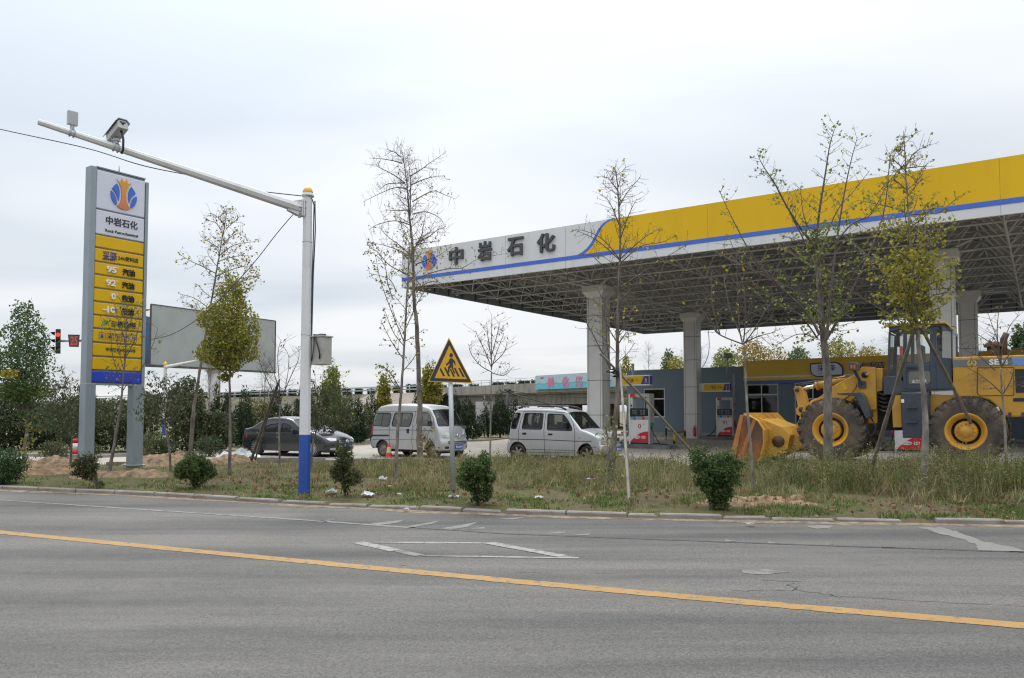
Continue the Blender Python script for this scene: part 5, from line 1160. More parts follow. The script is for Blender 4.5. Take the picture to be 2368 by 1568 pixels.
mb = MB(); mb.prism([(-1, 0), (OL, 0), (OL, .35), (-1, .35)], P_, OZ - .95, OZ)
mb.prism([(OL + .01, 0), (OL + 26, 8), (OL + 26, 8.35), (OL + .01, .35)], P_, OZ - .95, OZ); mb.build('parapet', 'bridge', br)
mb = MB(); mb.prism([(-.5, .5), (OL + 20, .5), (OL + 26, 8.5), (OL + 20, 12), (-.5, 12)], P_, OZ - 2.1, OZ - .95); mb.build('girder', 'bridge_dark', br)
mb = MB(); mb.prism([(-1, .2), (OL + 20, .2), (OL + 20, .55), (-1, .55)], P_, OZ - 1.08, OZ - .952); mb.build('ledge', 'bridge', br)
MT['pier'] = M('pier_yellow', (0.34, 0.25, 0.12), 0.85, var=.2)
for a_, b_ in ((19.5, 5.5), (25, 5.5), (10.5, 9)):
    mb = MB(); mb.tube([P_(a_, b_, 0), P_(a_, b_, OZ - 2.1)], .72, 18); mb.build('pier', 'pier', br)
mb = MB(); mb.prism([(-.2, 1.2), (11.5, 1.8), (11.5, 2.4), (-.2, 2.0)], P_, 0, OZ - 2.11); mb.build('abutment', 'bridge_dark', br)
mb = MB()
for i in range(int((OL) / 1.6)):
    mb.tube([P_(i * 1.6 + .4, .15, OZ), P_(i * 1.6 + .4, .15, OZ + .55)], .03, 6)
for zz in (.3, .55): mb.tube([P_(0, .15, OZ + zz), P_(OL, .15, OZ + zz)], .028, 6)
mb.build('railing', 'galv', br)
# banner
b0 = D(1238, 883, 63.0); bz0, bz1 = G(1238, 900, 0), 0
bo = oa - on * 0 + on * 0.25
an_, zt_ = plane_hit(1238, 869, bo, od); an2, zt2_ = plane_hit(1440, 862, bo, od); _, zb_ = plane_hit(1238, 901, bo, od)
bnr = empty('banner', (bo.x, bo.y, 0), math.atan2(od.y, od.x), 'pale blue banner with pink characters hung on the overpass parapet', 'banner')
def banner_mat():
    m, t = newmat('banner_print'); o = N(t, 'ShaderNodeOutputMaterial'); p = N(t, 'ShaderNodeBsdfPrincipled'); link(t, p.outputs[0], o.inputs[0]); p.inputs['Roughness'].default_value = .5
    c = N(t, 'ShaderNodeTexCoord'); s = N(t, 'ShaderNodeSeparateXYZ'); link(t, c.outputs['Generated'], s.inputs[0])
    n = N(t, 'ShaderNodeTexNoise'); n.inputs['Scale'].default_value = 1.2; n.inputs['Detail'].default_value = 6; link(t, c.outputs['Object'], n.inputs['Vector'])
    a = N(t, 'ShaderNodeMath', operation='ADD'); link(t, s.outputs['Z'], a.inputs[0]); m2 = N(t, 'ShaderNodeMath', operation='MULTIPLY'); link(t, n.outputs['Fac'], m2.inputs[0]); m2.inputs[1].default_value = .35; link(t, m2.outputs[0], a.inputs[1])
    r = N(t, 'ShaderNodeValToRGB'); e = r.color_ramp.elements; e[0].position = .25; e[0].color = (0.14, 0.47, 0.62, 1); e[1].position = .95; e[1].color = (0.42, 0.55, 0.62, 1)
    for pos, col in ((.48, (0.16, 0.50, 0.62, 1)), (.56, (0.15, 0.36, 0.40, 1)), (.64, (0.40, 0.56, 0.62, 1))): x = e.new(pos); x.color = col
    link(t, a.outputs[0], r.inputs[0]); link(t, r.outputs[0], p.inputs['Base Color']); return m
mb = MB(); mb.box(((an_ + an2) / 2, 0, (zt_ + zb_) / 2), (an2 - an_, .06, zt_ - zb_)); cl_ = mb.build('cloth', banner_mat(), bnr)
MT['pink'] = M('pink_print', (0.62, 0.20, 0.34), .5, var=.05)
mb = MB(); bf = lambda a, z, q=0: Vector((a, -.03 - q, z))
for ch, uu, vv in (('美', 1274, 884), ('化', 1308, 883), ('路', 1340, 882), ('域', 1372, 881), ('环', 1404, 880)):
    a, z = plane_hit(uu, vv, bo, od); add_text(mb, ch, (a, z), bf, height=(zt_ - zb_) * .74, ext=.012, off=.05 if ch in '美化' else .018)
mb.build('lettering', 'pink', cl_)
mb = MB(); a, z = plane_hit(1254, 877, bo, od); [mb.prism([(a + dx + .16 * math.cos(q), z + .12 + .08 * dx + .07 * math.sin(q + dx * 2)) for q in [k * .7 for k in range(9)]], bf, .004, .012) for dx in (-.16, .12)]; mb.build('small_emblem', 'red_ink', cl_)
# embankment carrying the highway to the left
ea = oa; eb = G(505, 912, OZ); edir = Vector((eb.x - ea.x, eb.y - ea.y, 0)).normalized(); en = Vector((-edir.y, edir.x, 0));
if en.y > 0: en = -en
MT['bank'] = M('bank_soil', (0.080, 0.070, 0.040), 0.95, var=.3, vscale=.35, bump=.6, bscale=2, col2=(0.135, 0.108, 0.07), dirt=(0.055, 0.068, 0.026), dscale=.4, dlo=.45, dhi=.6)
EL = 150
mb = MB(); vs = []; nseg = 60; prof = [(-14, 0), (0, 0), (-.8, 0), (8.5, -OZ + .5)]
rows_ = [(-16, -.55), (-.6, -.55), (.4, -.62), (3, -1.9), (6, -3.1), (8.5, -OZ + .08)]
for i in range(nseg + 1):
    p = Vector((ea.x, ea.y, 0)) - edir * 3 + edir * (EL * i / nseg)
    for (b, dz) in rows_: q = p + en * b; vs.append((q.x, q.y, OZ + dz + (.18 * noise.noise((q.x * .3, q.y * .3, 0)) if b > 1 else 0)))
k = len(rows_); mb.add(vs, [(i * k + j, (i + 1) * k + j, (i + 1) * k + j + 1, i * k + j + 1) for i in range(nseg) for j in range(k - 1)], 0, True)
tag(mb.build('hill_embankment', 'bank', fix=True), kind='structure')
mb = MB()
for a_ in (2.5,):
    pass
qa = Vector((ea.x, ea.y, 0)) + edir * 1.0
mb.add([qa + edir * d_ + en * b + Vector((0, 0, OZ + z + .08)) for d_, b, z in ((-3.9, .4, -.6), (11, .4, -.6), (11, 6, -3.0), (-4.4, 7.5, -3.7))], [(0, 1, 2, 3)])
tag(mb.build('slope_paving', M('slope_paving', (0.24, 0.20, 0.165), .9, var=.2, vscale=1.5, bump=.4, bscale=10)), kind='structure')
rl = empty('guardrail', (ea.x, ea.y, 0), 0, 'steel highway guardrail along the embankment top', 'guardrail')
Lr = lambda p: p - Vector((ea.x, ea.y, 0))
mb = MB()
for zz in (-.05, -.12, .32, .25): mb.bar(Lr(Vector((ea.x, ea.y, 0)) + Vector((0, 0, OZ + zz))), Lr(Vector((ea.x, ea.y, 0)) + edir * EL + Vector((0, 0, OZ + zz))), .08, .09)
mb.build('beam', 'galv', rl)
for i in range(26):
    mb = MB(); p = edir * (i * 4 + .6) + Vector((0, 0, OZ - .6)); mb.tube([p, p + Vector((0, 0, 1.0))], .08, 6); mb.build('post', 'galv', rl)
wall_ = MB(); wall_.box((oa.x - .2, oa.y + .2, OZ - .55), (1.5, .6, 1.35)); tag(wall_.build('end_block', 'bridge'), 'square concrete block where the overpass parapet meets the guardrail', 'concrete block')
# white lattice board under the bridge, utility pole
vb = D(1119, 998, 48); t = empty('notice_board', (vb.x, vb.y, .1), R(-20), 'white gridded notice board seen from behind by the cypress trees', 'board')
mb = MB()
for r_ in range(4):
    for c_ in range(2): mb.box((-.29 + .58 * c_, 0, .75 + r_ * .42), (.56, .03, .40))
mb.build('panel', 'win_white', t)
mb = MB(); mb.box((0, .04, 1.3), (.06, .06, 2.6)); mb.box((0, .035, .5), (1.1, .05, .05)); mb.build('post', 'galv', t)
vb = D(1173.5, 985, 55); t = empty('utility_pole', (vb.x, vb.y, .1), 0, 'dark utility pole with tangled wires in front of the overpass', 'utility pole')
zt_ = D(1173.5, 902, 55).z
mb = MB(); mb.tube([(0, 0, 0), (0, 0, zt_)], [.14, .10], 8); mb.build('pole', 'dark_metal', t)
mb = MB(); mb.box((0, 0, zt_ - .25), (.9, .08, .08)); mb.box((0, 0, zt_ - .1), (.5, .08, .1)); mb.sphere((0, 0, zt_ - .2), .12, 8, 5); mb.tube([(.0, 0, zt_ - .3), (2.2, -.5, zt_ - .9), (5.5, -1.5, zt_ - 1.9), (9, -3, zt_ - 2.8)], .035, 5); mb.tube([(0, 0, zt_ - .15), (4, -.5, zt_ - .65), (10, -2, zt_ - .6)], .02, 5); mb.build('wire', 'black', t)
# ================================================================ VEHICLES
MT['silver'] = M('silver_paint', (0.50, 0.51, 0.525), 0.32, 0.45, var=0.03, coat=0.4, vscale=1.5, dirt=(0.40, 0.36, 0.31), dscale=1.1, dlo=0.56, dhi=0.85)
MT['van_silver'] = M('van_paint', (0.46, 0.47, 0.48), 0.36, 0.4, var=0.04, coat=0.3, vscale=1.2, dirt=(0.37, 0.33, 0.28), dscale=0.9, dlo=0.5, dhi=0.85)
MT['dark_paint'] = M('graphite_paint', (0.026, 0.029, 0.035), 0.2, 0.3, var=0.06, coat=0.8, vscale=2, dirt=(0.06, 0.057, 0.055), dscale=1, dlo=0.58, dhi=0.95)
MT['car_glass'] = glass('car_glass', (0.66, 0.70, 0.70), 0.8)
MT['tint_glass'] = glass('tinted_glass', (0.10, 0.11, 0.12), 0.3)
MT['van_glass'] = glass('dusty_glass', (0.6, 0.63, 0.62), 0.55, 0.12, (.26, .27, .265))
MT['line'] = M('gap_and_crease_shade', (0.05, 0.05, 0.05), 0.8)  # door and panel gaps, and strips that paint the shade of body creases
MT['under'] = M('underbody', (0.012, 0.012, 0.012), 0.9)
MT['lamp_glass'] = M('lamp_lens', (0.52, 0.52, 0.50), 0.12, 0.3, var=0.25, vscale=14, coat=1.0)
MT['lamp_dark'] = M('lamp_inner', (0.10, 0.10, 0.11), 0.15, 0.4, coat=1.0)
MT['chrome'] = M('chrome', (0.75, 0.76, 0.78), 0.12, 1.0, var=.02)
MT['alloy'] = M('dusty_alloy', (0.36, 0.33, 0.29), 0.5, 0.4, var=.15, vscale=8)
MT['alloy_bright'] = M('alloy', (0.52, 0.53, 0.54), 0.3, 0.7, var=.05)
MT['steel_rim'] = M('dirty_steel_rim', (0.24, 0.21, 0.175), 0.7, 0.3, var=.25, vscale=9)
MT['seat'] = M('seat_cloth', (0.10, 0.105, 0.11), 0.9)
MT['plate_blue'] = M('number_plate', (0.02, 0.08, 0.50), 0.35)
MT['sticker'] = M('sticker_green', (0.10, 0.55, 0.42), 0.4)
MT['orange'] = M('indicator_orange', (0.60, 0.16, 0.03), 0.3)
MT['tail'] = M('tail_lamp', (0.40, 0.02, 0.02), 0.2, coat=1)

class Car:
    """body from a centre profile, drawn side windows and a width law; local x forward, y left, z up, origin on the ground between the axles"""
    def __init__(s, name, u, Y, phi, wb, W, top, label, paint, belt, H, tum, r=.07, bowf=(.2, 1.0), bowr=(.1, 1.0), z0=None, group=None, sc=1.0, arch=.33, sill=.22, track=.12):
        s.d = Vector((math.cos(phi), math.sin(phi), 0)); s.l = Vector((-s.d.y, s.d.x, 0)); p = D(u, 1060, Y)
        gz = lot_z(p.x, p.y) if z0 is None else z0
        s.sc = sc; s.B = Vector((p.x, p.y, gz)); c = s.B + s.l * W * sc; s.c = c
        s.root = empty(name, (c.x, c.y, gz), phi, label, 'car' if 'van' not in name else 'van', group); s.root.scale = (sc, sc, sc)
        s.W, s.wb, s.paint, s.belt, s.H, s.tum, s.r = W, wb, paint, belt, H, tum, r; s.top = top; s.bf, s.br = bowf, bowr; s.arch, s.sill = arch, sill
        s.xmax = max(x for x, z in top); s.xmin = min(x for x, z in top); s.track = track
    def px(s, crop, sc_, x, y):                                       # photo pixel -> (x, z) on the near side
        a, z = plane_hit(*PX(crop[0] + x / sc_, crop[1] + y / sc_), s.B, s.d); return (a / s.sc, (z - s.B.z) / s.sc)
    def w(s, x, z):
        t = max(0, (z - s.belt) / (s.H - s.belt)); lw = max(0, (0.5 - z) / 0.5)
        return s.W * (1 - s.tum * t ** 1.15 - 0.05 * lw ** 2 - 0.012 * max(0, (s.belt - .15 - z)) ** 2)
    def fn(s, p):
        x, y, z = p; k = (y / s.W) ** 2
        x -= s.bf[0] * k * sstep(s.xmax - s.bf[1], s.xmax, x); x += s.br[0] * k * sstep(s.xmin + s.br[1], s.xmin, x)
        return Vector((x, y, z))
    def inset(s):
        P = [Vector(p) for p in s.top]; o = []
        for i, p in enumerate(P):
            a, b = P[max(i - 1, 0)], P[min(i + 1, len(P) - 1)]; t = (b - a).normalized(); n = Vector((t.y, -t.x)); o.append((p, n))
        # chain runs front-bottom -> roof -> rear-bottom, so the outside is to the right of travel
        return o
    def bottom(s):
        xr, xf = -s.wb / 2, s.wb / 2; o = []
        zb0 = s.top[-1][1]; o.append((xr - s.arch - .03, zb0 + 0.0)) if s.top[-1][0] < xr - s.arch - .06 else None
        hub = .28
        def archp(xc):
            q = []
            for i in range(13):
                a = math.pi * (1 - i / 12); q.append((xc + s.arch * math.cos(a), max(s.sill, hub + s.arch * math.sin(a) * 1.02)))
            q[0] = (xc - s.arch, s.sill); q[-1] = (xc + s.arch, s.sill); return q
        o += archp(xr); o += archp(xf)
        return [p for p in o if p]
    def build_body(s, windows, shield, rear, glassm, gasket='black', front_glass=None):
        ch = s.inset(); r = s.r; ins = [(p - n * r) for p, n in ch]; bot = s.bottom()
        outer = [tuple(p) for p in ins] + bot
        ccw = lambda P: P if sum(a[0] * b[1] - b[0] * a[1] for a, b in zip(P, P[1:] + P[:1])) > 0 else P[::-1]
        windows = [ccw(list(wn)) for wn in windows]
        V = [Vector(p) for p in outer]; faces = [list(range(len(V)))]
        for wn in windows: k = len(V); V += [Vector(p) for p in wn]; faces.append(list(range(k, k + len(wn))))
        x0, x1 = s.xmin, s.xmax
        import itertools
        gx = [x0 + i * .13 for i in range(int((x1 - x0) / .13) + 2)]; gzs = [.2 + j * .11 for j in range(int(s.H / .11) + 1)]
        V += [Vector((a + (.05 if j % 2 else 0), b)) for a in gx for j, b in enumerate(gzs)]
        R_ = geometry.delaunay_2d_cdt(V, [], faces, 1, 1e-5); VV, FF, OF = R_[0], R_[2], R_[5]
        body = MB()
        keep = [f for f, o in zip(FF, OF) if 0 in o and len(o) == 1]
        for sg in (-1, 1):
            body.add([(p.x, sg * s.w(p.x, p.y), p.y) for p in VV], [f if sg > 0 else tuple(reversed(f)) for f in keep], 0, True)
        # rounded shoulder + top sheet
        K = 4; m = 8; ring = []
        for (p, n), q in zip(ch, ins):
            row = []
            wq = s.w(q.x, q.y)
            for k in range(K + 1):
                th = math.pi / 2 * k / K; c = p - n * r * (1 - math.sin(th)); row.append((c, -(wq - r * (1 - math.cos(th)))))
            we = wq - r
            for j in range(1, m): y = -we + 2 * we * j / m; row.append((p + n * (.035 if p.y > s.belt else .02) * (1 - (y / we) ** 2), y))
            for k in range(K, -1, -1):
                th = math.pi / 2 * k / K; c = p - n * r * (1 - math.sin(th)); row.append((c, (wq - r * (1 - math.cos(th)))))
            ring.append(row)
        nn = len(ring[0]); vs = [(c.x, y, c.y) for row in ring for c, y in row]; fs = []
        skip = set(list(shield) + list(rear)); gl0, gl1 = K + 0, nn - 1 - K
        for i in range(len(ring) - 1):
            for j in range(nn - 1):
                if i in skip and gl0 <= j < gl1: continue
                fs.append((i * nn + j, i * nn + j + 1, (i + 1) * nn + j + 1, (i + 1) * nn + j))
        body.add(vs, fs, 0, True)
        s.body = body.build('body', s.paint, s.root, fn=s.fn, smooth=38)
        bm = bmesh.new(); bm.from_mesh(s.body.data); bmesh.ops.remove_doubles(bm, verts=bm.verts, dist=.0015); bmesh.ops.recalc_face_normals(bm, faces=bm.faces); bm.to_mesh(s.body.data); bm.free()
        s.body.data.shade_smooth(); s.body.data.set_sharp_from_angle(angle=R(38))
        # windscreen and rear screen
        for nm, idx in (('windscreen', shield), ('rear_screen', rear)):
            if not len(idx): continue
            g = MB(); vs = []; rows = list(idx) + [idx[-1] + 1]
            for i in rows: vs += [(c.x, y, c.y) for c, y in ring[i][gl0:gl1 + 1]]
            k = gl1 - gl0 + 1; g.add(vs, [(a * k + j, a * k + j + 1, (a + 1) * k + j + 1, (a + 1) * k + j) for a in range(len(rows) - 1) for j in range(k - 1)], 0, True)
            ob = g.build(nm, front_glass or glassm, s.root, fn=s.fn, fix=False)
            b = MB(); edge = [Vector((c.x, y, c.y)) for c, y in ring[rows[0]][gl0:gl1 + 1]] + [Vector((ring[rows[-1]][j][0].x, ring[rows[-1]][j][1], ring[rows[-1]][j][0].y)) for j in range(gl1, gl0 - 1, -1)]
            b.tube(edge + [edge[0]], .014, 5, cap=False); b.build('seal', gasket, ob, fn=s.fn)
        # side windows
        for wi, wn in enumerate(windows):
            tri = [f for f, o in zip(FF, OF) if (wi + 1) in o]
            for sg in (-1, 1):
                g = MB(); used = sorted({i for f in tri for i in f}); mp = {i: k for k, i in enumerate(used)}
                g.add([(VV[i].x, sg * (s.w(VV[i].x, VV[i].y) - .008), VV[i].y) for i in used], [tuple(mp[i] for i in f) for f in tri], 0, True)
                ob = g.build('side_window', glassm, s.root, fn=s.fn, fix=False)
                b = MB(); loop = []
                for (a, c) in zip(wn, wn[1:] + wn[:1]):
                    for q in range(3): x, z = lerp(a[0], c[0], q / 3), lerp(a[1], c[1], q / 3); loop.append(Vector((x, sg * s.w(x, z), z)))
                b.tube(loop + [loop[0]], .017, 5, cap=False); b.build('seal', gasket, ob, fn=s.fn)
        u = MB(); xa, xb = s.top[-1][0] + .12, s.top[0][0] - .12
        u.box(((xa + xb) / 2, 0, .36), (xb - xa, 2 * (s.W - .30), .34)); u.box((0, 0, .28), (s.wb - 2 * s.arch - .04, 2 * (s.W - .06), .10)); u.box((0, 0, .47), (xb - xa, 2 * (s.W - .14), .04)) if s.H > 1.5 else None
        u.build('underbody', 'under', s.root, fn=s.fn)
    def line(s, pts, wd=.016, mat='line', name='gap_and_crease_shade', both=True, off=.002):
        b = MB()
        for sg in ((-1, 1) if both else (-1,)):
            Q = []
            for (a, c) in zip(pts, pts[1:]):
                n = max(1, int(math.hypot(c[0] - a[0], c[1] - a[1]) / .08)); Q += [(lerp(a[0], c[0], i / n), lerp(a[1], c[1], i / n)) for i in range(n)]
            Q.append(pts[-1]); vs = []
            for i, p in enumerate(Q):
                a, c = Q[max(i - 1, 0)], Q[min(i + 1, len(Q) - 1)]; l = math.hypot(c[0] - a[0], c[1] - a[1]) or 1; nx_, nz_ = -(c[1] - a[1]) / l, (c[0] - a[0]) / l
                for e in (-.5, .5): x, z = p[0] + nx_ * wd * e, p[1] + nz_ * wd * e; vs.append((x, sg * (s.w(x, z) + off), z))
            b.add(vs, [(2 * i, 2 * i + 1, 2 * i + 3, 2 * i + 2) for i in range(len(Q) - 1)])
        return b.build(name, mat, s.root, fn=s.fn)
    def side_patch(s, poly, name, mat, both=True, off=.006, parent=None, th=.0):
        o = None
        for sg in ((-1, 1) if both else (-1,)):
            b = MB(); tris = geometry.tessellate_polygon([[Vector((a, c, 0)) for a, c in poly]]); k = len(poly)
            vs = [(a, sg * (s.w(a, c) + off), c) for a, c in poly] + [(a, sg * (s.w(a, c) - .02), c) for a, c in poly]
            b.add(vs, [tuple(t) for t in tris] + [(i, (i + 1) % k, (i + 1) % k + k, i + k) for i in range(k)]); o = b.build(name, mat, parent or s.root, fn=s.fn)
        return o
    def xfront(s, z, rear=False):
        P = s.top if not rear else s.top[::-1]
        for (a, b) in zip(P, P[1:]):
            if min(a[1], b[1]) <= z <= max(a[1], b[1]) and abs(b[1] - a[1]) > 1e-6: return lerp(a[0], b[0], (z - a[1]) / (b[1] - a[1]))
        return P[0][0]
    def front_patch(s, poly, name, mat, off=.012, both=False, rear=False, parent=None, th=.05):
        """poly in (y, z) on the nose (or tail)"""
        o = None; sgx = -1 if rear else 1
        for sg in ((1, -1) if both else (1,)):
            V = [Vector((y, z)) for y, z in poly]; k = len(V); ys = [p.x for p in V]; zs_ = [p.y for p in V]
            G_ = [Vector((lerp(min(ys), max(ys), i / 6), lerp(min(zs_), max(zs_), j / 5))) for i in range(1, 6) for j in range(1, 5)]
            V = V if sum(a.x * b.y - b.x * a.y for a, b in zip(V, V[1:] + V[:1])) > 0 else V[::-1]
            r = geometry.delaunay_2d_cdt(V + G_, [], [list(range(k))], 1, 1e-5); tri = [f for f, oo in zip(r[2], r[5]) if 0 in oo]
            b = MB()
            cam_ = lambda y: .02 * (1 - (y / (s.W - s.r)) ** 2)
            b.add([(s.xfront(p.y, rear) + sgx * (off + cam_(p.x)), sg * p.x, p.y) for p in r[0]], tri, 0, True)
            b.add([(s.xfront(z, rear) + sgx * (off + cam_(y)), sg * y, z) for y, z in poly] + [(s.xfront(z, rear) + sgx * (cam_(y) - th), sg * y, z) for y, z in poly], [(i, (i + 1) % k, (i + 1) % k + k, i + k) for i in range(k)])
            o = b.build(name, mat, parent or s.root, fn=s.fn)
        return o
    def plate(s, text, z, y0=0.0, rear=False):
        x = s.xfront(z) + .032; b = MB(); b.box((x, y0, z), (.012, .44, .14)); p = b.build('number_plate', 'plate_blue', s.root, bevel=.004)
        b = MB(); add_text(b, text, (0, 0), lambda a, c, q=0: Vector((x + .0065 + q, y0 + a, z + c)), height=.085, width=.36, ext=.001, off=.008); b.build('plate_lettering', 'letter_white', p)
    def wheels(s, rad, wid, rimmat, style, rimr=.66):
        for x in (-s.wb / 2, s.wb / 2):
            for sg in (-1, 1):
                c = Vector((x, sg * (s.W - s.track), rad)); ax = Vector((0, sg, 0)); h = wid / 2
                b = MB(); b.lathe([(rad * rimr, -h), (rad * .93, -h), (rad, -h * .7), (rad, h * .7), (rad * .95, h * .98), (rad * .8, h * 1.04), (rad * rimr, h * .96)], c, ax, 28); t = b.build('wheel', 'rubber', s.root)
                b = MB(); q = rad * rimr
                b.lathe([(q + .002, h * .96), (q * .93, h * .9), (q * .9, h * .3), (0, h * .25)], c, ax, 28, mi=1)
                e = ax.orthogonal().normalized(); f = ax.cross(e)
                if style == 'star':
                    for k in range(6):
                        a = k * math.pi / 3; dr = e * math.cos(a) + f * math.sin(a); b.bar(c + ax * h * .78 + dr * q * .12, c + ax * h * .86 + dr * q * .95, q * .27, .02, up=tuple(ax))
                    b.lathe([(q * .3, h * .5), (q * .26, h * .86), (0, h * .88)], c, ax, 16)
                elif style == 'multi':
                    for k in range(14):
                        a = k * math.pi / 7; dr = e * math.cos(a) + f * math.sin(a); b.bar(c + ax * h * .7 + dr * q * .2, c + ax * h * .85 + dr * q * .95, q * .11, .02, up=tuple(ax))
                    b.lathe([(q * .28, h * .5), (q * .24, h * .82), (0, h * .84)], c, ax, 16)
                else:
                    b.lathe([(q * .98, h * .9), (q * .86, h * .62), (q * .74, h * .60), (q * .62, h * .78), (q * .3, h * .72), (q * .26, h * .95), (0, h * .96)], c, ax, 24)
                    for k in range(5):
                        a = k * math.pi * .4; dr = e * math.cos(a) + f * math.sin(a); b.lathe([(q * .09, h * .80), (q * .08, h * .84), (0, h * .84)], c + dr * q * .66, ax, 10, mi=1)
                b.build('rim', [rimmat, 'dark_metal'], t)
    def mirror(s, x, z, mat='black'):
        for sg in (-1, 1):
            b = MB(); y = s.w(x, z); b.box((x, sg * (y + .10), z), (.09, .15, .18)); b.bar((x, sg * (y - .02), z - .08), (x, sg * (y + .08), z - .04), .05, .05); b.build('wing_mirror', mat, s.root, bevel=.02, fn=s.fn)
    def seats(s, rows, z=.75):
        for x in rows:
            for y in (-.34, .34):
                b = MB(); b.box((x, y, z), (.14, .44, .55)); b.box((x - .25 + .5, y, z - .25), (.5, .44, .14)); b.box((x - .03, y, z + .40), (.09, .24, .20)); b.build('seat', 'seat', s.root, bevel=.03)
def rnd(P, r=.05, n=3):
    """round the corners of a polygon"""
    o = []; k = len(P)
    for i in range(k):
        a, b, c = Vector(P[i - 1]), Vector(P[i]), Vector(P[(i + 1) % k]); ra = min(r, (a - b).length * .45); rc = min(r, (c - b).length * .45)
        p0, p1 = b + (a - b).normalized() * ra, b + (c - b).normalized() * rc
        for j in range(n + 1): t = j / n; q = p0 * (1 - t) ** 2 + b * 2 * t * (1 - t) + p1 * t * t; o.append((q.x, q.y))
    return o

# --- silver hatchback (nearest)
wbk = 2.335; sh = -wbk / 2
top = [(2.80, .24), (2.96, .29), (2.99, .40), (2.985, .54), (2.93, .57), (2.925, .72), (2.86, .80), (2.66, .87), (2.4, .945), (2.13, 1.01), (1.90, 1.27), (1.69, 1.50), (1.58, 1.565), (1.3, 1.605), (.7, 1.63), (.2, 1.63), (-.02, 1.61), (-.12, 1.55), (-.22, 1.36), (-.30, 1.1), (-.34, .85), (-.36, .61), (-.43, .57), (-.445, .45), (-.44, .32), (-.38, .24)]
top = [(x + sh, z) for x, z in top]
K_ = Car('hatchback_car', 1274.5, 23.2, -R(28.4), wbk, .78, top, 'small silver boxy hatchback with black roof rails parked nearest the pumps', 'silver', .95, 1.63, .13, .06, (.20, .9), (.07, .5), group='vehicles parked along the forecourt edge')
kp = lambda x, y: K_.px((1950, 1550), 3.947, x, y)
0 and print('hatch wheels', kp(440, 1060), kp(1580, 1055), kp(900, 370))
kw = [rnd([kp(*p) for p in P]) for P in (((393, 408), (506, 405), (448, 652), (348, 645)), ((575, 408), (866, 412), (855, 662), (542, 655)), ((940, 420), (1185, 428), (1255, 510), (1330, 640), (1330, 682), (942, 670)))]
K_.build_body(kw, [9, 10], [17, 18], 'car_glass')
K_.line([kp(560, 378), kp(520, 500), kp(488, 700), kp(492, 860), kp(560, 990)]); K_.line([kp(905, 385), kp(890, 700), kp(905, 1065)]); K_.line([kp(1260, 400), kp(1345, 560), kp(1378, 690), kp(1375, 1080)]); K_.line([kp(560, 378), kp(905, 385), kp(1180, 398), kp(1260, 410)])
K_.line([kp(310, 815), kp(900, 828), kp(1375, 850), kp(1700, 855)], .022, 'line', 'waist_crease_shade')  # dark strip puts the shade of the waist crease into colour
K_.line([kp(575, 975), kp(1370, 1000)], .012); K_.line([kp(575, 1020), kp(1370, 1035)], .012); K_.line([kp(430, 368), kp(560, 376)], .012); K_.line([kp(300, 600), kp(297, 880)], .014)
for X in ((550, 612, 715, 748), (957, 1025, 728, 757)): K_.side_patch([kp(X[0], X[2]), kp(X[1], X[2]), kp(X[1], X[3]), kp(X[0], X[3])], 'door_handle', 'black')
K_.side_patch([kp(1432, 790), kp(1462, 793), kp(1460, 812), kp(1434, 810)], 'side_indicator', 'orange')
K_.front_patch(rnd([(.42, .60), (.74, .58), (.755, .80), (.46, .80)], .04), 'headlight', 'lamp_glass', both=True, off=.02)
K_.front_patch([(-.36, .64), (.36, .64), (.38, .76), (-.38, .76)], 'grille', 'black', off=.016); K_.front_patch(rnd([(-.5, .33), (.5, .33), (.5, .48), (-.5, .48)], .03), 'bumper_grille', 'black', off=.006)
K_.line([(K_.xmax - .20, .50), (K_.xmax - .36, .50)], .02, 'line')
K_.plate('鲁K725', .42); K_.wheels(.275, .17, 'alloy', 'star', .70); K_.mirror(kp(1240, 600)[0], kp(1240, 600)[1] - .0)
K_.seats((.10, -.75), .72)
for sg in (-1, 1):
    b = MB(); xs_ = [(-.02, 1.60), (.06, 1.68), (.4, 1.705), (1.1, 1.69), (1.4, 1.66), (1.58, 1.575)]; b.tube([(x + sh, sg * (.60), z + .015) for x, z in xs_], [.03, .022, .02, .02, .026, .03], 8); b.build('roof_rail', 'black', K_.root)
K_.front_patch(rnd([(.30, .335), (.36, .335), (.36, .36), (.30, .36)], .01), 'fog_lamp', 'lamp_glass', both=True)
b = MB(); xx = K_.top[10]; b.box((K_.top[11][0] + .03, -.40, 1.40), (.02, .16, .15)); b.build('windscreen_sticker', 'sticker', K_.root)
b = MB(); p0, p1 = Vector((2.15 + sh, .3, 1.03)), Vector((2.02 + sh, -.35, 1.20)); b.tube([(2.17 + sh, -.1, 1.05), (2.06 + sh, -.58, 1.09)], .012, 6); b.tube([(2.17 + sh, .5, 1.05), (2.07 + sh, 0, 1.09)], .012, 6); b.build('wiper', 'black', K_.root)

# --- silver minivan
wbv = 2.35; sh = -wbv / 2
top = [(2.82, .27), (2.95, .32), (2.98, .45), (2.975, .62), (2.93, .67), (2.90, .82), (2.84, 1.0), (2.74, 1.13), (2.52, 1.42), (2.30, 1.68), (2.18, 1.76), (1.9, 1.83), (1.5, 1.865), (.8, 1.885), (.1, 1.87), (-.18, 1.82), (-.30, 1.74), (-.40, 1.58), (-.50, 1.30), (-.565, 1.0), (-.59, .72), (-.655, .67), (-.67, .5), (-.66, .36), (-.58, .30)]
top = [(x + sh, z) for x, z in top]
V_ = Car('minivan', 939, 27.2, -R(35.0), wbv, .735, top, 'dusty silver minivan with a dented bumper behind the tree trunk and warning sign', 'van_silver', 1.05, 1.88, .12, .07, (.22, .9), (.06, .5), group='vehicles parked along the forecourt edge', arch=.34, sill=.30)
vp = lambda x, y: V_.px((1400, 1550), 3.947, x, y)
0 and print('van wheels', vp(475, 1015), vp(1300, 1020), vp(700, 380))
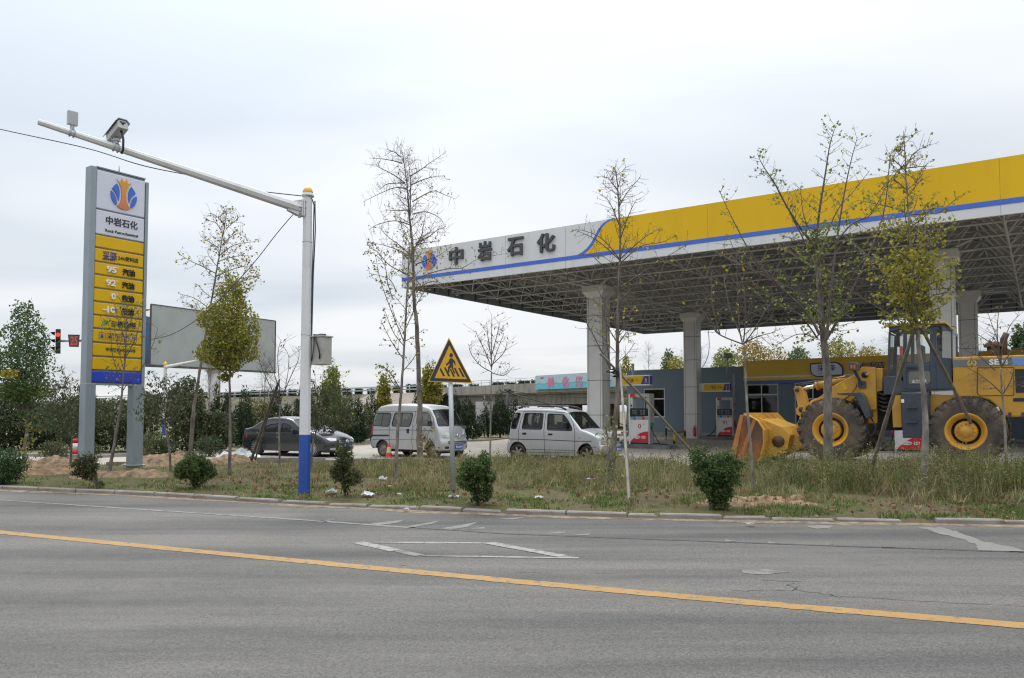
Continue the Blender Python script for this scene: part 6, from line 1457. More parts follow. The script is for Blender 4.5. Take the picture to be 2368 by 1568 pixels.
vw = [rnd([vp(*p) for p in P], .08) for P in (((372, 402), (640, 404), (610, 618), (352, 602), (338, 545)), ((690, 402), (985, 404), (948, 616), (655, 610)), ((1055, 400), (1215, 400), (1255, 440), (1315, 600), (1050, 598)))]
V_.build_body(vw, [7, 8], [17], 'van_glass', front_glass='car_glass')
V_.line([vp(665, 385), vp(625, 600), vp(620, 830), vp(625, 985)]); V_.line([vp(1020, 380), vp(985, 600), vp(975, 830), vp(985, 1000)]); V_.line([vp(355, 378), vp(1220, 378), vp(1330, 480), vp(1395, 650), vp(1405, 830)]); V_.line([vp(300, 672), vp(985, 675), vp(1395, 690)], .018); V_.line([vp(292, 820), vp(1000, 828), vp(1405, 836)], .014)  # last two dark strips paint the shade along the body creases
V_.line([vp(300, 757), vp(618, 760)], .055, 'black', 'sliding_rail', off=.01); V_.line([vp(1048, 420), vp(1035, 600), vp(995, 620), vp(995, 830)], .012)
for (i, xx, y0, y1) in ((0, 500, 404, 608), (1, 808, 406, 612)): V_.line([vp(xx + 12, y0), vp(xx - 10, y1)], .022, 'black', 'window_bar', off=-.002)
V_.side_patch([vp(892, 655), vp(935, 655), vp(930, 728), vp(895, 725)], 'door_handle', 'black'); V_.side_patch([vp(1040, 655), vp(1065, 655), vp(1065, 685), vp(1040, 685)], 'door_handle', 'black')
V_.side_patch([vp(1012, 415), vp(1036, 415), vp(1034, 447), vp(1012, 445)], 'side_indicator', 'orange'); V_.side_patch([vp(990, 870), vp(1050, 870), vp(1050, 940), vp(990, 940)], 'fuel_flap', 'van_silver', both=False, off=.004)
V_.front_patch(rnd([(.34, .80), (.45, .73), (.66, .74), (.655, .90), (.5, .93), (.36, .90)], .05), 'headlight', 'lamp_glass', both=True, off=.022)
V_.front_patch([(-.50, .575), (.50, .575), (.50, .615), (-.50, .615)], 'grille', 'black', off=.012); V_.front_patch([(-.48, .52), (.48, .52), (.48, .55), (-.48, .55)], 'grille', 'black', off=.012); V_.front_patch([(-.30, .78), (.30, .78), (.31, .80), (-.31, .80)], 'nose_trim', 'chrome', off=.012)
b = MB(); b.lathe([(.07, 0), (.07, .012), (.045, .02), (.045, 0)], (V_.xfront(.80) + .035, 0, .80), (1, 0, .25), 16); b.build('badge', 'chrome', V_.root)
V_.front_patch(rnd([(.46, .36), (.60, .36), (.60, .44), (.46, .44)], .03), 'bumper_recess', 'black', both=True, off=.006)
V_.plate('鲁K6893', .42, -.05); V_.wheels(.29, .165, 'steel_rim', 'steel', .66); V_.mirror(vp(1330, 570)[0] - .05, vp(1300, 570)[1])
V_.seats((.62, -.25, -.95), .85)
V_.side_patch([(V_.xmin + .05, .75), (V_.xmin + .11, .75), (V_.xmin + .15, 1.15), (V_.xmin + .11, 1.15)], 'tail_lamp', 'tail')
b = MB(); b.box((2.40 + sh, -.50, 1.50), (.015, .10, .22), Matrix.Rotation(R(-38), 3, 'Y')); b.build('windscreen_sticker', 'sticker', V_.root)
b = MB(); b.tube([(2.78 + sh, -.05, 1.14), (2.70 + sh, -.60, 1.19)], .012, 6); b.tube([(2.78 + sh, .45, 1.14), (2.74 + sh, .02, 1.18)], .012, 6); b.build('wiper', 'black', V_.root)
b = MB(); b.box((2.55 + sh, .15, 1.08), (.35, 1.1, .10)); b.build('dashboard', 'seat', V_.root)

# --- graphite saloon
wbs = 2.71; sh = -wbs / 2
top = [(3.38, .17), (3.57, .22), (3.62, .34), (3.62, .50), (3.57, .62), (3.46, .72), (3.2, .81), (2.8, .90), (2.35, .985), (2.0, 1.17), (1.66, 1.36), (1.45, 1.42), (1.1, 1.455), (.7, 1.455), (.38, 1.41), (.1, 1.28), (-.22, 1.10), (-.5, 1.055), (-.76, 1.02), (-.83, .95), (-.87, .75), (-.92, .62), (-.93, .42), (-.86, .24)]
top = [(x + sh, z) for x, z in top]
S_ = Car('saloon_car', 654, 28.0, -R(24.0), wbs, .885, top, 'dark grey saloon car parked behind the white and blue pole', 'dark_paint', .92, 1.455, .22, .08, (.30, 1.2), (.26, 1.0), group='vehicles parked along the forecourt edge', sc=.965, arch=.36, sill=.20, track=.13)
sp = lambda x, y: S_.px((900, 1500), 3.92, x, y)
0 and print('saloon wheels', sp(450, 1215), sp(1375, 1220), sp(900, 710))
sw_ = [rnd([sp(*p) for p in P], .05) for P in (((515, 892), (600, 822), (690, 775), (832, 757), (805, 905), (530, 905)), ((872, 757), (950, 765), (1030, 808), (1112, 915), (868, 918)))]
S_.build_body(sw_, [8, 9], [14, 15], 'tint_glass')
S_.line([sp(500, 908), sp(800, 910), sp(1120, 925)], .02, 'chrome', 'window_trim', off=.004); S_.line([sp(605, 800), sp(560, 905), sp(520, 1000), sp(560, 1150), sp(580, 1220)], .012); S_.line([sp(845, 755), sp(812, 920), sp(800, 1220)], .014); S_.line([sp(1120, 930), sp(1150, 1000), sp(1150, 1225)], .014)
S_.line([sp(480, 1225), sp(1150, 1232)], .012); S_.line([sp(300, 960), sp(820, 965), sp(1300, 990)], .01)
for X in ((552, 583, 953), (812, 845, 968)): S_.side_patch([sp(X[0], X[2]), sp(X[1], X[2] + 2), sp(X[1], X[2] + 13), sp(X[0], X[2] + 11)], 'door_handle', 'chrome', off=.03)
S_.front_patch(rnd([(.44, .69), (.52, .60), (.70, .58), (.795, .64), (.80, .70), (.66, .715)], .03), 'headlight', 'lamp_glass', both=True, off=.02)
S_.front_patch(rnd([(-.42, .50), (.42, .50), (.47, .62), (-.47, .62)], .03), 'grille', 'black', off=.015)
for zz in (.53, .58): S_.front_patch([(-.42, zz), (.42, zz), (.43, zz + .018), (-.43, zz + .018)], 'grille_bar', 'chrome', off=.03)
b = MB(); b.lathe([(.075, 0), (.075, .015), (.05, .022), (.05, 0)], (S_.xfront(.57) + .045, 0, .57), (1, 0, .15), 16); b.bar((S_.xfront(.57) + .055, -.03, .53), (S_.xfront(.57) + .055, .03, .61), .015, .01); b.build('badge', 'chrome', S_.root)
S_.front_patch(rnd([(-.45, .22), (.45, .22), (.5, .36), (-.5, .36)], .04), 'lower_grille', 'black', off=.008); S_.front_patch(rnd([(.52, .25), (.74, .27), (.74, .33), (.54, .35)], .02), 'fog_lamp', 'lamp_glass', both=True, off=.012)
S_.side_patch([sp(262, 925), sp(300, 905), sp(285, 990), sp(262, 985)], 'tail_lamp', 'tail')
S_.plate('鲁K75788', .43); S_.wheels(.315, .20, 'alloy_bright', 'multi', .70); S_.mirror(sp(1090, 900)[0], sp(1090, 895)[1], 'dark_paint')
S_.seats((.25, -.75), .62)
# dark off-roader parked behind the first column
# ================================================================ WHEEL LOADER
LYr = 18.35; lr = D(2232, 998, LYr); lz = lot_z(lr.x, lr.y); ldir = -e1; lleft = Vector((-ldir.y, ldir.x, 0)); lphi = math.atan2(ldir.y, ldir.x)
WR = .84; YO = 1.32                                                     # wheel radius, outer tyre face
lor = Vector((lr.x, lr.y, 0)) - lleft * YO
lz = min(lz + .02, lr.z - WR)
ld = empty('wheel_loader', (lor.x, lor.y, lz), lphi, 'yellow wheel loader with dark blue cab and rusty bucket parked on the forecourt', 'wheel loader')
LZ = lr.z - lz                                                          # hub height
def lp(y): return lambda crop, sc_: (lambda x, z: (lambda r: (r[0], r[1] - lz))(plane_hit(*PX(crop[0] + x / sc_, crop[1] + z / sc_), lor + lleft * y, ldir)))
C6, C7, R1 = ((2850, 1250), 1.845), ((3400, 1250), 2.412), ((3000, 1300), 2.6125)
0 and print('loader hub', LZ, lp(YO)(*C6)(863, 895), lp(YO)(*C7)(1115, 1150), lz)
FX = lp(YO)(*C6)(868, 895)[0]
MT['l_yellow'] = M('loader_yellow', (0.55, 0.295, 0.035), 0.45, var=0.08, vscale=1.2, dirt=(0.33, 0.18, 0.05), dscale=1.6, dlo=.5, dhi=.75, coat=.1)
MT['l_rim'] = M('loader_rim', (0.58, 0.30, 0.025), 0.5, var=.1, dirt=(0.32, 0.20, 0.08), dscale=2, dlo=.48, dhi=.75)
MT['l_blue'] = M('loader_cab_blue', (0.040, 0.055, 0.078), 0.4, var=.1, dirt=(0.10, 0.10, 0.095), dscale=1.5, dlo=.55, dhi=.85, coat=.2)
MT['l_tyre'] = M('muddy_tyre', (0.055, 0.05, 0.047), 0.9, var=.3, vscale=4, dirt=(0.155, 0.115, 0.082), dscale=1.8, dlo=.42, dhi=.66, bump=.3)
MT['bucket_rust'] = M('bucket_rust', (0.30, 0.10, 0.025), 0.75, var=.25, vscale=2, dirt=(0.085, 0.055, 0.042), dscale=1.3, dlo=.42, dhi=.58, stretch=(1, 1, .5))
MT['bucket_yellow'] = M('bucket_yellow', (0.54, 0.30, 0.04), 0.6, var=.12, vscale=2, dirt=(0.36, 0.13, 0.04), dscale=1.6, dlo=.52, dhi=.68)
MT['stripe_grey'] = M('bonnet_band', (0.155, 0.18, 0.20), .4); MT['stripe_blue'] = M('bonnet_band_blue', (0.15, 0.28, 0.58), .4)
MT['old_rust'] = M('old_rust', (0.075, 0.045, 0.032), .85, var=.4, vscale=5, dirt=(0.16, 0.075, 0.03), dscale=4, dlo=.5, dhi=.7)
MT['cab_glass'] = glass('cab_glass', (0.90, 0.91, 0.90), .94)
hub = lambda x, sg: Vector((x, sg * (YO - .29), LZ))
for x in (FX, 0.0):
    for sg in (1, -1):
        c = hub(x, sg); ax = Vector((0, sg, 0)); h = .29; b = MB()
        b.lathe([(WR * .52, -h), (WR * .86, -h), (WR * .93, -h * .8), (WR * .945, 0), (WR * .93, h * .8), (WR * .87, h), (WR * .72, h * 1.03), (WR * .56, h * .96), (WR * .50, h * .9)], c, ax, 48)
        e = Vector((1, 0, 0)); f = ax.cross(e)
        for k in range(22):
            for hf in (-1, 1):
                a = (k + (.5 if hf < 0 else 0)) * 2 * math.pi / 22; a2 = a + .16 * 1
                d0 = e * math.cos(a) + f * math.sin(a); d1_ = e * math.cos(a2) + f * math.sin(a2)
                b.bar(c + ax * h * .05 * hf + d1_ * WR * .955, c + ax * h * .99 * hf + d0 * WR * .945, .10, .085, up=tuple(d0))
                d2_ = e * math.cos(a - .01) + f * math.sin(a - .01); b.bar(c + ax * h * 1.0 * hf + d2_ * WR * .96, c + ax * h * 1.0 * hf + d2_ * WR * .82, .09, .03, up=tuple(ax))
        t = b.build('wheel', 'l_tyre', ld)
        b = MB(); q = WR * .52
        b.lathe([(q * .97, h * .70), (q * 1.03, h * .96), (q * .98, h * 1.0), (q * .90, h * .93), (q * .80, h * .55), (q * .72, h * .5)], c, ax, 40)
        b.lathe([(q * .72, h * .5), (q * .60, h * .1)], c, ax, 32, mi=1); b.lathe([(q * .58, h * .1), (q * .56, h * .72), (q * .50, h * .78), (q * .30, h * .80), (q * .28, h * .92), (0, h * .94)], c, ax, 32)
        for k in range(12): a = k * math.pi / 6; b.lathe([(.018, 0), (.018, .025), (0, .025)], c + (e * math.cos(a) + f * math.sin(a)) * q * .43 + ax * h * .79, ax, 6)
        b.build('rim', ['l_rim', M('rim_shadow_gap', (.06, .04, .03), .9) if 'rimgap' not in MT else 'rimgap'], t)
def slab(P, y0, y1, name, mat, parent=None, bevel=.012):
    b = MB(); b.prism(P, lambda a, z, t_: Vector((a, t_, z)), y0, y1); return b.build(name, mat, parent or ld, bevel=bevel)
q7 = lambda y, *P: [lp(y)(*C7)(*p) for p in P]; q6 = lambda y, *P: [lp(y)(*C6)(*p) for p in P]; q1 = lambda y, *P: [lp(y)(*R1)(*p) for p in P]
# engine cover and rear frame
hood = slab(q7(.78, (988, 432), (1679, 410), (2150, 398), (2150, 560), (2150, 1010), (1500, 1010), (1440, 930), (1350, 850), (1220, 815), (1100, 815), (1020, 840), (995, 780)), -.78, .78, 'engine_cover', 'l_yellow', bevel=.04)
slab(q7(.60, (760, 790), (1030, 800), (1300, 1000), (1300, 1060), (760, 1050)), -.6, .6, 'rear_frame', 'l_yellow')
bnd = slab(q7(.785, (992, 462), (1560, 440), (1560, 512), (992, 528)), .781, .787, 'grey_band', 'stripe_grey', hood, 0)
slab(q7(.785, (1562, 440), (2150, 418), (2150, 500), (1562, 512)), .781, .787, 'blue_band', 'stripe_blue', hood, 0)
b = MB(); yq = .788; A_ = lp(yq)(*C7); ftx = lambda a, z, q=0.0: Vector((-a, yq + q, z))
a, z = A_(1430, 478); hh = A_(1430, 452)[1] - A_(1430, 506)[1]; ww = A_(1340, 478)[0] - A_(1518, 478)[0]
add_text(b, 'SEM', (-a, z), ftx, height=hh, width=ww, ext=.003, off=.03); b.build('band_lettering', 'letter_white', bnd)
b = MB(); a, z = A_(1176, 491); rr = .10
for k in range(16):
    a0, a1_ = k * math.pi / 8, (k + 1) * math.pi / 8
    if k in (3, 4, 11, 12): continue
    b.prism([(a + rr * math.cos(a0), z + rr * .85 * math.sin(a0)), (a + rr * math.cos(a1_), z + rr * .85 * math.sin(a1_)), (a + rr * .72 * math.cos(a1_), z + rr * .62 * math.sin(a1_)), (a + rr * .72 * math.cos(a0), z + rr * .62 * math.sin(a0))], lambda x, z_, t_: Vector((x, t_, z_)), yq, yq + .004)
b.box((a, yq + .002, z - .02), (.10, .004, .03)); b.box((a, yq + .002, z + .02), (.022, .004, .07)); b.build('band_emblem', 'sign_yellow', bnd)
slab(q7(.785, (1590, 548), (1760, 545), (1760, 775), (1600, 775)), .781, .79, 'air_grille', 'black', hood, 0); slab(q7(.785, (1575, 828), (1760, 826), (1760, 860), (1575, 860)), .781, .79, 'vent_slot', 'black', hood, 0)
b = MB(); lpz = [Vector((x, .782, z)) for x, z in q7(.785, (1230, 535), (1580, 530), (1580, 800), (1255, 805), (1228, 780))]; b.tube(lpz + [lpz[0]], .010, 5, cap=False); b.build('hatch_gap', 'line', hood)
for X in ((1530, 965), (1655, 965)): slab(q7(.79, (X[0], X[1]), (X[0] + 28, X[1]), (X[0] + 28, X[1] + 50), (X[0], X[1] + 50)), .78, .82, 'hinge', 'l_blue', hood, 0)
slab(q7(.8, (1398, 920), (1430, 908), (1450, 950), (1415, 970)), .80, .82, 'warning_sticker', 'letter_white', hood, 0)
# exhaust and pre-cleaner
b = MB(); x0, z0 = lp(.2)(*C7)(1385, 415); x1, z1 = lp(.2)(*C7)(1385, 335); b.tube([(x0, .2, z0 - .1), (x0, .2, z1)], .14, 14); b.lathe([(.14, 0), (.20, .0), (.21, .05), (.14, .12), (0, .13)], (x0, .2, z1), n=16); b.build('air_cleaner', 'old_rust', ld)
b = MB(); x0, z0 = lp(.1)(*C7)(1480, 415); x1, z1 = lp(.1)(*C7)(1483, 260); x2, z2 = lp(.1)(*C7)(1512, 200); b.tube([(x0, .1, z0 - .1), (x1, .1, z1), (x2, .1, z2)], [.085, .08, .07], 12); b.build('exhaust_pipe', 'old_rust', ld)
# cab
cy0, cy1 = -.72, .72
roof = slab(q7(.80, (352, 122), (915, 88), (958, 120), (958, 136), (915, 108), (352, 140)), -.8, .8, 'cab_roof', 'l_yellow', bevel=.01)
slab(q7(.76, (375, 143), (915, 112), (985, 165), (985, 195), (930, 150), (900, 132), (520, 152), (400, 185), (376, 185)), -.76, .76, 'roof_rim', 'l_blue', bevel=.01)
low = slab(q7(.72, (350, 620), (470, 615), (540, 715), (540, 700), (985, 640), (985, 742), (500, 765), (480, 790), (325, 795), (318, 625)), cy0, cy1, 'cab_lower', 'l_blue')
low2 = slab(q7(.72, (520, 505), (985, 440), (985, 742), (520, 742)), cy0 + .01, .715, 'cab_side', 'l_blue')
for P in (((512, 150), (548, 150), (548, 740), (512, 740)), ((770, 130), (832, 128), (832, 740), (770, 740)), ((972, 150), (990, 165), (990, 440), (975, 440)), ((548, 130), (770, 130), (770, 165), (548, 172)), ((548, 500), (770, 500), (770, 742), (548, 742)), ((832, 432), (975, 440), (975, 742), (832, 742))):
    for (ya, yb) in ((.66, .73), (-.73, -.66)): slab(q7(.72, *P), ya, yb, 'cab_pillar', 'l_blue')
for P in (((372, 185), (392, 185), (378, 620), (358, 620)),):
    for (ya, yb) in ((.56, .60), (-.60, -.56)): slab(q7(.6, *P), ya, yb, 'windscreen_pillar', 'l_blue', bevel=0)
slab(q7(.70, (548, 172), (770, 165), (770, 500), (548, 505)), .69, .70, 'door_window', 'cab_glass', bevel=0); slab(q7(-.70, (480, 172), (700, 165), (700, 500), (480, 505)), -.70, -.69, 'door_window', 'cab_glass', bevel=0)
slab(q7(.70, (832, 130), (972, 150), (972, 438), (835, 432)), .69, .70, 'rear_quarter_window', 'cab_glass', bevel=0)
for sg in (1, -1):
    b = MB(); P0 = q7(.6, (380, 188), (362, 620)); P1 = q7(.7, (512, 160), (512, 620))
    b.add([(P0[0][0], sg * .585, P0[0][1]), (P1[0][0], sg * .70, P1[0][1]), (P1[1][0], sg * .70, P1[1][1]), (P0[1][0], sg * .585, P0[1][1])], [(0, 1, 2, 3)]); b.build('corner_window', 'cab_glass', ld)
b = MB(); b.add([(P0[0][0] + .01, -.58, P0[0][1]), (P0[0][0] + .01, .58, P0[0][1]), (P0[1][0] + .01, .58, P0[1][1]), (P0[1][0] + .01, -.58, P0[1][1])], [(0, 1, 2, 3)]); b.build('windscreen', 'cab_glass', ld)
wl = slab(rnd(q7(.735, (565, 572), (773, 566), (775, 688), (567, 692)), .06), .731, .738, 'lower_door_window', M('smoked_glass', (.10, .095, .085), .12, coat=1), bevel=0)
b = MB(); A_ = lp(.742)(*C7); yq = .7385; a, z = A_(668, 664); add_text(b, '山工机械', (-a, z), ftx, width=A_(600, 664)[0] - A_(740, 664)[0], ext=.002, off=.015); b.build('door_lettering', 'letter_white', wl)
b = MB(); x, z = lp(.76)(*C7)(592, 535); b.box((x, .75, z), (.22, .03, .035)); b.build('door_handle', 'black', ld)
b = MB(); b.box(((lp(0)(*C7)(620, 400)[0]), 0, lp(0)(*C7)(620, 620)[1]), (.5, .5, .18)); b.box((lp(0)(*C7)(690, 400)[0], 0, lp(0)(*C7)(690, 460)[1]), (.14, .48, .75)); b.build('operator_seat', 'seat', ld, bevel=.04)
b = MB(); x0, z0 = lp(0)(*C7)(500, 600); b.tube([(x0, 0, z0 - .1), (x0 - .12, 0, z0 + .3)], .04, 8); b.lathe([(.19, -.012), (.205, 0), (.19, .012), (.175, 0), (.19, -.012)], (x0 - .13, 0, z0 + .32), (-.5, 0, .85), 20); b.build('steering_wheel', 'black', ld)
b = MB(); x0, z0 = lp(.95)(*C7)(462, 215); b.box((x0, .93, z0 - .12), (.06, .16, .34)); b.tube([(x0, .93, z0 - .3), (lp(.8)(*C7)(452, 320)[0], .85, lp(.8)(*C7)(452, 320)[1]), (lp(.7)(*C7)(505, 335)[0], .70, lp(.7)(*C7)(505, 335)[1])], .016, 6); b.build('wing_mirror', 'black', ld, bevel=.01)
b = MB(); b.box((lp(.82)(*C7)(494, 370)[0], .80, lp(.82)(*C7)(494, 375)[1]), (.08, .06, .26)); b.build('mirror_cloth', M('pink_rag', (.42, .12, .12), .9), ld, bevel=.02)
# steps / fuel tank
tk = slab(q7(.95, (492, 775), (762, 775), (762, 1060), (690, 1215), (508, 1212)), .50, .95, 'step_tank', 'l_blue', bevel=.02)
for yy in (925, 1065): P = q7(1.0, (545, yy - 12), (650, yy - 12), (650, yy), (545, yy)); slab(P, .951, 1.06, 'step', 'l_blue', tk, 0)
slab(q7(.96, (494, 838), (522, 838), (522, 872), (494, 872)), .951, .956, 'reflector', 'letter_white', tk, 0)
slab(q7(.7, (400, 795), (492, 795), (500, 1110), (415, 1110)), .2, .7, 'side_frame', 'l_yellow')
slab(q7(.45, (262, 760), (480, 790), (480, 1140), (262, 1140)), -.55, .45, 'articulation', 'under', bevel=0)
b = MB()
for k in range(5): x0, z0 = lp(.5)(*C7)(270, 780 + k * 38); x1, z1 = lp(.5)(*C7)(400, 775 + k * 42); b.tube([(x0, .48, z0), ((x0 + x1) / 2, .6, z0 - .06), (x1, .48, z1)], .03, 7)
b.build('hydraulic_hose', 'rubber', ld)
# axles
b = MB(); b.tube([(FX, -1.0, LZ), (FX, 1.0, LZ)], .17, 12); b.sphere((FX, 0, LZ), .34, 14, 8); b.build('front_axle', 'dark_metal', ld)
b = MB(); b.tube([(0, -1.0, LZ), (0, 1.0, LZ)], .17, 12); b.sphere((0, 0, LZ), .34, 14, 8); b.build('rear_axle', 'dark_metal', ld)
# front tower
tw = slab(q1(.62, (1150, 455), (1180, 437), (1310, 440), (1322, 885), (1240, 890), (1215, 840), (1110, 600), (1115, 530)), .50, .62, 'tower_plate', 'l_yellow'); slab(q1(.62, (1150, 455), (1180, 437), (1310, 440), (1322, 885), (1240, 890), (1215, 840), (1110, 600), (1115, 530)), -.62, -.50, 'tower_plate', 'l_yellow')
slab(q1(.55, (1240, 455), (1385, 452), (1380, 690), (1325, 700), (1325, 1030), (1230, 1030), (1235, 880)), -.5, .50, 'front_frame', 'l_yellow')
b = MB(); x0, z0 = lp(.63)(*R1)(1200, 522); b.lathe([(.085, 0), (.085, .012), (0, .012)], (x0, .618, z0), (0, 1, 0), 18); b.build('pivot_hole', 'black', tw); b = MB(); x0, z0 = lp(.63)(*R1)(1226, 520); b.lathe([(.04, 0), (.04, .05), (0, .05)], (x0, .625, z0), (0, 1, 0), 12); b.build('pivot_pin', 'l_yellow', tw)
# boom arms, bell crank, tilt cylinder
BP = ((1118, 520), (1060, 535), (960, 590), (850, 650), (740, 745), (620, 812), (560, 860), (505, 1000), (352, 1290), (368, 1332), (470, 1335), (545, 1270), (600, 1130), (700, 960), (830, 850), (960, 800), (1060, 720), (1112, 640))
for (ya, yb) in ((.40, .56), (-.56, -.40)): slab(q1(.56, *BP), ya, yb, 'boom_arm', 'l_yellow')
slab(q1(0, (660, 800), (760, 760), (800, 900), (720, 960)), -.40, .40, 'boom_crossbeam', 'l_yellow')
bc_ = slab(q1(.1, (455, 668), (470, 645), (505, 640), (540, 655), (575, 705), (605, 825), (560, 862), (500, 855), (478, 740)), -.10, .10, 'bell_crank', 'l_yellow'); slab(q1(.1, (485, 880), (510, 845), (560, 842), (582, 880), (560, 930), (520, 955), (488, 930)), -.14, .14, 'crank_foot', 'l_yellow', bc_)
b = MB()
for (xx, yy, r0) in ((492, 680, .055), (540, 885, .075)): x0, z0 = lp(.1)(*R1)(xx, yy); b.lathe([(r0, 0), (r0, .06), (0, .06)], (x0, .10, z0), (0, 1, 0), 16)
b.build('pin', 'dark_metal', bc_)
b = MB(); x0, z0 = lp(0)(*R1)(545, 668); x1, z1 = lp(0)(*R1)(690, 638); x2, z2 = lp(0)(*R1)(1005, 566); b.tube([(x1, 0, z1), (x2, 0, z2)], .105, 16); b.tube([(x1, 0, z1), (lerp(x1, x2, .07), 0, lerp(z1, z2, .07))], .125, 16); cyl = b.build('tilt_cylinder', 'l_yellow', ld)
b = MB(); b.tube([(x0, 0, z0), (x1, 0, z1)], .055, 14); b.build('piston_rod', 'chrome', cyl)
b = MB(); b.tube([(lp(0)(*R1)(690, 615)[0], .0, lp(0)(*R1)(690, 612)[1] + .02), (lp(0)(*R1)(1010, 530)[0], 0, lp(0)(*R1)(1010, 535)[1])], .025, 6); b.tube([(lp(.2)(*R1)(480, 615)[0], .2, lp(.2)(*R1)(480, 618)[1]), (lp(.2)(*R1)(1000, 540)[0], .2, lp(.2)(*R1)(1000, 545)[1])], .018, 6); b.build('hydraulic_pipe', 'dark_metal', cyl)
slab(q1(.565, (955, 615), (985, 608), (1018, 665), (985, 682)), .562, .566, 'yellow_label', 'sign_yellow', bevel=0)
# headlamp on its stalk, front mudguard
hl = slab(q1(.80, (1036, 398), (1105, 396), (1140, 410), (1140, 470), (1110, 480), (1036, 474)), .66, .92, 'headlamp', 'l_blue', bevel=.015)
for X in (1050, 1082): slab(q1(.925, (X, 418), (X + 20, 418), (X + 20, 456), (X, 456)), .921, .93, 'lamp_lens', 'orange', hl, 0)
b = MB(); x0, z0 = lp(.75)(*R1)(1092, 475); x1, z1 = lp(.68)(*R1)(1168, 625); b.bar((x0, .78, z0), (x1, .66, z1), .07, .07, up=(0, 1, 0)); b.box((x1, .64, z1), (.20, .04, .18)); b.build('lamp_stalk', 'l_blue', hl)
slab(q1(1.2, (905, 715), (1150, 706), (1178, 735), (1262, 955), (1232, 978), (1205, 970), (1120, 775), (1095, 742), (920, 730)), .72, 1.22, 'mudguard', 'l_blue', bevel=.01)
b = MB(); x0, z0 = lp(.7)(*R1)(1265, 965); b.tube([(x0, .72, z0), (x0 - .12, .74, z0 - .25), (x0 - .05, .72, z0 - .45), (x0 + .2, .7, z0 - .52)], .02, 7); b.build('brake_hose', 'cable', ld)
# bucket
YB = 1.38
sec = q6(YB, (205, 757), (262, 762), (330, 800), (368, 860), (372, 960), (340, 1090), (118, 1100))
gzb = -lz + lot_z(*(lor + ldir * sec[-1][0]).xy[:2]) + .03
sec = [(x, max(z, gzb + (0 if i < 5 else 0))) for i, (x, z) in enumerate(sec)]
bk = MB(); bk.prism(sec + [(x - .035 if i < 6 else x, z - .035) for i, (x, z) in reversed(list(enumerate(sec)))], lambda a, z, t_: Vector((a, t_, z)), -YB, YB)
bk_o = bk.build('bucket', 'bucket_yellow', ld)
for sg in (1, -1): slab(sec, sg * YB - .02 * sg, sg * (YB + .02), 'end_plate', 'bucket_rust', bk_o, 0)
P = q6(YB + .03, (205, 757), (228, 770), (165, 1100), (122, 1100)); slab(P, YB + .021, YB + .05, 'edge_strip', M('edge_rust', (.40, .16, .04), .7, var=.2), bk_o, 0)
P = q6(YB + .03, (300, 790), (322, 800), (215, 1095), (180, 1098)); slab(P, YB + .021, YB + .045, 'wear_strip', M('edge_rust', (.34, .13, .04), .7, var=.2), bk_o, 0)
for k in range(5):
    yy = -1.1 + k * .55
    slab([(x - .02, z + .005) for x, z in sec[:4]] + [(sec[3][0] - .16, sec[3][1] - .02), (sec[1][0] - .1, sec[1][1] + .08), (sec[0][0], sec[0][1] + .05)], yy - .02, yy + .02, 'rib', 'bucket_yellow', bk_o, 0)
xb, zb_ = sec[4][0] - .05, sec[4][1]
slab([(sec[2][0], sec[2][1] + .05), (sec[3][0] - .42, sec[3][1] + .05), (sec[4][0] - .62, sec[4][1] + .2), (sec[4][0] - .5, sec[4][1] - .3), (sec[5][0], sec[5][1])], -.75, .95, 'back_box', 'bucket_yellow', bk_o, .02)
b = MB(); b.lathe([(.16, 0), (.16, .06), (.07, .08), (.07, .12), (0, .12)], (sec[4][0] - .30, .95, sec[4][1] + .02), (0, 1, 0), 20); b.build('hinge_boss', 'old_rust', bk_o)
# ================================================================ VEGETATION
tr = random.Random(11)
def crv(P, k=5):
    S = []
    for i in range(len(P) - 1):
        p0, p1, p2, p3 = P[max(i - 1, 0)], P[i], P[i + 1], P[min(i + 2, len(P) - 1)]
        for q in range(k):
            s = q / k; S.append(0.5 * ((2 * p1) + (p2 - p0) * s + (2 * p0 - 5 * p1 + 4 * p2 - p3) * s * s + (3 * p1 - p0 - 3 * p2 + p3) * s ** 3))
    S.append(P[-1]); return S
def leaf_mesh(name, P, L, C, parent, wide=1.1, tipk=.8, droop=0.0, mat='leaf', axis=None):
    n = len(P)
    if n == 0: return None
    P = np.array(P, np.float32); a = nr.normal(0, 1, (n, 3)); a[:, 2] -= droop * 1.6; a /= np.linalg.norm(a, axis=1)[:, None]
    b = np.cross(a, nr.normal(0, 1, (n, 3))); b /= np.linalg.norm(b, axis=1)[:, None]; c = np.cross(a, b)
    L = np.array(L, np.float32)[:, None]; W = L * wide
    V = np.zeros((n, 4, 3), np.float32); V[:, 0] = P; V[:, 1] = P + a * L * tipk + b * W / 2 + c * L * .12; V[:, 2] = P + a * L; V[:, 3] = P + a * L * tipk - b * W / 2 + c * L * .12
    me = bpy.data.meshes.new(name); me.vertices.add(n * 4); me.vertices.foreach_set('co', V.reshape(-1))
    me.loops.add(n * 4); me.loops.foreach_set('vertex_index', np.arange(n * 4, dtype=np.int32)); me.polygons.add(n); me.polygons.foreach_set('loop_start', np.arange(n, dtype=np.int32) * 4)
    me.update(calc_edges=True); at = me.attributes.new('tint', 'FLOAT_COLOR', 'POINT'); CC = np.ones((n, 4, 4), np.float32); CC[:, :, :3] = np.array(C)[:, None, :]; at.data.foreach_set('color', CC.reshape(-1))
    me.materials.append(MT[mat]); o = bpy.data.objects.new(name, me); COL.objects.link(o); o.parent = parent; return o
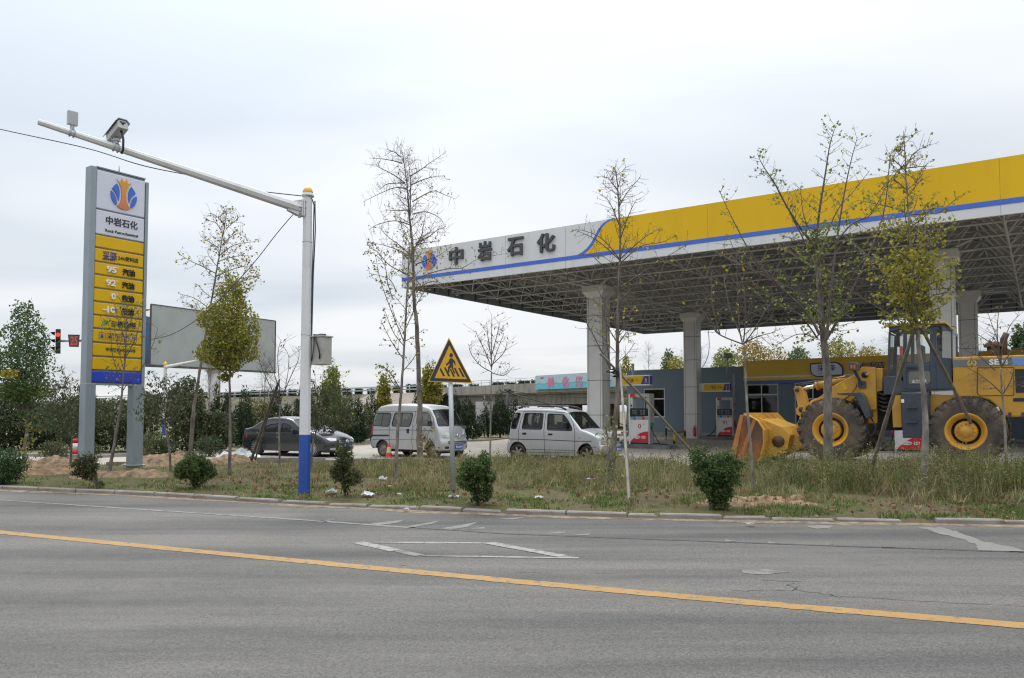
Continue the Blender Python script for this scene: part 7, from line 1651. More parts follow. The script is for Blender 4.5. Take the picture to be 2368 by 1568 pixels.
class Tree:
    def __init__(s, name, base, label, cat='tree', group=None, bark='bark'):
        s.base = Vector(base); s.root = empty(name, s.base, 0, label, cat, group); s.tk = MB(); s.br = MB(); s.lp = []; s.bark = bark
    def L(s, p): return Vector(p) - s.base
    def trunk(s, P, r0, r1, n=9):
        r0 *= .78; r1 *= .8
        Q = crv([s.L(p) for p in P], 6); k = len(Q); Q2 = [q + Vector((tr.uniform(-1, 1), tr.uniform(-1, 1), 0)) * r0 * .10 for q in Q]
        R_ = [max(.006, lerp(r0, r1, (i / (k - 1)) ** .85)) * (1 + tr.uniform(-.06, .06)) for i in range(k)]; R_[0] *= 1.25
        s.tk.tube(Q2, R_, n); s.path = Q2; s.rad = R_; return Q2
    def twig(s, p, d, ln, r, leaf=0.0, spurs=3, curl=.25, lsp=.05):
        lsp *= .45; n = 4; P = [p]; q = d.copy()
        for i in range(n):
            q = (q + Vector((tr.gauss(0, .10), tr.gauss(0, .10), tr.gauss(.02, .08) + curl * .10))).normalized(); P.append(P[-1] + q * ln / n)
        s.br.tube(P, [r, r * .85, r * .7, r * .55, r * .4], 3, cap=False)
        for k in range(spurs):
            t = tr.uniform(.2, 1); i = min(n - 1, int(t * n)); b = P[i].lerp(P[i + 1], t * n - i); e = (q + Vector((tr.gauss(0, .8), tr.gauss(0, .8), tr.gauss(0, .6)))).normalized(); l2 = ln * tr.uniform(.08, .30)
            s.br.tube([b, b + e * l2 * .5, b + (e + Vector((0, 0, .15))) * l2], [r * .6, r * .5, r * .35], 3, cap=False)
            if leaf:
                for _ in range(int(leaf * 2 + tr.random())): s.lp.append(b + e * l2 * tr.uniform(.3, 1) + Vector((tr.gauss(0, lsp), tr.gauss(0, lsp), tr.gauss(0, lsp))))
        if leaf:
            for _ in range(int(leaf * 3 + tr.random())):
                t = tr.uniform(.2, 1); i = min(n - 1, int(t * n)); s.lp.append(P[i].lerp(P[i + 1], t * n - i) + Vector((tr.gauss(0, lsp), tr.gauss(0, lsp), tr.gauss(0, lsp))))
        return P
    def limb(s, P, r0, r1, tw, tl, leaf=0.0, spurs=3, local=False, t0=.1, up=.22, lsp=.05):
        r0 = .004 + (r0 - .004) * .66; tw = int(tw * 1.55 + .5); leaf *= .72
        Q = crv([p if local else s.L(p) for p in P], 5); k = len(Q)
        s.br.tube(Q, [max(.004, lerp(r0, r1, i / (k - 1))) for i in range(k)], 6 if r0 > .03 else 4, cap=False)
        for j in range(tw):
            t = lerp(t0, 1, (j + tr.random()) / tw); i = min(k - 2, int(t * (k - 1))); b = Q[i].lerp(Q[i + 1], t * (k - 1) - i); d = (Q[i + 1] - Q[i]).normalized()
            sd = d.cross(Vector((tr.gauss(0, 1), tr.gauss(0, 1), tr.gauss(0, 1)))).normalized()
            s.twig(b, (d * .30 + sd * .95 + Vector((0, 0, up))).normalized(), tl * tr.uniform(.6, 1.6) * (1 - .3 * t), lerp(r0, r1, t) * .15 + .0040, leaf, spurs, lsp=lsp)
    def auto(s, n, t0, t1, env, elev=(25, 55), r=.018, tw=6, tl=.35, leaf=0.0, spurs=3, az0=0.0, lsp=.05, sag=0):
        """n limbs spread along the trunk between fractions t0..t1; env(t) = reach in metres"""
        k = len(s.path)
        for j in range(n):
            t = lerp(t0, t1, (j + tr.random() * .8) / n); i = min(k - 2, int(t * (k - 1))); b = s.path[i].lerp(s.path[i + 1], t * (k - 1) - i); az = az0 + j * 2.4 + tr.gauss(0, .35); el = R(tr.uniform(*elev)); ln = env(t) * tr.uniform(.65, 1.12)
            d = Vector((math.cos(az) * math.cos(el), math.sin(az) * math.cos(el), math.sin(el))); m = b + d * ln * .5 + Vector((tr.gauss(0, .05), tr.gauss(0, .05), tr.gauss(0, .04))) * ln; e = b + d * ln + Vector((0, 0, ln * (.12 - sag)))
            s.limb([b, m, e], max(.007, min(r, s.rad[i] * .55)), .005, tw, tl, leaf, spurs, local=True, lsp=lsp)
    def done(s, cols, wts, size=.065, wide=1.1, tipk=.8, droop=.2, jit=.2, extra=None):
        s.tk.build('trunk', s.bark, s.root, fix=False)
        if s.br.f: s.br.build('branches', 'twig', s.root, fix=False)
        P = [tuple(p) for p in s.lp] + (extra or [])
        if P:
            n = len(P); leaf_mesh('leaves', P, nr.uniform(.65, 1.25, n) * size, palette(n, cols, wts, jit), s.root, wide, tipk, droop)
        return s.root
GG = 'young ginkgo and street trees planted on the verge'
YEL = [(0.40, 0.33, 0.035), (0.30, 0.27, 0.04), (0.46, 0.36, 0.03), (0.21, 0.22, 0.05)]
OLV = [(0.30, 0.28, 0.045), (0.22, 0.235, 0.05), (0.38, 0.33, 0.05), (0.165, 0.19, 0.05)]
GRE = [(0.18, 0.25, 0.05), (0.25, 0.30, 0.06), (0.13, 0.195, 0.045), (0.32, 0.32, 0.07)]
DGR = [(0.075, 0.135, 0.045), (0.105, 0.165, 0.05), (0.055, 0.105, 0.04), (0.15, 0.18, 0.05)]
BRN = [(0.24, 0.17, 0.07), (0.16, 0.115, 0.06), (0.32, 0.25, 0.09), (0.20, 0.18, 0.06)]
CHR = [(0.065, 0.095, 0.040), (0.10, 0.125, 0.05), (0.14, 0.135, 0.07), (0.052, 0.076, 0.035), (0.16, 0.11, 0.06)]
def rooted(u, v, Y):
    p = D(u, v, Y); return Vector((p.x, p.y, ground_z(p.x, p.y) - .03))
def pix(Y, *P): return [D(u, v, Y + (dy if len(q) else 0)) for (u, v, *q) in P for dy in [q[0] if q else 0]]
c5 = lambda x, y: PX(1024 + x / 2.24, 500 + y / 2.24); x3 = lambda x, y: PX(2300 + x / 2.24, 900 + y / 2.24); x4 = lambda x, y: PX(3096 + x / 1.96, 500 + y / 1.96); x6 = lambda x, y: PX(2850 + x / 1.845, 1250 + y / 1.845); x7 = lambda x, y: PX(3400 + x / 2.412, 1250 + y / 2.412); cb6 = lambda x, y: PX(1024 + x / 1.742, 1200 + y / 1.742)
def vol(n, c, rx, rz, f=None, shell=.0, seed=0, lump=.35, gap=-.22):
    """leaf points in a lumpy crown volume: f(h) scales the width at height h in -1..1"""
    o = []; tries = 0
    while len(o) < n and tries < n * 30:
        tries += 1
        x, y, z = tr.uniform(-1, 1), tr.uniform(-1, 1), tr.uniform(-1, 1); wd = f(z) if f else math.sqrt(max(0, 1 - z * z))
        if wd <= 0: continue
        r = math.hypot(x, y); a = math.atan2(y, x); lim = wd * (1 + lump * noise.noise((math.cos(a) * 1.6, math.sin(a) * 1.6, z * 2.6 + seed)))
        if r > lim or r < lim * shell * tr.random(): continue
        if noise.noise((x * 3.2 + seed, y * 3.2, z * 3.6)) < gap: continue
        o.append((c[0] + x * rx, c[1] + y * rx, c[2] + z * rz))
    return o

# T1 green tree at the left edge
Y = hit(54, 1069).y; b = rooted(54, 1069, Y); T = Tree('ginkgo_tree', b, 'leafy green ginkgo at the left edge with a yellow tuft on its left side', group=GG)
T.trunk([b] + pix(Y, (58, 1020), (63, 982), (59.5, 922), (60, 850), (66, 700)), .075, .015)
T.auto(34, .36, .97, lambda t: lerp(.85, .22, max(0, (t - .4) / .6) ** 1.2), (15, 50), .02, 5, .32, .8, 3)
c = T.L(D(52, 812, Y)); ex = vol(7000, c, .93, 1.78, lambda h: (1 - .78 * max(0, h) ** 1.1) * (1 if h > -.8 else (h + 1) * 5), .3, 3)
root = T.done(DGR, (3, 3, 2, 1.6), .068, extra=ex); yc = T.L(D(22, 865, Y - .9))
P = vol(180, yc, .28, .16); leaf_mesh('yellow_leaves', P, nr.uniform(.05, .08, len(P)), palette(len(P), YEL, (3, 2, 3, 0)), root)
P = vol(900, T.L(D(62, 905, Y)), .72, .30, None, .2, 5); leaf_mesh('lower_leaves', P, nr.uniform(.05, .085, len(P)), palette(len(P), GRE + YEL[:1], (3, 2, 3, 1, .6)), root)
# T2 dark-leaved cherry beside the pylon
def cherry(u, v, Y, pts, cu, cv, rx, rz, n, label, seed):
    Y = hit(u, v).y; rx *= 1.1; rz *= 1.1
    b = rooted(u, v, Y); T = Tree('cherry_tree', b, label, group=GG); T.trunk([b] + pix(Y, *pts), .045, .012)
    T.auto(16, .45, .98, lambda t: rx * .95, (30, 65), .018, 6, .4, .6, 2, lsp=.06)
    ex = vol(n, T.L(D(cu, cv, Y)), rx, rz, lambda h: (1 - .55 * max(0, h)) * (1 if h > -.6 else (h + 1) * 2.5), .25, seed, .5)
    return T.done(CHR, (3, 3, 1.6, 3, .7), .105, .36, .5, .9, extra=ex)
cherry(162, 1085, 19, ((165, 1040), (166, 1010), (160, 960), (163, 895)), 158, 945, .95, .72, 1900, 'dark leaved cherry tree left of the pylon post', 4)
# T3 thin ginkgo in front of the pylon
Y = hit(251, 1096).y; b = rooted(251, 1096, Y); T = Tree('ginkgo_tree', b, 'thin nearly bare ginkgo leaning in front of the price pylon panels', group=GG)
T.trunk([b] + pix(Y, (262, 1040), (275, 960), (283, 901), (290, 812), (292, 760), (295, 703)), .062, .008)
for P in (((283, 905), (300, 880), (330, 848), (352, 800), (365, 760)), ((285, 890), (262, 830), (255, 770), (248, 740)), ((287, 860), (272, 800), (262, 745)), ((289, 830), (310, 790), (322, 750), (318, 720)), ((291, 790), (275, 745), (268, 715)), ((291, 770), (306, 735), (312, 705)), ((284, 900), (258, 880), (250, 850))): T.limb(pix(Y + tr.uniform(-.3, .3), *P), .018, .005, 7, .30, .42, 3)
T.auto(10, .5, .98, lambda t: .5, (35, 65), .012, 4, .25, .3, 2)
T.done(GRE + BRN[:1], (3, 3, 2, 2, 1), .055)
# T4 dark-leaved sapling right of the pylon
cherry(395, 1096, 17.9, ((391, 1034), (381, 985), (384, 960), (392, 900)), 376, 930, .62, .62, 420, 'slender dark leaved cherry sapling with an open fork right of the pylon', 8)
# T5 tall leaning tree
Y = 24; b = rooted(438, 1050, Y); T = Tree('ginkgo_tree', b, 'tall leaning ginkgo with sparse olive leaves in front of the billboard', group=GG)
T.trunk([b] + pix(Y, (447, 952), (455, 902), (466, 831), (483, 730), (499, 636), (512, 560), (525, 487)), .085, .010)
c1_ = lambda x, y: PX(x / 2.24, 400 + y / 2.24)
for P, lf in (((c1_(1940, 1560), c1_(1830, 1500), c1_(1700, 1440), c1_(1600, 1375)), .5), ((c1_(1960, 1330), c1_(1870, 1270), c1_(1795, 1220)), .1), ((c1_(1990, 1190), c1_(1930, 1100), c1_(1835, 1080)), .1), ((c1_(2010, 1120), c1_(1950, 1050), c1_(1890, 1015)), .1), ((c1_(2030, 1150), c1_(2090, 1100), c1_(2155, 1040)), .1), ((c1_(1990, 1300), c1_(2080, 1220), c1_(2180, 1180)), .6), ((c1_(1960, 1400), c1_(2100, 1300), c1_(2290, 1270)), .9), ((c1_(1950, 1450), c1_(2120, 1400), c1_(2260, 1400)), 1.0)):
    T.limb(pix(Y + tr.uniform(-.5, .5), *P), .022, .005, 9, .38, lf, 3, lsp=.07)
for P in (((499, 640), (545, 620), (585, 615)), ((495, 655), (560, 650), (598, 640)), ((490, 690), (540, 665), (580, 668))): T.limb(pix(Y + tr.uniform(-.5, .5), *P), .022, .005, 10, .36, 1.0, 3, lsp=.08)
for P in (((485, 715), (450, 690), (415, 680)), ((480, 740), (440, 705), (418, 700))): T.limb(pix(Y, *P), .02, .005, 6, .3, .1, 3)
T.auto(20, .52, .99, lambda t: lerp(.9, .35, (t - .5) * 2), (25, 60), .015, 5, .3, .25, 3)
T.done(OLV + BRN[:2], (3, 2, 3, 2, 1, 1), .062)
# T6 dense olive ginkgo
Y = hit(530, 1099).y; b = rooted(530, 1099, Y); T = Tree('ginkgo_tree', b, 'dense olive yellow ginkgo with a full oval crown before the billboard', group=GG)
T.trunk([b] + pix(Y, (532, 983), (531, 867), (534, 780), (540, 650)), .058, .012)
T.auto(30, .50, .98, lambda t: .62 - .3 * abs(t - .7), (15, 50), .014, 4, .22, .8, 2)
ex = vol(8200, T.L(D(531, 757, Y)), .70, 1.36, lambda h: (1 - .72 * max(0, h - .05) ** .8) * (1 if h > -.55 else max(.12, 1 - ((-h - .55) / .45) ** .9)), .3, 2, .7) + vol(160, T.L(D(520, 872, Y)), .16, .12)
T.done(OLV, (3, 3, 2, 1.5), .058, extra=ex)
# T7 bare tree with stakes, T11, T13, T16: bare vase-shaped saplings
def vase(u, v, Y, pts, r0, limbs, label, leafc=None, leaf=0.0, bark='bark_pale', tw=9, tl=.5):
    if u < 2300: Y = hit(u, v).y
    b = rooted(u, v, Y); T = Tree('bare_sapling', b, label, group=GG, bark=bark); T.trunk([b] + pix(Y, *pts), r0, r0 * .55)
    for P in limbs: T.limb(pix(Y, *[(q[0], q[1], (i / (len(P) - 1)) * zz) for zz in [tr.uniform(-.6, .6)] for i, q in enumerate(P)]), r0 * .5, .005, tw, tl, leaf, 2)
    return T.done(leafc or BRN, (3, 3, 1, 1), .085, .5, .5, .5)
vase(647, 1081, 20.2, ((645, 1014), (646, 975), (647, 935)), .042, (((647, 936), (628, 900), (605, 850), (588, 800)), ((647, 936), (645, 880), (642, 820), (650, 785)), ((647, 930), (668, 880), (690, 830), (690, 800)), ((646, 940), (632, 920), (612, 890)), ((647, 930), (660, 895), (668, 830), (655, 800)), ((646, 920), (636, 870), (620, 830))), 'bare pale sapling with two dark props in front of the saloon car', leaf=.03)
vase(1132, 1094, 18.2, ((1134, 980), (1136, 859)), .036, (((1136, 860), (1110, 845), (1090, 820), (1083, 795)), ((1136, 862), (1165, 868), (1185, 850)), ((1136, 850), (1120, 810), (1105, 780), (1100, 765)), ((1136, 850), (1150, 810), (1165, 770)), ((1136, 856), (1136, 790), (1137, 728)), ((1136, 830), (1128, 780), (1125, 745)), ((1137, 820), (1150, 770), (1155, 745)), ((1136, 845), (1165, 815), (1172, 790))), 'bare upright sapling between the warning sign and the boxy hatchback', leaf=.10, tw=7, tl=.36)
vase(1742, 1134, 13.9, ((1733, 1010), (1725, 910), (1720, 795)), .042, ((x3(1505, 1070), x3(1290, 980), x3(1230, 880), x3(1160, 640), x3(1160, 480)), (x3(1500, 1060), x3(1470, 900), x3(1455, 560), x3(1445, 220)), (x3(1510, 1050), x3(1525, 850), x3(1510, 560), x3(1440, 380), x3(1320, 260)), (x3(1290, 980), x3(1180, 820), x3(1080, 700)), (x3(1505, 1075), x3(1600, 950), x3(1700, 780), x3(1800, 640)), (x3(1510, 1065), x3(1640, 1000), x3(1800, 960)), (x3(1300, 985), x3(1240, 760), x3(1220, 560), x3(1225, 420)), (x3(1490, 1000), x3(1390, 760), x3(1350, 560), x3(1330, 430)), (x3(1520, 900), x3(1590, 700), x3(1640, 560))), 'bare sapling with a wide fork standing on the sandy patch by the large shrub', YEL, .10, tw=8, tl=.40)
vase(2326, 1058, 17.6, ((2322, 980), (2317, 912), (2313, 850)), .040, ((x7(1470, 790), x7(1380, 700), x7(1250, 600), x7(1100, 520)), (x7(1470, 800), x7(1550, 660), x7(1570, 580)), (x7(1460, 560), x7(1430, 300), x7(1370, 120), x7(1330, 0)), (x7(1455, 520), x7(1480, 300), x7(1550, 120), x7(1640, 20)), (x7(1455, 500), x7(1380, 330), x7(1260, 230), x7(1180, 200)), (x7(1455, 540), x7(1560, 380), x7(1700, 330)), (x7(1450, 430), x7(1420, 200), x7(1440, -60)), (x7(1400, 560), x7(1250, 430), x7(1100, 360))), 'bare sapling with a few dark leaves before the engine cover of the loader', BRN, .14, tw=8, tl=.38)
# T8 small dark-leaved cherry behind the pole
cherry(718, 1088, 19.2, ((723, 1028), (728, 1005), (742, 960), (752, 910)), 766, 945, .68, .60, 1500, 'dark leaved cherry tree touching the right side of the blue pole foot', 13)
# T9 thin tree left of the tall one
Y = hit(915, 1106).y; b = rooted(915, 1106, Y); T = Tree('ginkgo_tree', b, 'thin ginkgo trunk just left of the tallest bare tree with brown leaves low down', group=GG, bark='bark_pale')
T.trunk([b] + pix(Y, (918.6, 1008), (927, 909), (935, 793), (940, 693), (944, 620), (948, 560)), .060, .012)
for P, lf in (((c5(1230, 1568), c5(1180, 1420), c5(1150, 1250), c5(1040, 1140)), 1.0), ((c5(1260, 1500), c5(1190, 1380), c5(1010, 1330)), .8), (((935, 793), (905, 720), (880, 650), (868, 590)), .9), (((932, 830), (905, 790), (880, 740)), .8), (((925, 900), (900, 860), (880, 845)), .9), (((930, 860), (955, 830), (970, 800)), .5), (((938, 760), (965, 700), (985, 670)), .6), (((926, 905), (905, 880), (890, 850)), .7), (((934, 800), (910, 770), (890, 720)), .4)): T.limb(pix(Y + tr.uniform(-.3, .3), *P), .016, .005, 7, .26, lf * .75, 2)
T.auto(16, .5, .98, lambda t: .55, (25, 60), .012, 4, .25, .35, 2)
T.done(OLV[:2] + BRN, (1.5, 1, 2, 1, 2, 2), .058)
# T10 tallest bare tree
Y = hit(971, 1066).y; b = rooted(971, 1066, Y); T = Tree('ginkgo_tree', b, 'tallest bare tree with a thick trunk rising over the left end of the canopy sign', group=GG)
T.trunk([b] + pix(Y, (970, 1000), (970, 925), (963.5, 760), (957, 693), (953, 573), (945, 482), (940, 418), (930, 353)), .150, .010, 11)
for P, lf in ((((948, 500), (949, 440), (948, 407), (940, 345)), 0), ((c5(1390, 900), c5(1250, 860), c5(1100, 890), c5(1010, 940)), .1), ((c5(1345, 570), c5(1240, 565), c5(1100, 620), c5(960, 690)), 0), ((c5(1335, 520), c5(1220, 440), c5(1100, 380), c5(1075, 350)), 0), ((c5(1330, 520), c5(1180, 530), c5(1110, 580)), 0), ((c5(1310, 345), c5(1220, 320), c5(1090, 300), c5(1050, 302)), 0), ((c5(1300, 290), c5(1240, 245), c5(1175, 220)), 0), ((c5(1380, 460), c5(1480, 400), c5(1560, 340), c5(1700, 250)), 0), ((c5(1385, 540), c5(1500, 490), c5(1600, 465), c5(1690, 455)), .1), ((c5(1400, 690), c5(1520, 620), c5(1600, 592), c5(1700, 630), c5(1790, 665)), .2), ((c5(1430, 1060), c5(1550, 1000), c5(1650, 928), c5(1700, 960)), .1), ((c5(1430, 1075), c5(1540, 1050), c5(1640, 1050)), .2), ((c5(1400, 800), c5(1520, 780), c5(1640, 830), c5(1690, 900)), .05), ((c5(1385, 760), c5(1260, 770), c5(1160, 760)), .2), ((c5(1440, 1380), c5(1560, 1330), c5(1720, 1290), c5(1850, 1280), c5(2000, 1200), c5(2250, 1150)), .75), ((c5(1400, 1200), c5(1290, 1130), c5(1150, 1080), c5(995, 1050)), .2), ((c5(1400, 1180), c5(1300, 1090), c5(1180, 1000), c5(1110, 920)), .3), ((c5(1380, 1350), c5(1200, 1260), c5(1080, 1130), c5(1010, 1110)), .7), ((c5(1430, 1250), c5(1560, 1200), c5(1640, 1170), c5(1740, 1100)), .7), ((c5(1430, 1480), c5(1600, 1400), c5(1800, 1500)), .3), ((c5(1410, 1130), c5(1480, 1000), c5(1500, 900), c5(1530, 760)), .15)): T.limb(pix(Y + tr.uniform(-.7, .7), *P), .030, .005, 13, .42, lf, 3, lsp=.06)
T.auto(34, .58, .99, lambda t: lerp(1.0, .35, (t - .5) * 2), (15, 55), .016, 6, .34, .06, 3)
T.auto(10, .48, .66, lambda t: .7, (0, 40), .014, 5, .3, .5, 2)
T.done(BRN + OLV[:1], (3, 3, 2, 1, 1.2), .060)
# T12 tree with bamboo props in front of the first column
Y = hit(1410, 1112).y; b = rooted(1410, 1112, Y); T = Tree('ginkgo_tree', b, 'bare ginkgo tied to a bamboo prop in front of the nearest column', group=GG)
T.trunk([b] + pix(Y, (1417.5, 1042), (1424, 954), (1428, 881), (1427, 778), (1432, 649), (1433, 546), (1428, 440), (1423, 395)), .10, .008, 10)
for P, lf in (((x3(390, 570), x3(600, 430), x3(830, 280), x3(1000, 180)), .12), ((x3(400, 310), x3(600, 130), x3(760, 30)), .15), ((x3(395, 310), x3(250, 180), x3(130, 100), x3(0, 50)), .05), ((x3(380, 620), x3(270, 400), x3(180, 300), x3(130, 250)), .1), ((x3(385, 700), x3(520, 560), x3(640, 430)), .1), ((x3(380, 900), x3(260, 700), x3(200, 560)), .15), ((x3(385, 980), x3(480, 850), x3(520, 700)), .15), ((x3(375, 1050), x3(290, 900), x3(240, 740)), .1), ((x3(380, 1080), x3(470, 960), x3(480, 1060)), .05), (((1432, 560), (1452, 500), (1472, 460)), 0), (((1431, 520), (1415, 480), (1400, 455)), 0), (((1430, 480), (1450, 445), (1480, 410)), 0), (((1428, 440), (1412, 420), (1405, 410)), .1), (((1433, 600), (1400, 560), (1370, 540), (1330, 530)), .02), (((1433, 610), (1480, 570), (1530, 560), (1560, 545)), .1), ((x3(320, 1300), x3(170, 1000), x3(60, 800), x3(20, 700)), 0), ((x3(320, 1300), x3(280, 1000), x3(290, 760)), 0)): T.limb(pix(Y + tr.uniform(-.4, .4), *P), .020, .004, 9, .34, lf, 3)
T.auto(22, .42, .98, lambda t: lerp(.75, .3, (t - .4) / .6), (30, 65), .012, 5, .28, .07, 3)
T.done(YEL + BRN[:1], (3, 2, 2, 2, 1), .065)
def pole_thing(name, p0, p1, r, m, label, cat, knots=True, group=None):
    p0, p1 = Vector(p0), Vector(p1); mb = MB(); n = 26; L_ = p1 - p0; P = []; R_ = []
    for i in range(n + 1):
        t = i / n; k = r * (1.16 if knots and i % 4 == 2 else 1) * lerp(1.05, .85, t); P.append(L_ * t + Vector((0, 0, .035 * math.sin(math.pi * t) * L_.length * .3))); R_.append(k)
    o = mb.tube(P, R_, 9).build(name, m, loc=p0); return tag(o, label, cat, group)
GP = 'props leaning on the young trees'
def gp(u, v, z=.25): p = hit(u, v); return Vector((p.x, p.y, ground_z(p.x, p.y) - .05))
pole_thing('bamboo_prop', gp(1455, 1160), D(1433, 842, hit(1410, 1112).y - .3), .029, 'bamboo', 'pale upright bamboo pole rising beside the ginkgo at the nearest column', 'prop', group=GP)
pole_thing('bamboo_prop', gp(1640, 1088), D(1386, 816, hit(1410, 1112).y - .5), .029, 'bamboo', 'pale bamboo pole slanting across the diesel pump down to the large shrub', 'prop', group=GP)
mb = MB(); tie = D(1427, 862, hit(1410, 1112).y)
for k in range(4): mb.lathe([(.10, -.012), (.118, 0), (.10, .012)], tie + Vector((0, 0, (k - 1.5) * .05)), (.2 * (k % 2), .1, 1), 12)
mb.tube([tie + Vector((-.1, -.05, 0)), tie + Vector((-.25, -.1, .02)), tie + Vector((-.18, -.15, .07)), tie + Vector((0, -.12, .03))], .015, 5); tag(mb.build('rope_tie', 'black'), 'black rope tying the bamboo pole to the ginkgo trunk', 'rope')
pole_thing('timber_prop', gp(2007, 1106), D(2112, 765, hit(2134, 1138).y), .040, 'bamboo_dark', 'left grey prop leaning on the yellowish ginkgo in front of the loader cab', 'prop', group=GP)
pole_thing('timber_prop', gp(2290, 1072), D(2124, 748, hit(2134, 1138).y + .15), .038, 'bamboo_dark', 'right dark prop leaning on the yellowish ginkgo across the loader rear wheel', 'prop', group=GP)
pole_thing('timber_prop', gp(577, 1072), D(644, 884, hit(647, 1081).y - .1), .045, 'bamboo_dark', 'thick dark prop leaning on the bare sapling at the saloon car', 'prop', False, GP)
pole_thing('timber_prop', gp(587, 1070), D(646, 878, hit(647, 1081).y), .030, 'bamboo_dark', 'thin brown prop crossing the thick one at the saloon car rear wheel', 'prop', False, GP)
# T14 big ginkgo before the loader front wheel
Y = hit(1915, 1095).y; b = rooted(1915, 1095, Y); T = Tree('ginkgo_tree', b, 'broad ginkgo with scattered green leaves in front of the loader front wheel', group=GG)
T.trunk([b] + pix(Y, (1914, 1000), (1913, 879), (1904, 785), (1898, 731), (1889, 584), (1885, 560)), .150, .060, 12)
for P, r, lf, tw in (((x4(325, 940), x4(360, 650), x4(400, 400), x4(440, 150), x4(485, 10)), .05, .28, 22), ((x6(845, 200), x4(430, 1450), x4(480, 1000), x4(540, 600), x4(600, 300), x4(655, 95)), .055, .25, 26), ((x4(320, 950), x4(200, 800), x4(90, 620), x4(0, 450), x4(-80, 330), x4(-130, 230)), .045, .35, 18), (((1893, 640), (1860, 560), (1830, 500), (1800, 440), (1770, 400)), .035, .45, 12), (((1895, 775), (1865, 724), (1800, 660), (1745, 600), (1700, 520), (1662, 440)), .05, .5, 20), (((1890, 783), (1850, 730), (1790, 690), (1730, 640), (1680, 540)), .03, .5, 12), (((1908, 789), (1932, 747), (1975, 660), (2020, 560), (2045, 480), (2056, 380), (2060, 350)), .05, .5, 22), (((1895, 700), (1950, 640), (2000, 600), (2050, 520)), .03, .6, 12), ((x4(500, 900), x4(620, 770), x4(760, 700), x4(880, 480), x4(980, 350)), .03, .6, 12), (((1898, 731), (1860, 690), (1820, 640), (1790, 560)), .03, .5, 12), ((x6(780, 190), x6(640, 160), x6(520, 215), x6(440, 260)), .018, .2, 7), (((1900, 760), (1935, 700), (1960, 600), (1965, 520)), .03, .6, 12), (((1892, 620), (1912, 540), (1940, 480), (1975, 440), (2010, 395)), .03, .35, 12), (((1886, 566), (1858, 500), (1850, 430)), .02, .25, 8)): T.limb(pix(Y + tr.uniform(-.6, .6), *P), r, .005, tw, .40, lf, 3, lsp=.06)
T.auto(16, .45, .98, lambda t: .7, (10, 50), .014, 5, .32, .9, 3)
T.done(GRE + BRN[:1], (3, 3, 2, 1.5, .5), .068)
# T15 yellowish ginkgo before the cab
Y = hit(2134, 1138).y; b = rooted(2134, 1138, Y); T = Tree('ginkgo_tree', b, 'yellowish ginkgo held by two props in front of the loader cab', group=GG, bark='bark_pale')
T.trunk([b] + pix(Y, (2140, 1004), (2135, 910), (2122, 785), (2117, 735), (2104, 584), (2096, 436), (2089, 302)), .085, .008, 11)
for P, lf in (((x4(1060, 700), x4(930, 650), x4(800, 620), x4(650, 590)), .9), ((x4(1080, 700), x4(1290, 690), x4(1380, 620), x4(1450, 560)), .25), ((x4(1080, 1020), x4(1200, 940), x4(1320, 880), x4(1420, 740)), .9), ((x4(1090, 1350), x4(900, 1200), x4(720, 1080)), 1.1), ((x4(1110, 1500), x4(950, 1400), x4(800, 1320)), .7), ((x4(1100, 1330), x4(1280, 1220), x4(1420, 1210)), 1.0), ((x4(1090, 1250), x4(1250, 1080), x4(1440, 1040)), 1.0), ((x4(1065, 900), x4(930, 830), x4(800, 840)), .9), ((x4(1050, 520), x4(920, 430), x4(800, 560)), .5), ((x4(1040, 370), x4(930, 270), x4(880, 290)), .1), ((x4(1035, 330), x4(1100, 220), x4(1230, 150)), .15), ((x4(1030, 340), x4(1120, 330), x4(1200, 320)), .2), ((x4(1020, 200), x4(980, 190)), .1), ((x4(1050, 560), x4(1110, 480), x4(1170, 420)), .25), ((x4(1105, 1400), x4(1280, 1330), x4(1450, 1300)), .6), ((x4(1070, 800), x4(1180, 720), x4(1240, 620)), .5)): T.limb(pix(Y + tr.uniform(-.35, .35), *P), .018, .004, 9, .24, lf, 3, lsp=.05)
T.auto(30, .46, .78, lambda t: .62, (5, 45), .012, 5, .22, .9, 3); T.auto(12, .75, .98, lambda t: .35, (25, 60), .008, 4, .18, .18, 2)
ex = vol(900, T.L(D(2108, 640, Y)), .62, .62, None, .3, 7, .6)
T.done(OLV + YEL[:1], (3, 2.5, 3, 1, 1.2), .062, extra=ex)

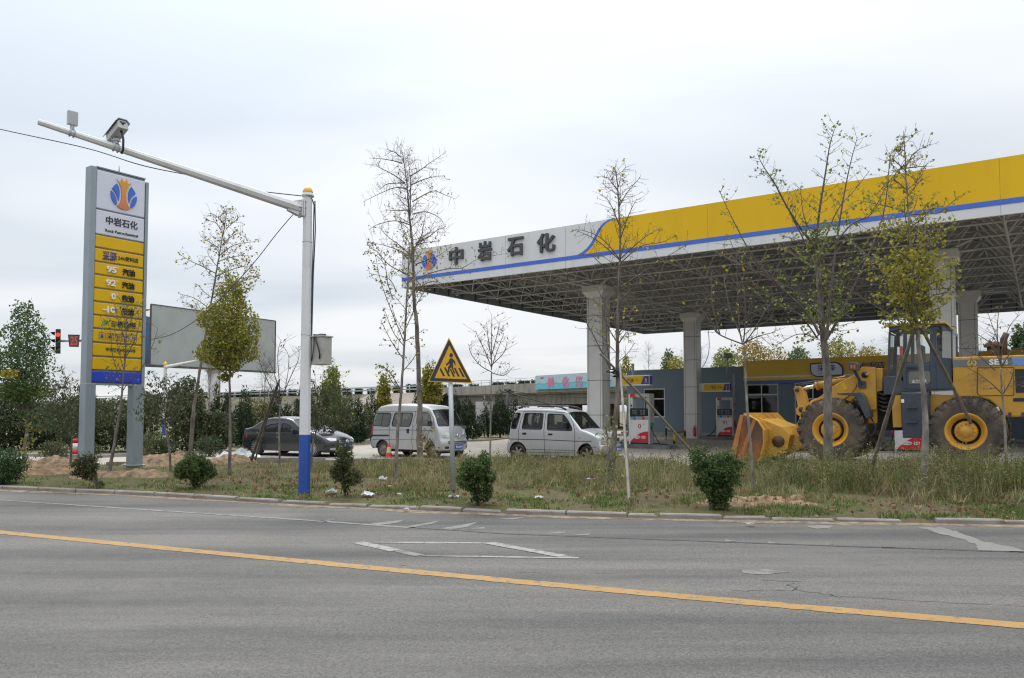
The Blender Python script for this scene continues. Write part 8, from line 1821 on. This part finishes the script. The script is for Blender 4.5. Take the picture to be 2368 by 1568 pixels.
# --- clipped shrubs at the kerb
def shrub(u, v, Y, rx, rz, n, cols, wts, label, f=None, lean=0.0, size=.046, seed=0, name='shrub', group='clipped shrubs along the kerb', cu=0, stems=9, zc=None, wide=.55, lobes=()):
    b = hit(u, v); b.z -= .03; r = empty(name, b, 0, label, 'shrub', group); mb = MB(); zc = rz * 1.08 if zc is None else zc
    for k in range(stems):
        a = tr.uniform(0, 6.28); q = tr.uniform(.2, .8) * rx; e = Vector((math.cos(a) * q + lean, math.sin(a) * q, zc + tr.uniform(-.2, .5) * rz)); mb.tube(crv([Vector((0, 0, 0)), Vector((e.x * .25, e.y * .25, e.z * .4)), e], 3), [.016, .013, .011, .009, .008, .006, .004], 4, cap=False)
    mb.build('stems', 'twig', r, fix=False)
    P = []
    for k, (ax_, az_, lx_, lz_) in enumerate(lobes):
        wt = lx_ * lx_ * lz_ / sum(l[2] ** 2 * l[3] for l in lobes)
        P += vol(int(n * 1.1 * wt), (ax_, tr.uniform(-.06, .06), az_), lx_, lz_, None, .35, seed + k * 2.1, .8, -.08)
    for _ in range(26):
        a = tr.uniform(0, 6.28); q = tr.uniform(.3, .9) * rx; l_ = lobes[int(tr.random() * min(2, len(lobes)))]; x, y = l_[0] + math.cos(a) * q * l_[2] / rx, math.sin(a) * q * l_[2] / rx; h = tr.uniform(.05, .17)
        P += [(x + tr.gauss(0, .012), y + tr.gauss(0, .012), l_[1] + l_[3] * (.55 + .3 * tr.random()) + h * k / 14) for k in range(14)]
    leaf_mesh('foliage', P, nr.uniform(.7, 1.3, len(P)) * size, palette(len(P), cols, wts, .28), r, wide, .5)
    return r
BOX = [(0.080, 0.130, 0.038), (0.050, 0.090, 0.030), (0.115, 0.165, 0.048), (0.16, 0.165, 0.06)]
BBR = [(0.10, 0.085, 0.035), (0.065, 0.075, 0.03), (0.14, 0.11, 0.05), (0.05, 0.06, 0.025)]
shrub(8, 1118, 19.0, .46, .42, 5200, [(0.055, 0.105, 0.035), (0.035, 0.075, 0.028), (0.08, 0.13, 0.04)], (3, 3, 1.5), 'round bright green shrub cut off by the left edge', seed=1, lobes=((0, .42, .46, .42), (.15, .3, .35, .3)))
shrub(226, 1130, 15.6, .25, .30, 2200, BBR + BOX[:1], (3, 3, 1, 2, 1.5), 'leaning brownish shrub at the kerb below the price pylon', lean=-.26, seed=2, zc=.52, lobes=((-.30, .50, .23, .24), (-.16, .34, .13, .14), (.02, .12, .10, .08)))
shrub(448, 1128, 15.4, .42, .40, 6200, BOX, (3, 3, 2, 1.2), 'round green shrub at the kerb left of the white and blue pole', seed=3, lobes=((-.02, .50, .30, .26), (.26, .40, .20, .21), (-.24, .40, .20, .20), (.06, .22, .18, .16)))
shrub(797, 1147, 14.2, .29, .46, 3000, BBR + BOX, (2, 3, 1, 2, 2, 1, 1, 1), 'ragged two tiered olive shrub at the kerb before the saloon bumper', seed=4, zc=.52, lobes=((-.02, .78, .18, .25), (-.13, .46, .19, .17), (.17, .40, .18, .17), (.03, .22, .10, .15)))
shrub(1103, 1168, 13.2, .35, .42, 6500, BOX, (3, 3, 2.2, 1.2), 'dense green shrub beside the warning sign post', seed=5, zc=.46, lobes=((0, .60, .34, .26), (-.16, .48, .22, .20), (.06, .30, .22, .24), (.13, .86, .10, .14)))
shrub(1656, 1178, 12.9, .42, .47, 9500, BOX, (3, 3, 1.6, .6), 'largest dark green shrub narrowing to its foot in front of the loader bucket', seed=6, zc=.52, lobes=((.12, .68, .34, .30), (-.28, .82, .19, .22), (-.12, .58, .28, .27), (.04, .38, .26, .28), (.05, .16, .17, .17)))
for u, v, Y, lab, h, cols in ((1404, 1085, 15.2, 'leggy sapling with broad green leaves crossing the hatchback headlight', 1.25, GRE), (988, 1062, 22.8, 'rusty leaved sucker growing at the foot of the tallest bare tree', 1.0, BRN + OLV[:1]), (62, 1062, 21.0, 'pale yellowish sapling at the foot of the leafy ginkgo at the left edge', 1.25, GRE[1:2] + YEL[:1] + OLV)):
    b = rooted(u, v, Y); T = Tree('sapling', b, lab, 'sapling'); T.trunk([b, b + Vector((.03, 0, h * .5)), b + Vector((-.02, 0, h))], .014, .004, 5); T.auto(9, .15, .95, lambda t: .30, (40, 75), .007, 3, .2, .9 if h < 1.25 else .5, 1); T.done(cols, (2,) * len(cols), .085, .7, .6, .4)

# --- background planting
def bg_bush(u, v, Y, vt, wpx, n, cols, wts, label, name='bush', size=.10, f=None, seed=0, wide=.6, droop=.2, group=None, cat='shrub', z0=None):
    b = D(u, v, Y); b = Vector((b.x, b.y, ground_z(b.x, b.y) if z0 is None else z0)); top = D(u, vt, Y).z - b.z; rx = wpx / F * Y / 2
    r = empty(name, b, 0, label, cat, group); mb = MB()
    for k in range(5): a = tr.uniform(0, 6.28); mb.tube([(0, 0, 0), (math.cos(a) * rx * .25, math.sin(a) * rx * .25, top * .45), (math.cos(a) * rx * .45, math.sin(a) * rx * .45, top * .8)], [.05, .035, .012], 5, cap=False)
    mb.build('stems', 'twig', r, fix=False)
    P = vol(n, (0, 0, top * .53), rx, top * .5, f, .35, seed, .5); leaf_mesh('foliage', P, nr.uniform(.7, 1.3, len(P)) * size, palette(len(P), cols, wts, .3), r, wide, .5, droop); return r
DK = [(0.045, 0.072, 0.034), (0.065, 0.098, 0.042), (0.095, 0.12, 0.048), (0.036, 0.055, 0.028)]
MG = [(0.075, 0.095, 0.035), (0.11, 0.12, 0.045), (0.055, 0.075, 0.03), (0.15, 0.13, 0.06)]
fb = lambda h: (1 - max(0, h) ** 2.2) ** .5 * (1 if h > -.85 else .6)
GB = 'planting behind the forecourt road'
for i, (u, v, Y, vt, wpx, n, cols, lab, sz) in enumerate((
    (10, 1056, 32, 905, 130, 7600, DK, 'dark evergreen mass at the left edge behind the leafy ginkgo', .11), (95, 1052, 33, 925, 110, 6400, DK, 'dark evergreen between the leafy ginkgo and the cherry tree', .11), (190, 1048, 31, 915, 110, 5000, DK + MG[:1], 'dark shrub behind the left post of the pylon', .10),
    (262, 1044, 31, 920, 120, 5000, MG + DK, 'mixed olive shrub seen between the two pylon posts', .10), (326, 1042, 32, 905, 84, 3600, CHR + DK, 'brownish dark shrub right of the pylon post', .11), (432, 1040, 30, 874, 92, 4400, DK + CHR, 'tall dark green bush in front of the distant camera pole', .12), (494, 1036, 31, 950, 90, 3600, DK + CHR, 'tall dark bush below the billboard column', .12),
    (352, 1056, 28, 1000, 62, 1300, GRE[2:3] + MG, 'low bright green bush right of the pylon', .07), (385, 1054, 28, 1012, 50, 1000, DK + MG[:1], 'low dark rose bush beside the bright green bush', .07), (484, 1046, 28, 1005, 60, 1200, DK, 'low dark bush behind the leaning ginkgo trunk', .07), (212, 1060, 26, 1025, 40, 900, DK + MG[:1], 'low dark bush in front of the left pylon post', .06), (125, 1062, 27, 1020, 60, 1000, MG, 'low olive bush behind the wide soil heap', .07),
    (592, 1020, 38, 925, 90, 3600, MG + OLV[1:2], 'olive bush behind the saloon car boot', .11), (705, 1018, 40, 920, 80, 2000, MG + DK, 'dusky bush behind the saloon car roof', .11), (782, 1022, 38, 920, 70, 1800, MG + DK, 'olive bush between the saloon and the minivan', .10), (832, 1020, 40, 930, 60, 1500, MG, 'pale olive bush at the tail of the minivan', .10), (1240, 1008, 50, 950, 90, 1400, MG, 'scrub under the overpass by the hatchback', .10))):
    bg_bush(u, v, Y, vt, wpx, n, cols, [1] * len(cols), lab, size=sz, f=fb, seed=i * 3.7, group=GB)
CY = [(0.030, 0.060, 0.028), (0.045, 0.080, 0.035), (0.022, 0.045, 0.022), (0.06, 0.09, 0.035)]
fc = lambda h: max(0, (1 - (h + 1) / 2) ** .8 * (1 if h > -.9 else .6)) + .04
cyp = ((498, 1036, 36, 888, 26, 'slim cypress in front of the billboard column'), (521, 1040, 36, 905, 34, 'cypress right of the billboard column'), (564, 1034, 35, 887, 40, 'twisted slim cypress left of the saloon car'), (546, 1036, 36, 940, 36, 'dark stout cypress left of the saloon car'), (636, 1022, 38, 890, 44, 'cypress behind the bare sapling with props'), (662, 1020, 40, 930, 36, 'short cypress behind the saloon roof'), (692, 1020, 39, 905, 40, 'cypress hidden behind the white pole'), (806, 1026, 37, 905, 46, 'cypress left of the minivan'), (826, 1025, 38, 915, 34, 'slim cypress close to the minivan tail'), (858, 1018, 42, 897, 40, 'cypress rising behind the minivan roof'), (898, 1016, 46, 918, 34, 'small cypress behind the thin ginkgo'), (962, 1014, 48, 905, 34, 'cypress behind the tallest bare tree'), (1052, 1012, 44, 905, 34, 'cypress right of the warning sign post'), (1080, 1016, 42, 915, 50, 'broad cypress right of the warning sign triangle'), (1128, 1008, 48, 918, 46, 'cypress left behind the bare upright sapling'), (1156, 1008, 47, 893, 44, 'tall cypress behind the hatchback tail'), (1188, 1008, 48, 918, 46, 'cypress behind the hatchback roof rail'), (1212, 1006, 49, 925, 40, 'last small cypress before the dark underpass'))
for i, (u, v, Y, vt, wpx, lab) in enumerate(cyp): bg_bush(u, v, Y, vt, wpx * 1.35, int(900 + wpx * 26), CY, (3, 2, 3, 1), lab, 'cypress', .16, fc, i * 5.1, .28, -.9, 'row of cypresses behind the forecourt', 'cypress')
def bg_tree(u, Y, vt, vb, wpx, n, cols, wts, label, size=.16, seed=0, f=None, z0=.1, trunk=True, group='trees beyond the station'):
    b = D(u, 950, Y); b = Vector((b.x, b.y, z0)); zt, zb_ = D(u, vt, Y).z - z0, D(u, vb, Y).z - z0; rx = wpx / F * Y / 2
    T = Tree('tree', b, label, group=group); T.trunk([b, b + Vector((.1, 0, zt * .5)), b + Vector((0, 0, zt * .97))], .10, .02, 7)
    T.auto(14, .3, .97, lambda t: rx * .9, (25, 60), .03, 4, .6, .2, 2)
    ex = vol(n, (0, 0, (zt + zb_) / 2), rx, (zt - zb_) / 2, f or (lambda h: (1 - max(0, h) ** 1.6 * .85) ** .7 * (1 if h > -.8 else .7)), .2, seed, .6)
    return T.done(cols, wts, size, extra=ex)
GOLD = [(0.34, 0.24, 0.045), (0.26, 0.20, 0.05), (0.42, 0.28, 0.05), (0.20, 0.18, 0.05)]
for i, (u, Y, vt, vb, wpx, n, cols, wts, lab, f) in enumerate((
    (768, 29, 845, 955, 46, 1500, OLV[:2] + GRE[:2], (2, 2, 2, 2), 'yellow green conical ginkgo rising behind the blue foot pole', None), (886, 45, 866, 945, 34, 700, YEL + OLV, (2, 2, 1, 2, 1, 1, 1, 1), 'loose yellow sapling behind the minivan roof', None), (994, 44, 842, 935, 54, 1700, OLV + YEL[:1], (3, 2, 2, 1, 1), 'yellow green narrow tree behind the warning triangle', None),
    (1448, 62, 822, 880, 26, 420, YEL[:2] + OLV, (2, 1, 1, 1, 1, 1), 'thin yellow tree at the left corner of the shop', None), (1546, 66, 808, 870, 34, 800, DGR + OLV[:1], (2, 2, 1, 1, 1), 'green tree over the shop roof left of the second column', None), (1566, 64, 824, 870, 44, 700, OLV + YEL, (1, 1, 2, 1, 1, 1, 1, 1), 'yellow olive tree over the shop roof at the second column', None),
    (1678, 64, 804, 860, 62, 1300, GRE[:3] + OLV[:1], (1, 1, 2, 2), 'green tree over the shop roof beside the floodlight', None), (1742, 66, 786, 860, 80, 2000, GOLD, (3, 2, 2, 1), 'golden tree over the yellow shop sign', None), (1800, 68, 800, 860, 50, 500, GOLD, (2, 2, 2, 1), 'thin golden tree left of the broad ginkgo trunk', None), (1846, 66, 800, 855, 54, 1100, DGR, (2, 2, 2, 1), 'dark green tree left of the broad ginkgo trunk', None),
    (1940, 66, 782, 850, 84, 1700, OLV + GOLD[:2], (1, 2, 1, 2, 1, 1), 'olive gold tree right of the broad ginkgo trunk', None), (2010, 68, 800, 850, 70, 1100, GOLD + OLV[:1], (1, 2, 1, 2, 1), 'pale golden tree left of the loader cab', None), (2366, 46, 745, 830, 46, 900, DGR, (2, 2, 2, 1), 'green tree at the right edge over the loader bonnet', None))):
    bg_tree(u, Y, vt, vb, wpx, n, cols, wts, lab, .15 if Y > 40 else .09, i * 2.3, f)
for u, Y, vt, lab in ((1620, 60, 800, 'bare little tree over the shop roof right of the second column'), (1498, 60, 800, 'bare little tree over the shop roof left of the second column'), (2056, 58, 770, 'bare little tree just left of the loader cab'), (610, 40, 842, 'faint bare tree behind the saloon car'), (483, 44, 838, 'faint bare tree beside the billboard column')):
    b = D(u, 950, Y); b.z = .1; T = Tree('bare_tree', b, lab, group='trees beyond the station'); zt = D(u, vt, Y).z - .1; T.trunk([b, b + Vector((0, 0, zt * .5)), b + Vector((.1, 0, zt))], .06, .01, 6); T.auto(18, .35, .98, lambda t: lerp(1.3, .4, t), (30, 60), .02, 6, .5, 0, 3); T.done(BRN, (1, 1, 1, 1))
# median shrubs on the highway
r0 = None
for i in range(40):
    p = Vector((ea.x, ea.y, 0)) + edir * (2.0 + i * 3.1) - en * 8.5 if i < 36 else Vector((oa.x, oa.y, 0)) + od * (1 + (i - 36) * 1.7 * 1.6) - Vector((0, 0, 0)) + Vector((od.y, -od.x, 0)) * -8.5
    if r0 is None:
        r0 = empty('median_shrub', p, 0, 'clipped dark box shrub in the highway median above the embankment', 'shrub', 'median shrubs on the highway'); P = vol(1500, (0, 0, .62), .66, .50, lambda h: 1.0, .3, 3, .12, -9); leaf_mesh('foliage', P, nr.uniform(.14, .26, len(P)), palette(len(P), CY, (3, 1, 3, .5)), r0, .6, .5); mb = MB(); mb.tube([(0, 0, 0), (0, 0, .5)], .05, 6); mb.build('stem', 'twig', r0); o = r0
    else: o = copy_tree(r0)
    o.location = (p.x, p.y, OZ - .45 + tr.uniform(-.06, .10)); o.rotation_euler.z = tr.uniform(0, 6.28); o.scale = (tr.uniform(.85, 1.15),) * 3
# fallen leaves, litter
o = leaf_mesh('weed_leaves', *weed_leaves, None, .5, .5, .1); tag(o, kind='stuff')
n = 1300; x = nr.uniform(-8, 10, n); t_ = np.abs(nr.normal(.2, .14, n)); P = []
for a, b in zip(x, t_):
    y = lerp(yk(a) + .15, ye(a), min(.95, b)); P.append((a, y, verge_z(a, y) + nr.uniform(.02, .10)))
FL = [(0.20, 0.10, 0.055), (0.15, 0.075, 0.045), (0.28, 0.165, 0.095), (0.19, 0.125, 0.08)]
o = leaf_mesh('fallen_leaves', P, nr.uniform(.03, .09, n), palette(n, FL, (3, 2, 1.5, 1)), None, 1.1, .5, 0); tag(o, kind='stuff')
def scrap(p, s, m, label, seed, flat=.5):
    mb = MB(); k = 9; vs = []
    for i in range(k):
        for j in range(k): x, y = (i / (k - 1) - .5) * 2, (j / (k - 1) - .5) * 2; q = noise.noise((x * 1.7 + seed, y * 1.7, seed)); e = noise.noise((x * .9, y * .9 + seed, 3)); vs.append((x * s * (1 + .5 * e), y * s * .7 * (1 - .4 * e), s * flat * (.5 + q * 1.2) * (1.15 - .5 * (x * x + y * y))))
    mb.add(vs, [(i * k + j, (i + 1) * k + j, (i + 1) * k + j + 1, i * k + j + 1) for i in range(k - 1) for j in range(k - 1)], 0, False); return tag(mb.build('plastic_scrap', m, loc=p, fix=False), label, 'litter', 'litter on the verge')
cc2 = lambda x, y: PX(1200 + x / 1.973, 1700 + y / 1.973); cc3 = lambda x, y: PX(2900 + x / 1.98, 1700 + y / 1.98)
for (uv, s, m, lab) in ((cc2(655, 422), .15, 'plastic', 'crumpled white plastic below the minivan rear wheel'), (cc2(250, 503), .14, 'plastic', 'torn white plastic just right of the blue pole foot'), (cc2(535, 522), .16, 'plastic', 'white plastic wad right of the ragged olive shrub'), (cc2(785, 518), .06, 'plastic', 'tiny white scrap in the grass below the thin ginkgo'), (cc2(842, 594), .07, 'plastic', 'small white scrap close to the kerb left of the warning sign'), (cc2(1890, 546), .10, 'plastic', 'flat white scrap below the hatchback rear wheel'), (cc2(2300, 442), .12, 'plastic_cyan', 'green and white wrapper below the hatchback front door'), (cc3(1870, 470), .28, 'plastic', 'large white bag lying in the weeds right of the yellowish ginkgo'), (cc3(135, 488), .09, 'plastic_cyan', 'turquoise wrapper right of the largest dark shrub'), (cc3(200, 700), .08, 'concrete', 'grey rubble bit at the kerb below the sandy patch')):
    p = G(uv[0], uv[1], .2); scrap((p.x, p.y, ground_z(p.x, p.y) + .04 + (.14 if s > .25 else 0)), s * .75, m, lab, s * 90)
p = G(546, 1062, .15); o = scrap((p.x, p.y, ground_z(p.x, p.y) + .1), .62, M('grey_film', (.42, .45, .45), .3, var=.25, vscale=6), 'heap of crumpled grey plastic film beside the orange soil heap', 4.2, .45); o.name = 'plastic_sheet'; del o['group']
# traffic cone and red-white marker post
p = G(899, 1058, .08); t = empty('traffic_cone', (p.x, p.y, ground_z(p.x, p.y)), 0, 'red traffic cone with a yellow band at the minivan rear wheel', 'traffic cone')
mb = MB(); mb.box((0, 0, .015), (.28, .28, .03)); mb.lathe([(.12, .03), (.095, .16)], n=18); mb.lathe([(.062, .37), (.04, .50), (0, .505)], n=18); mb.build('cone_body', 'red', t)
mb = MB(); mb.lathe([(.095, .161), (.0622, .369)], n=18); mb.build('reflective_band', M('cone_band', (.62, .48, .22), .5), t)
for (u, v, h_, lab) in ((172, 1054, .42, 'red and white marker post behind the cherry tree trunk'), (283, 930, 0, None)):
    if lab:
        p = G(u, v, .1); t = empty('marker_post', (p.x, p.y, ground_z(p.x, p.y)), 0, lab, 'marker post')
        mb = MB(); mb.tube([(0, 0, 0), (0, 0, .22)], .10, 10); mb.tube([(0, 0, .46), (0, 0, .62)], .10, 10); mb.build('red_part', 'red', t); mb = MB(); mb.tube([(0, 0, .22), (0, 0, .46)], .098, 10); mb.build('white_part', 'letter_white', t)
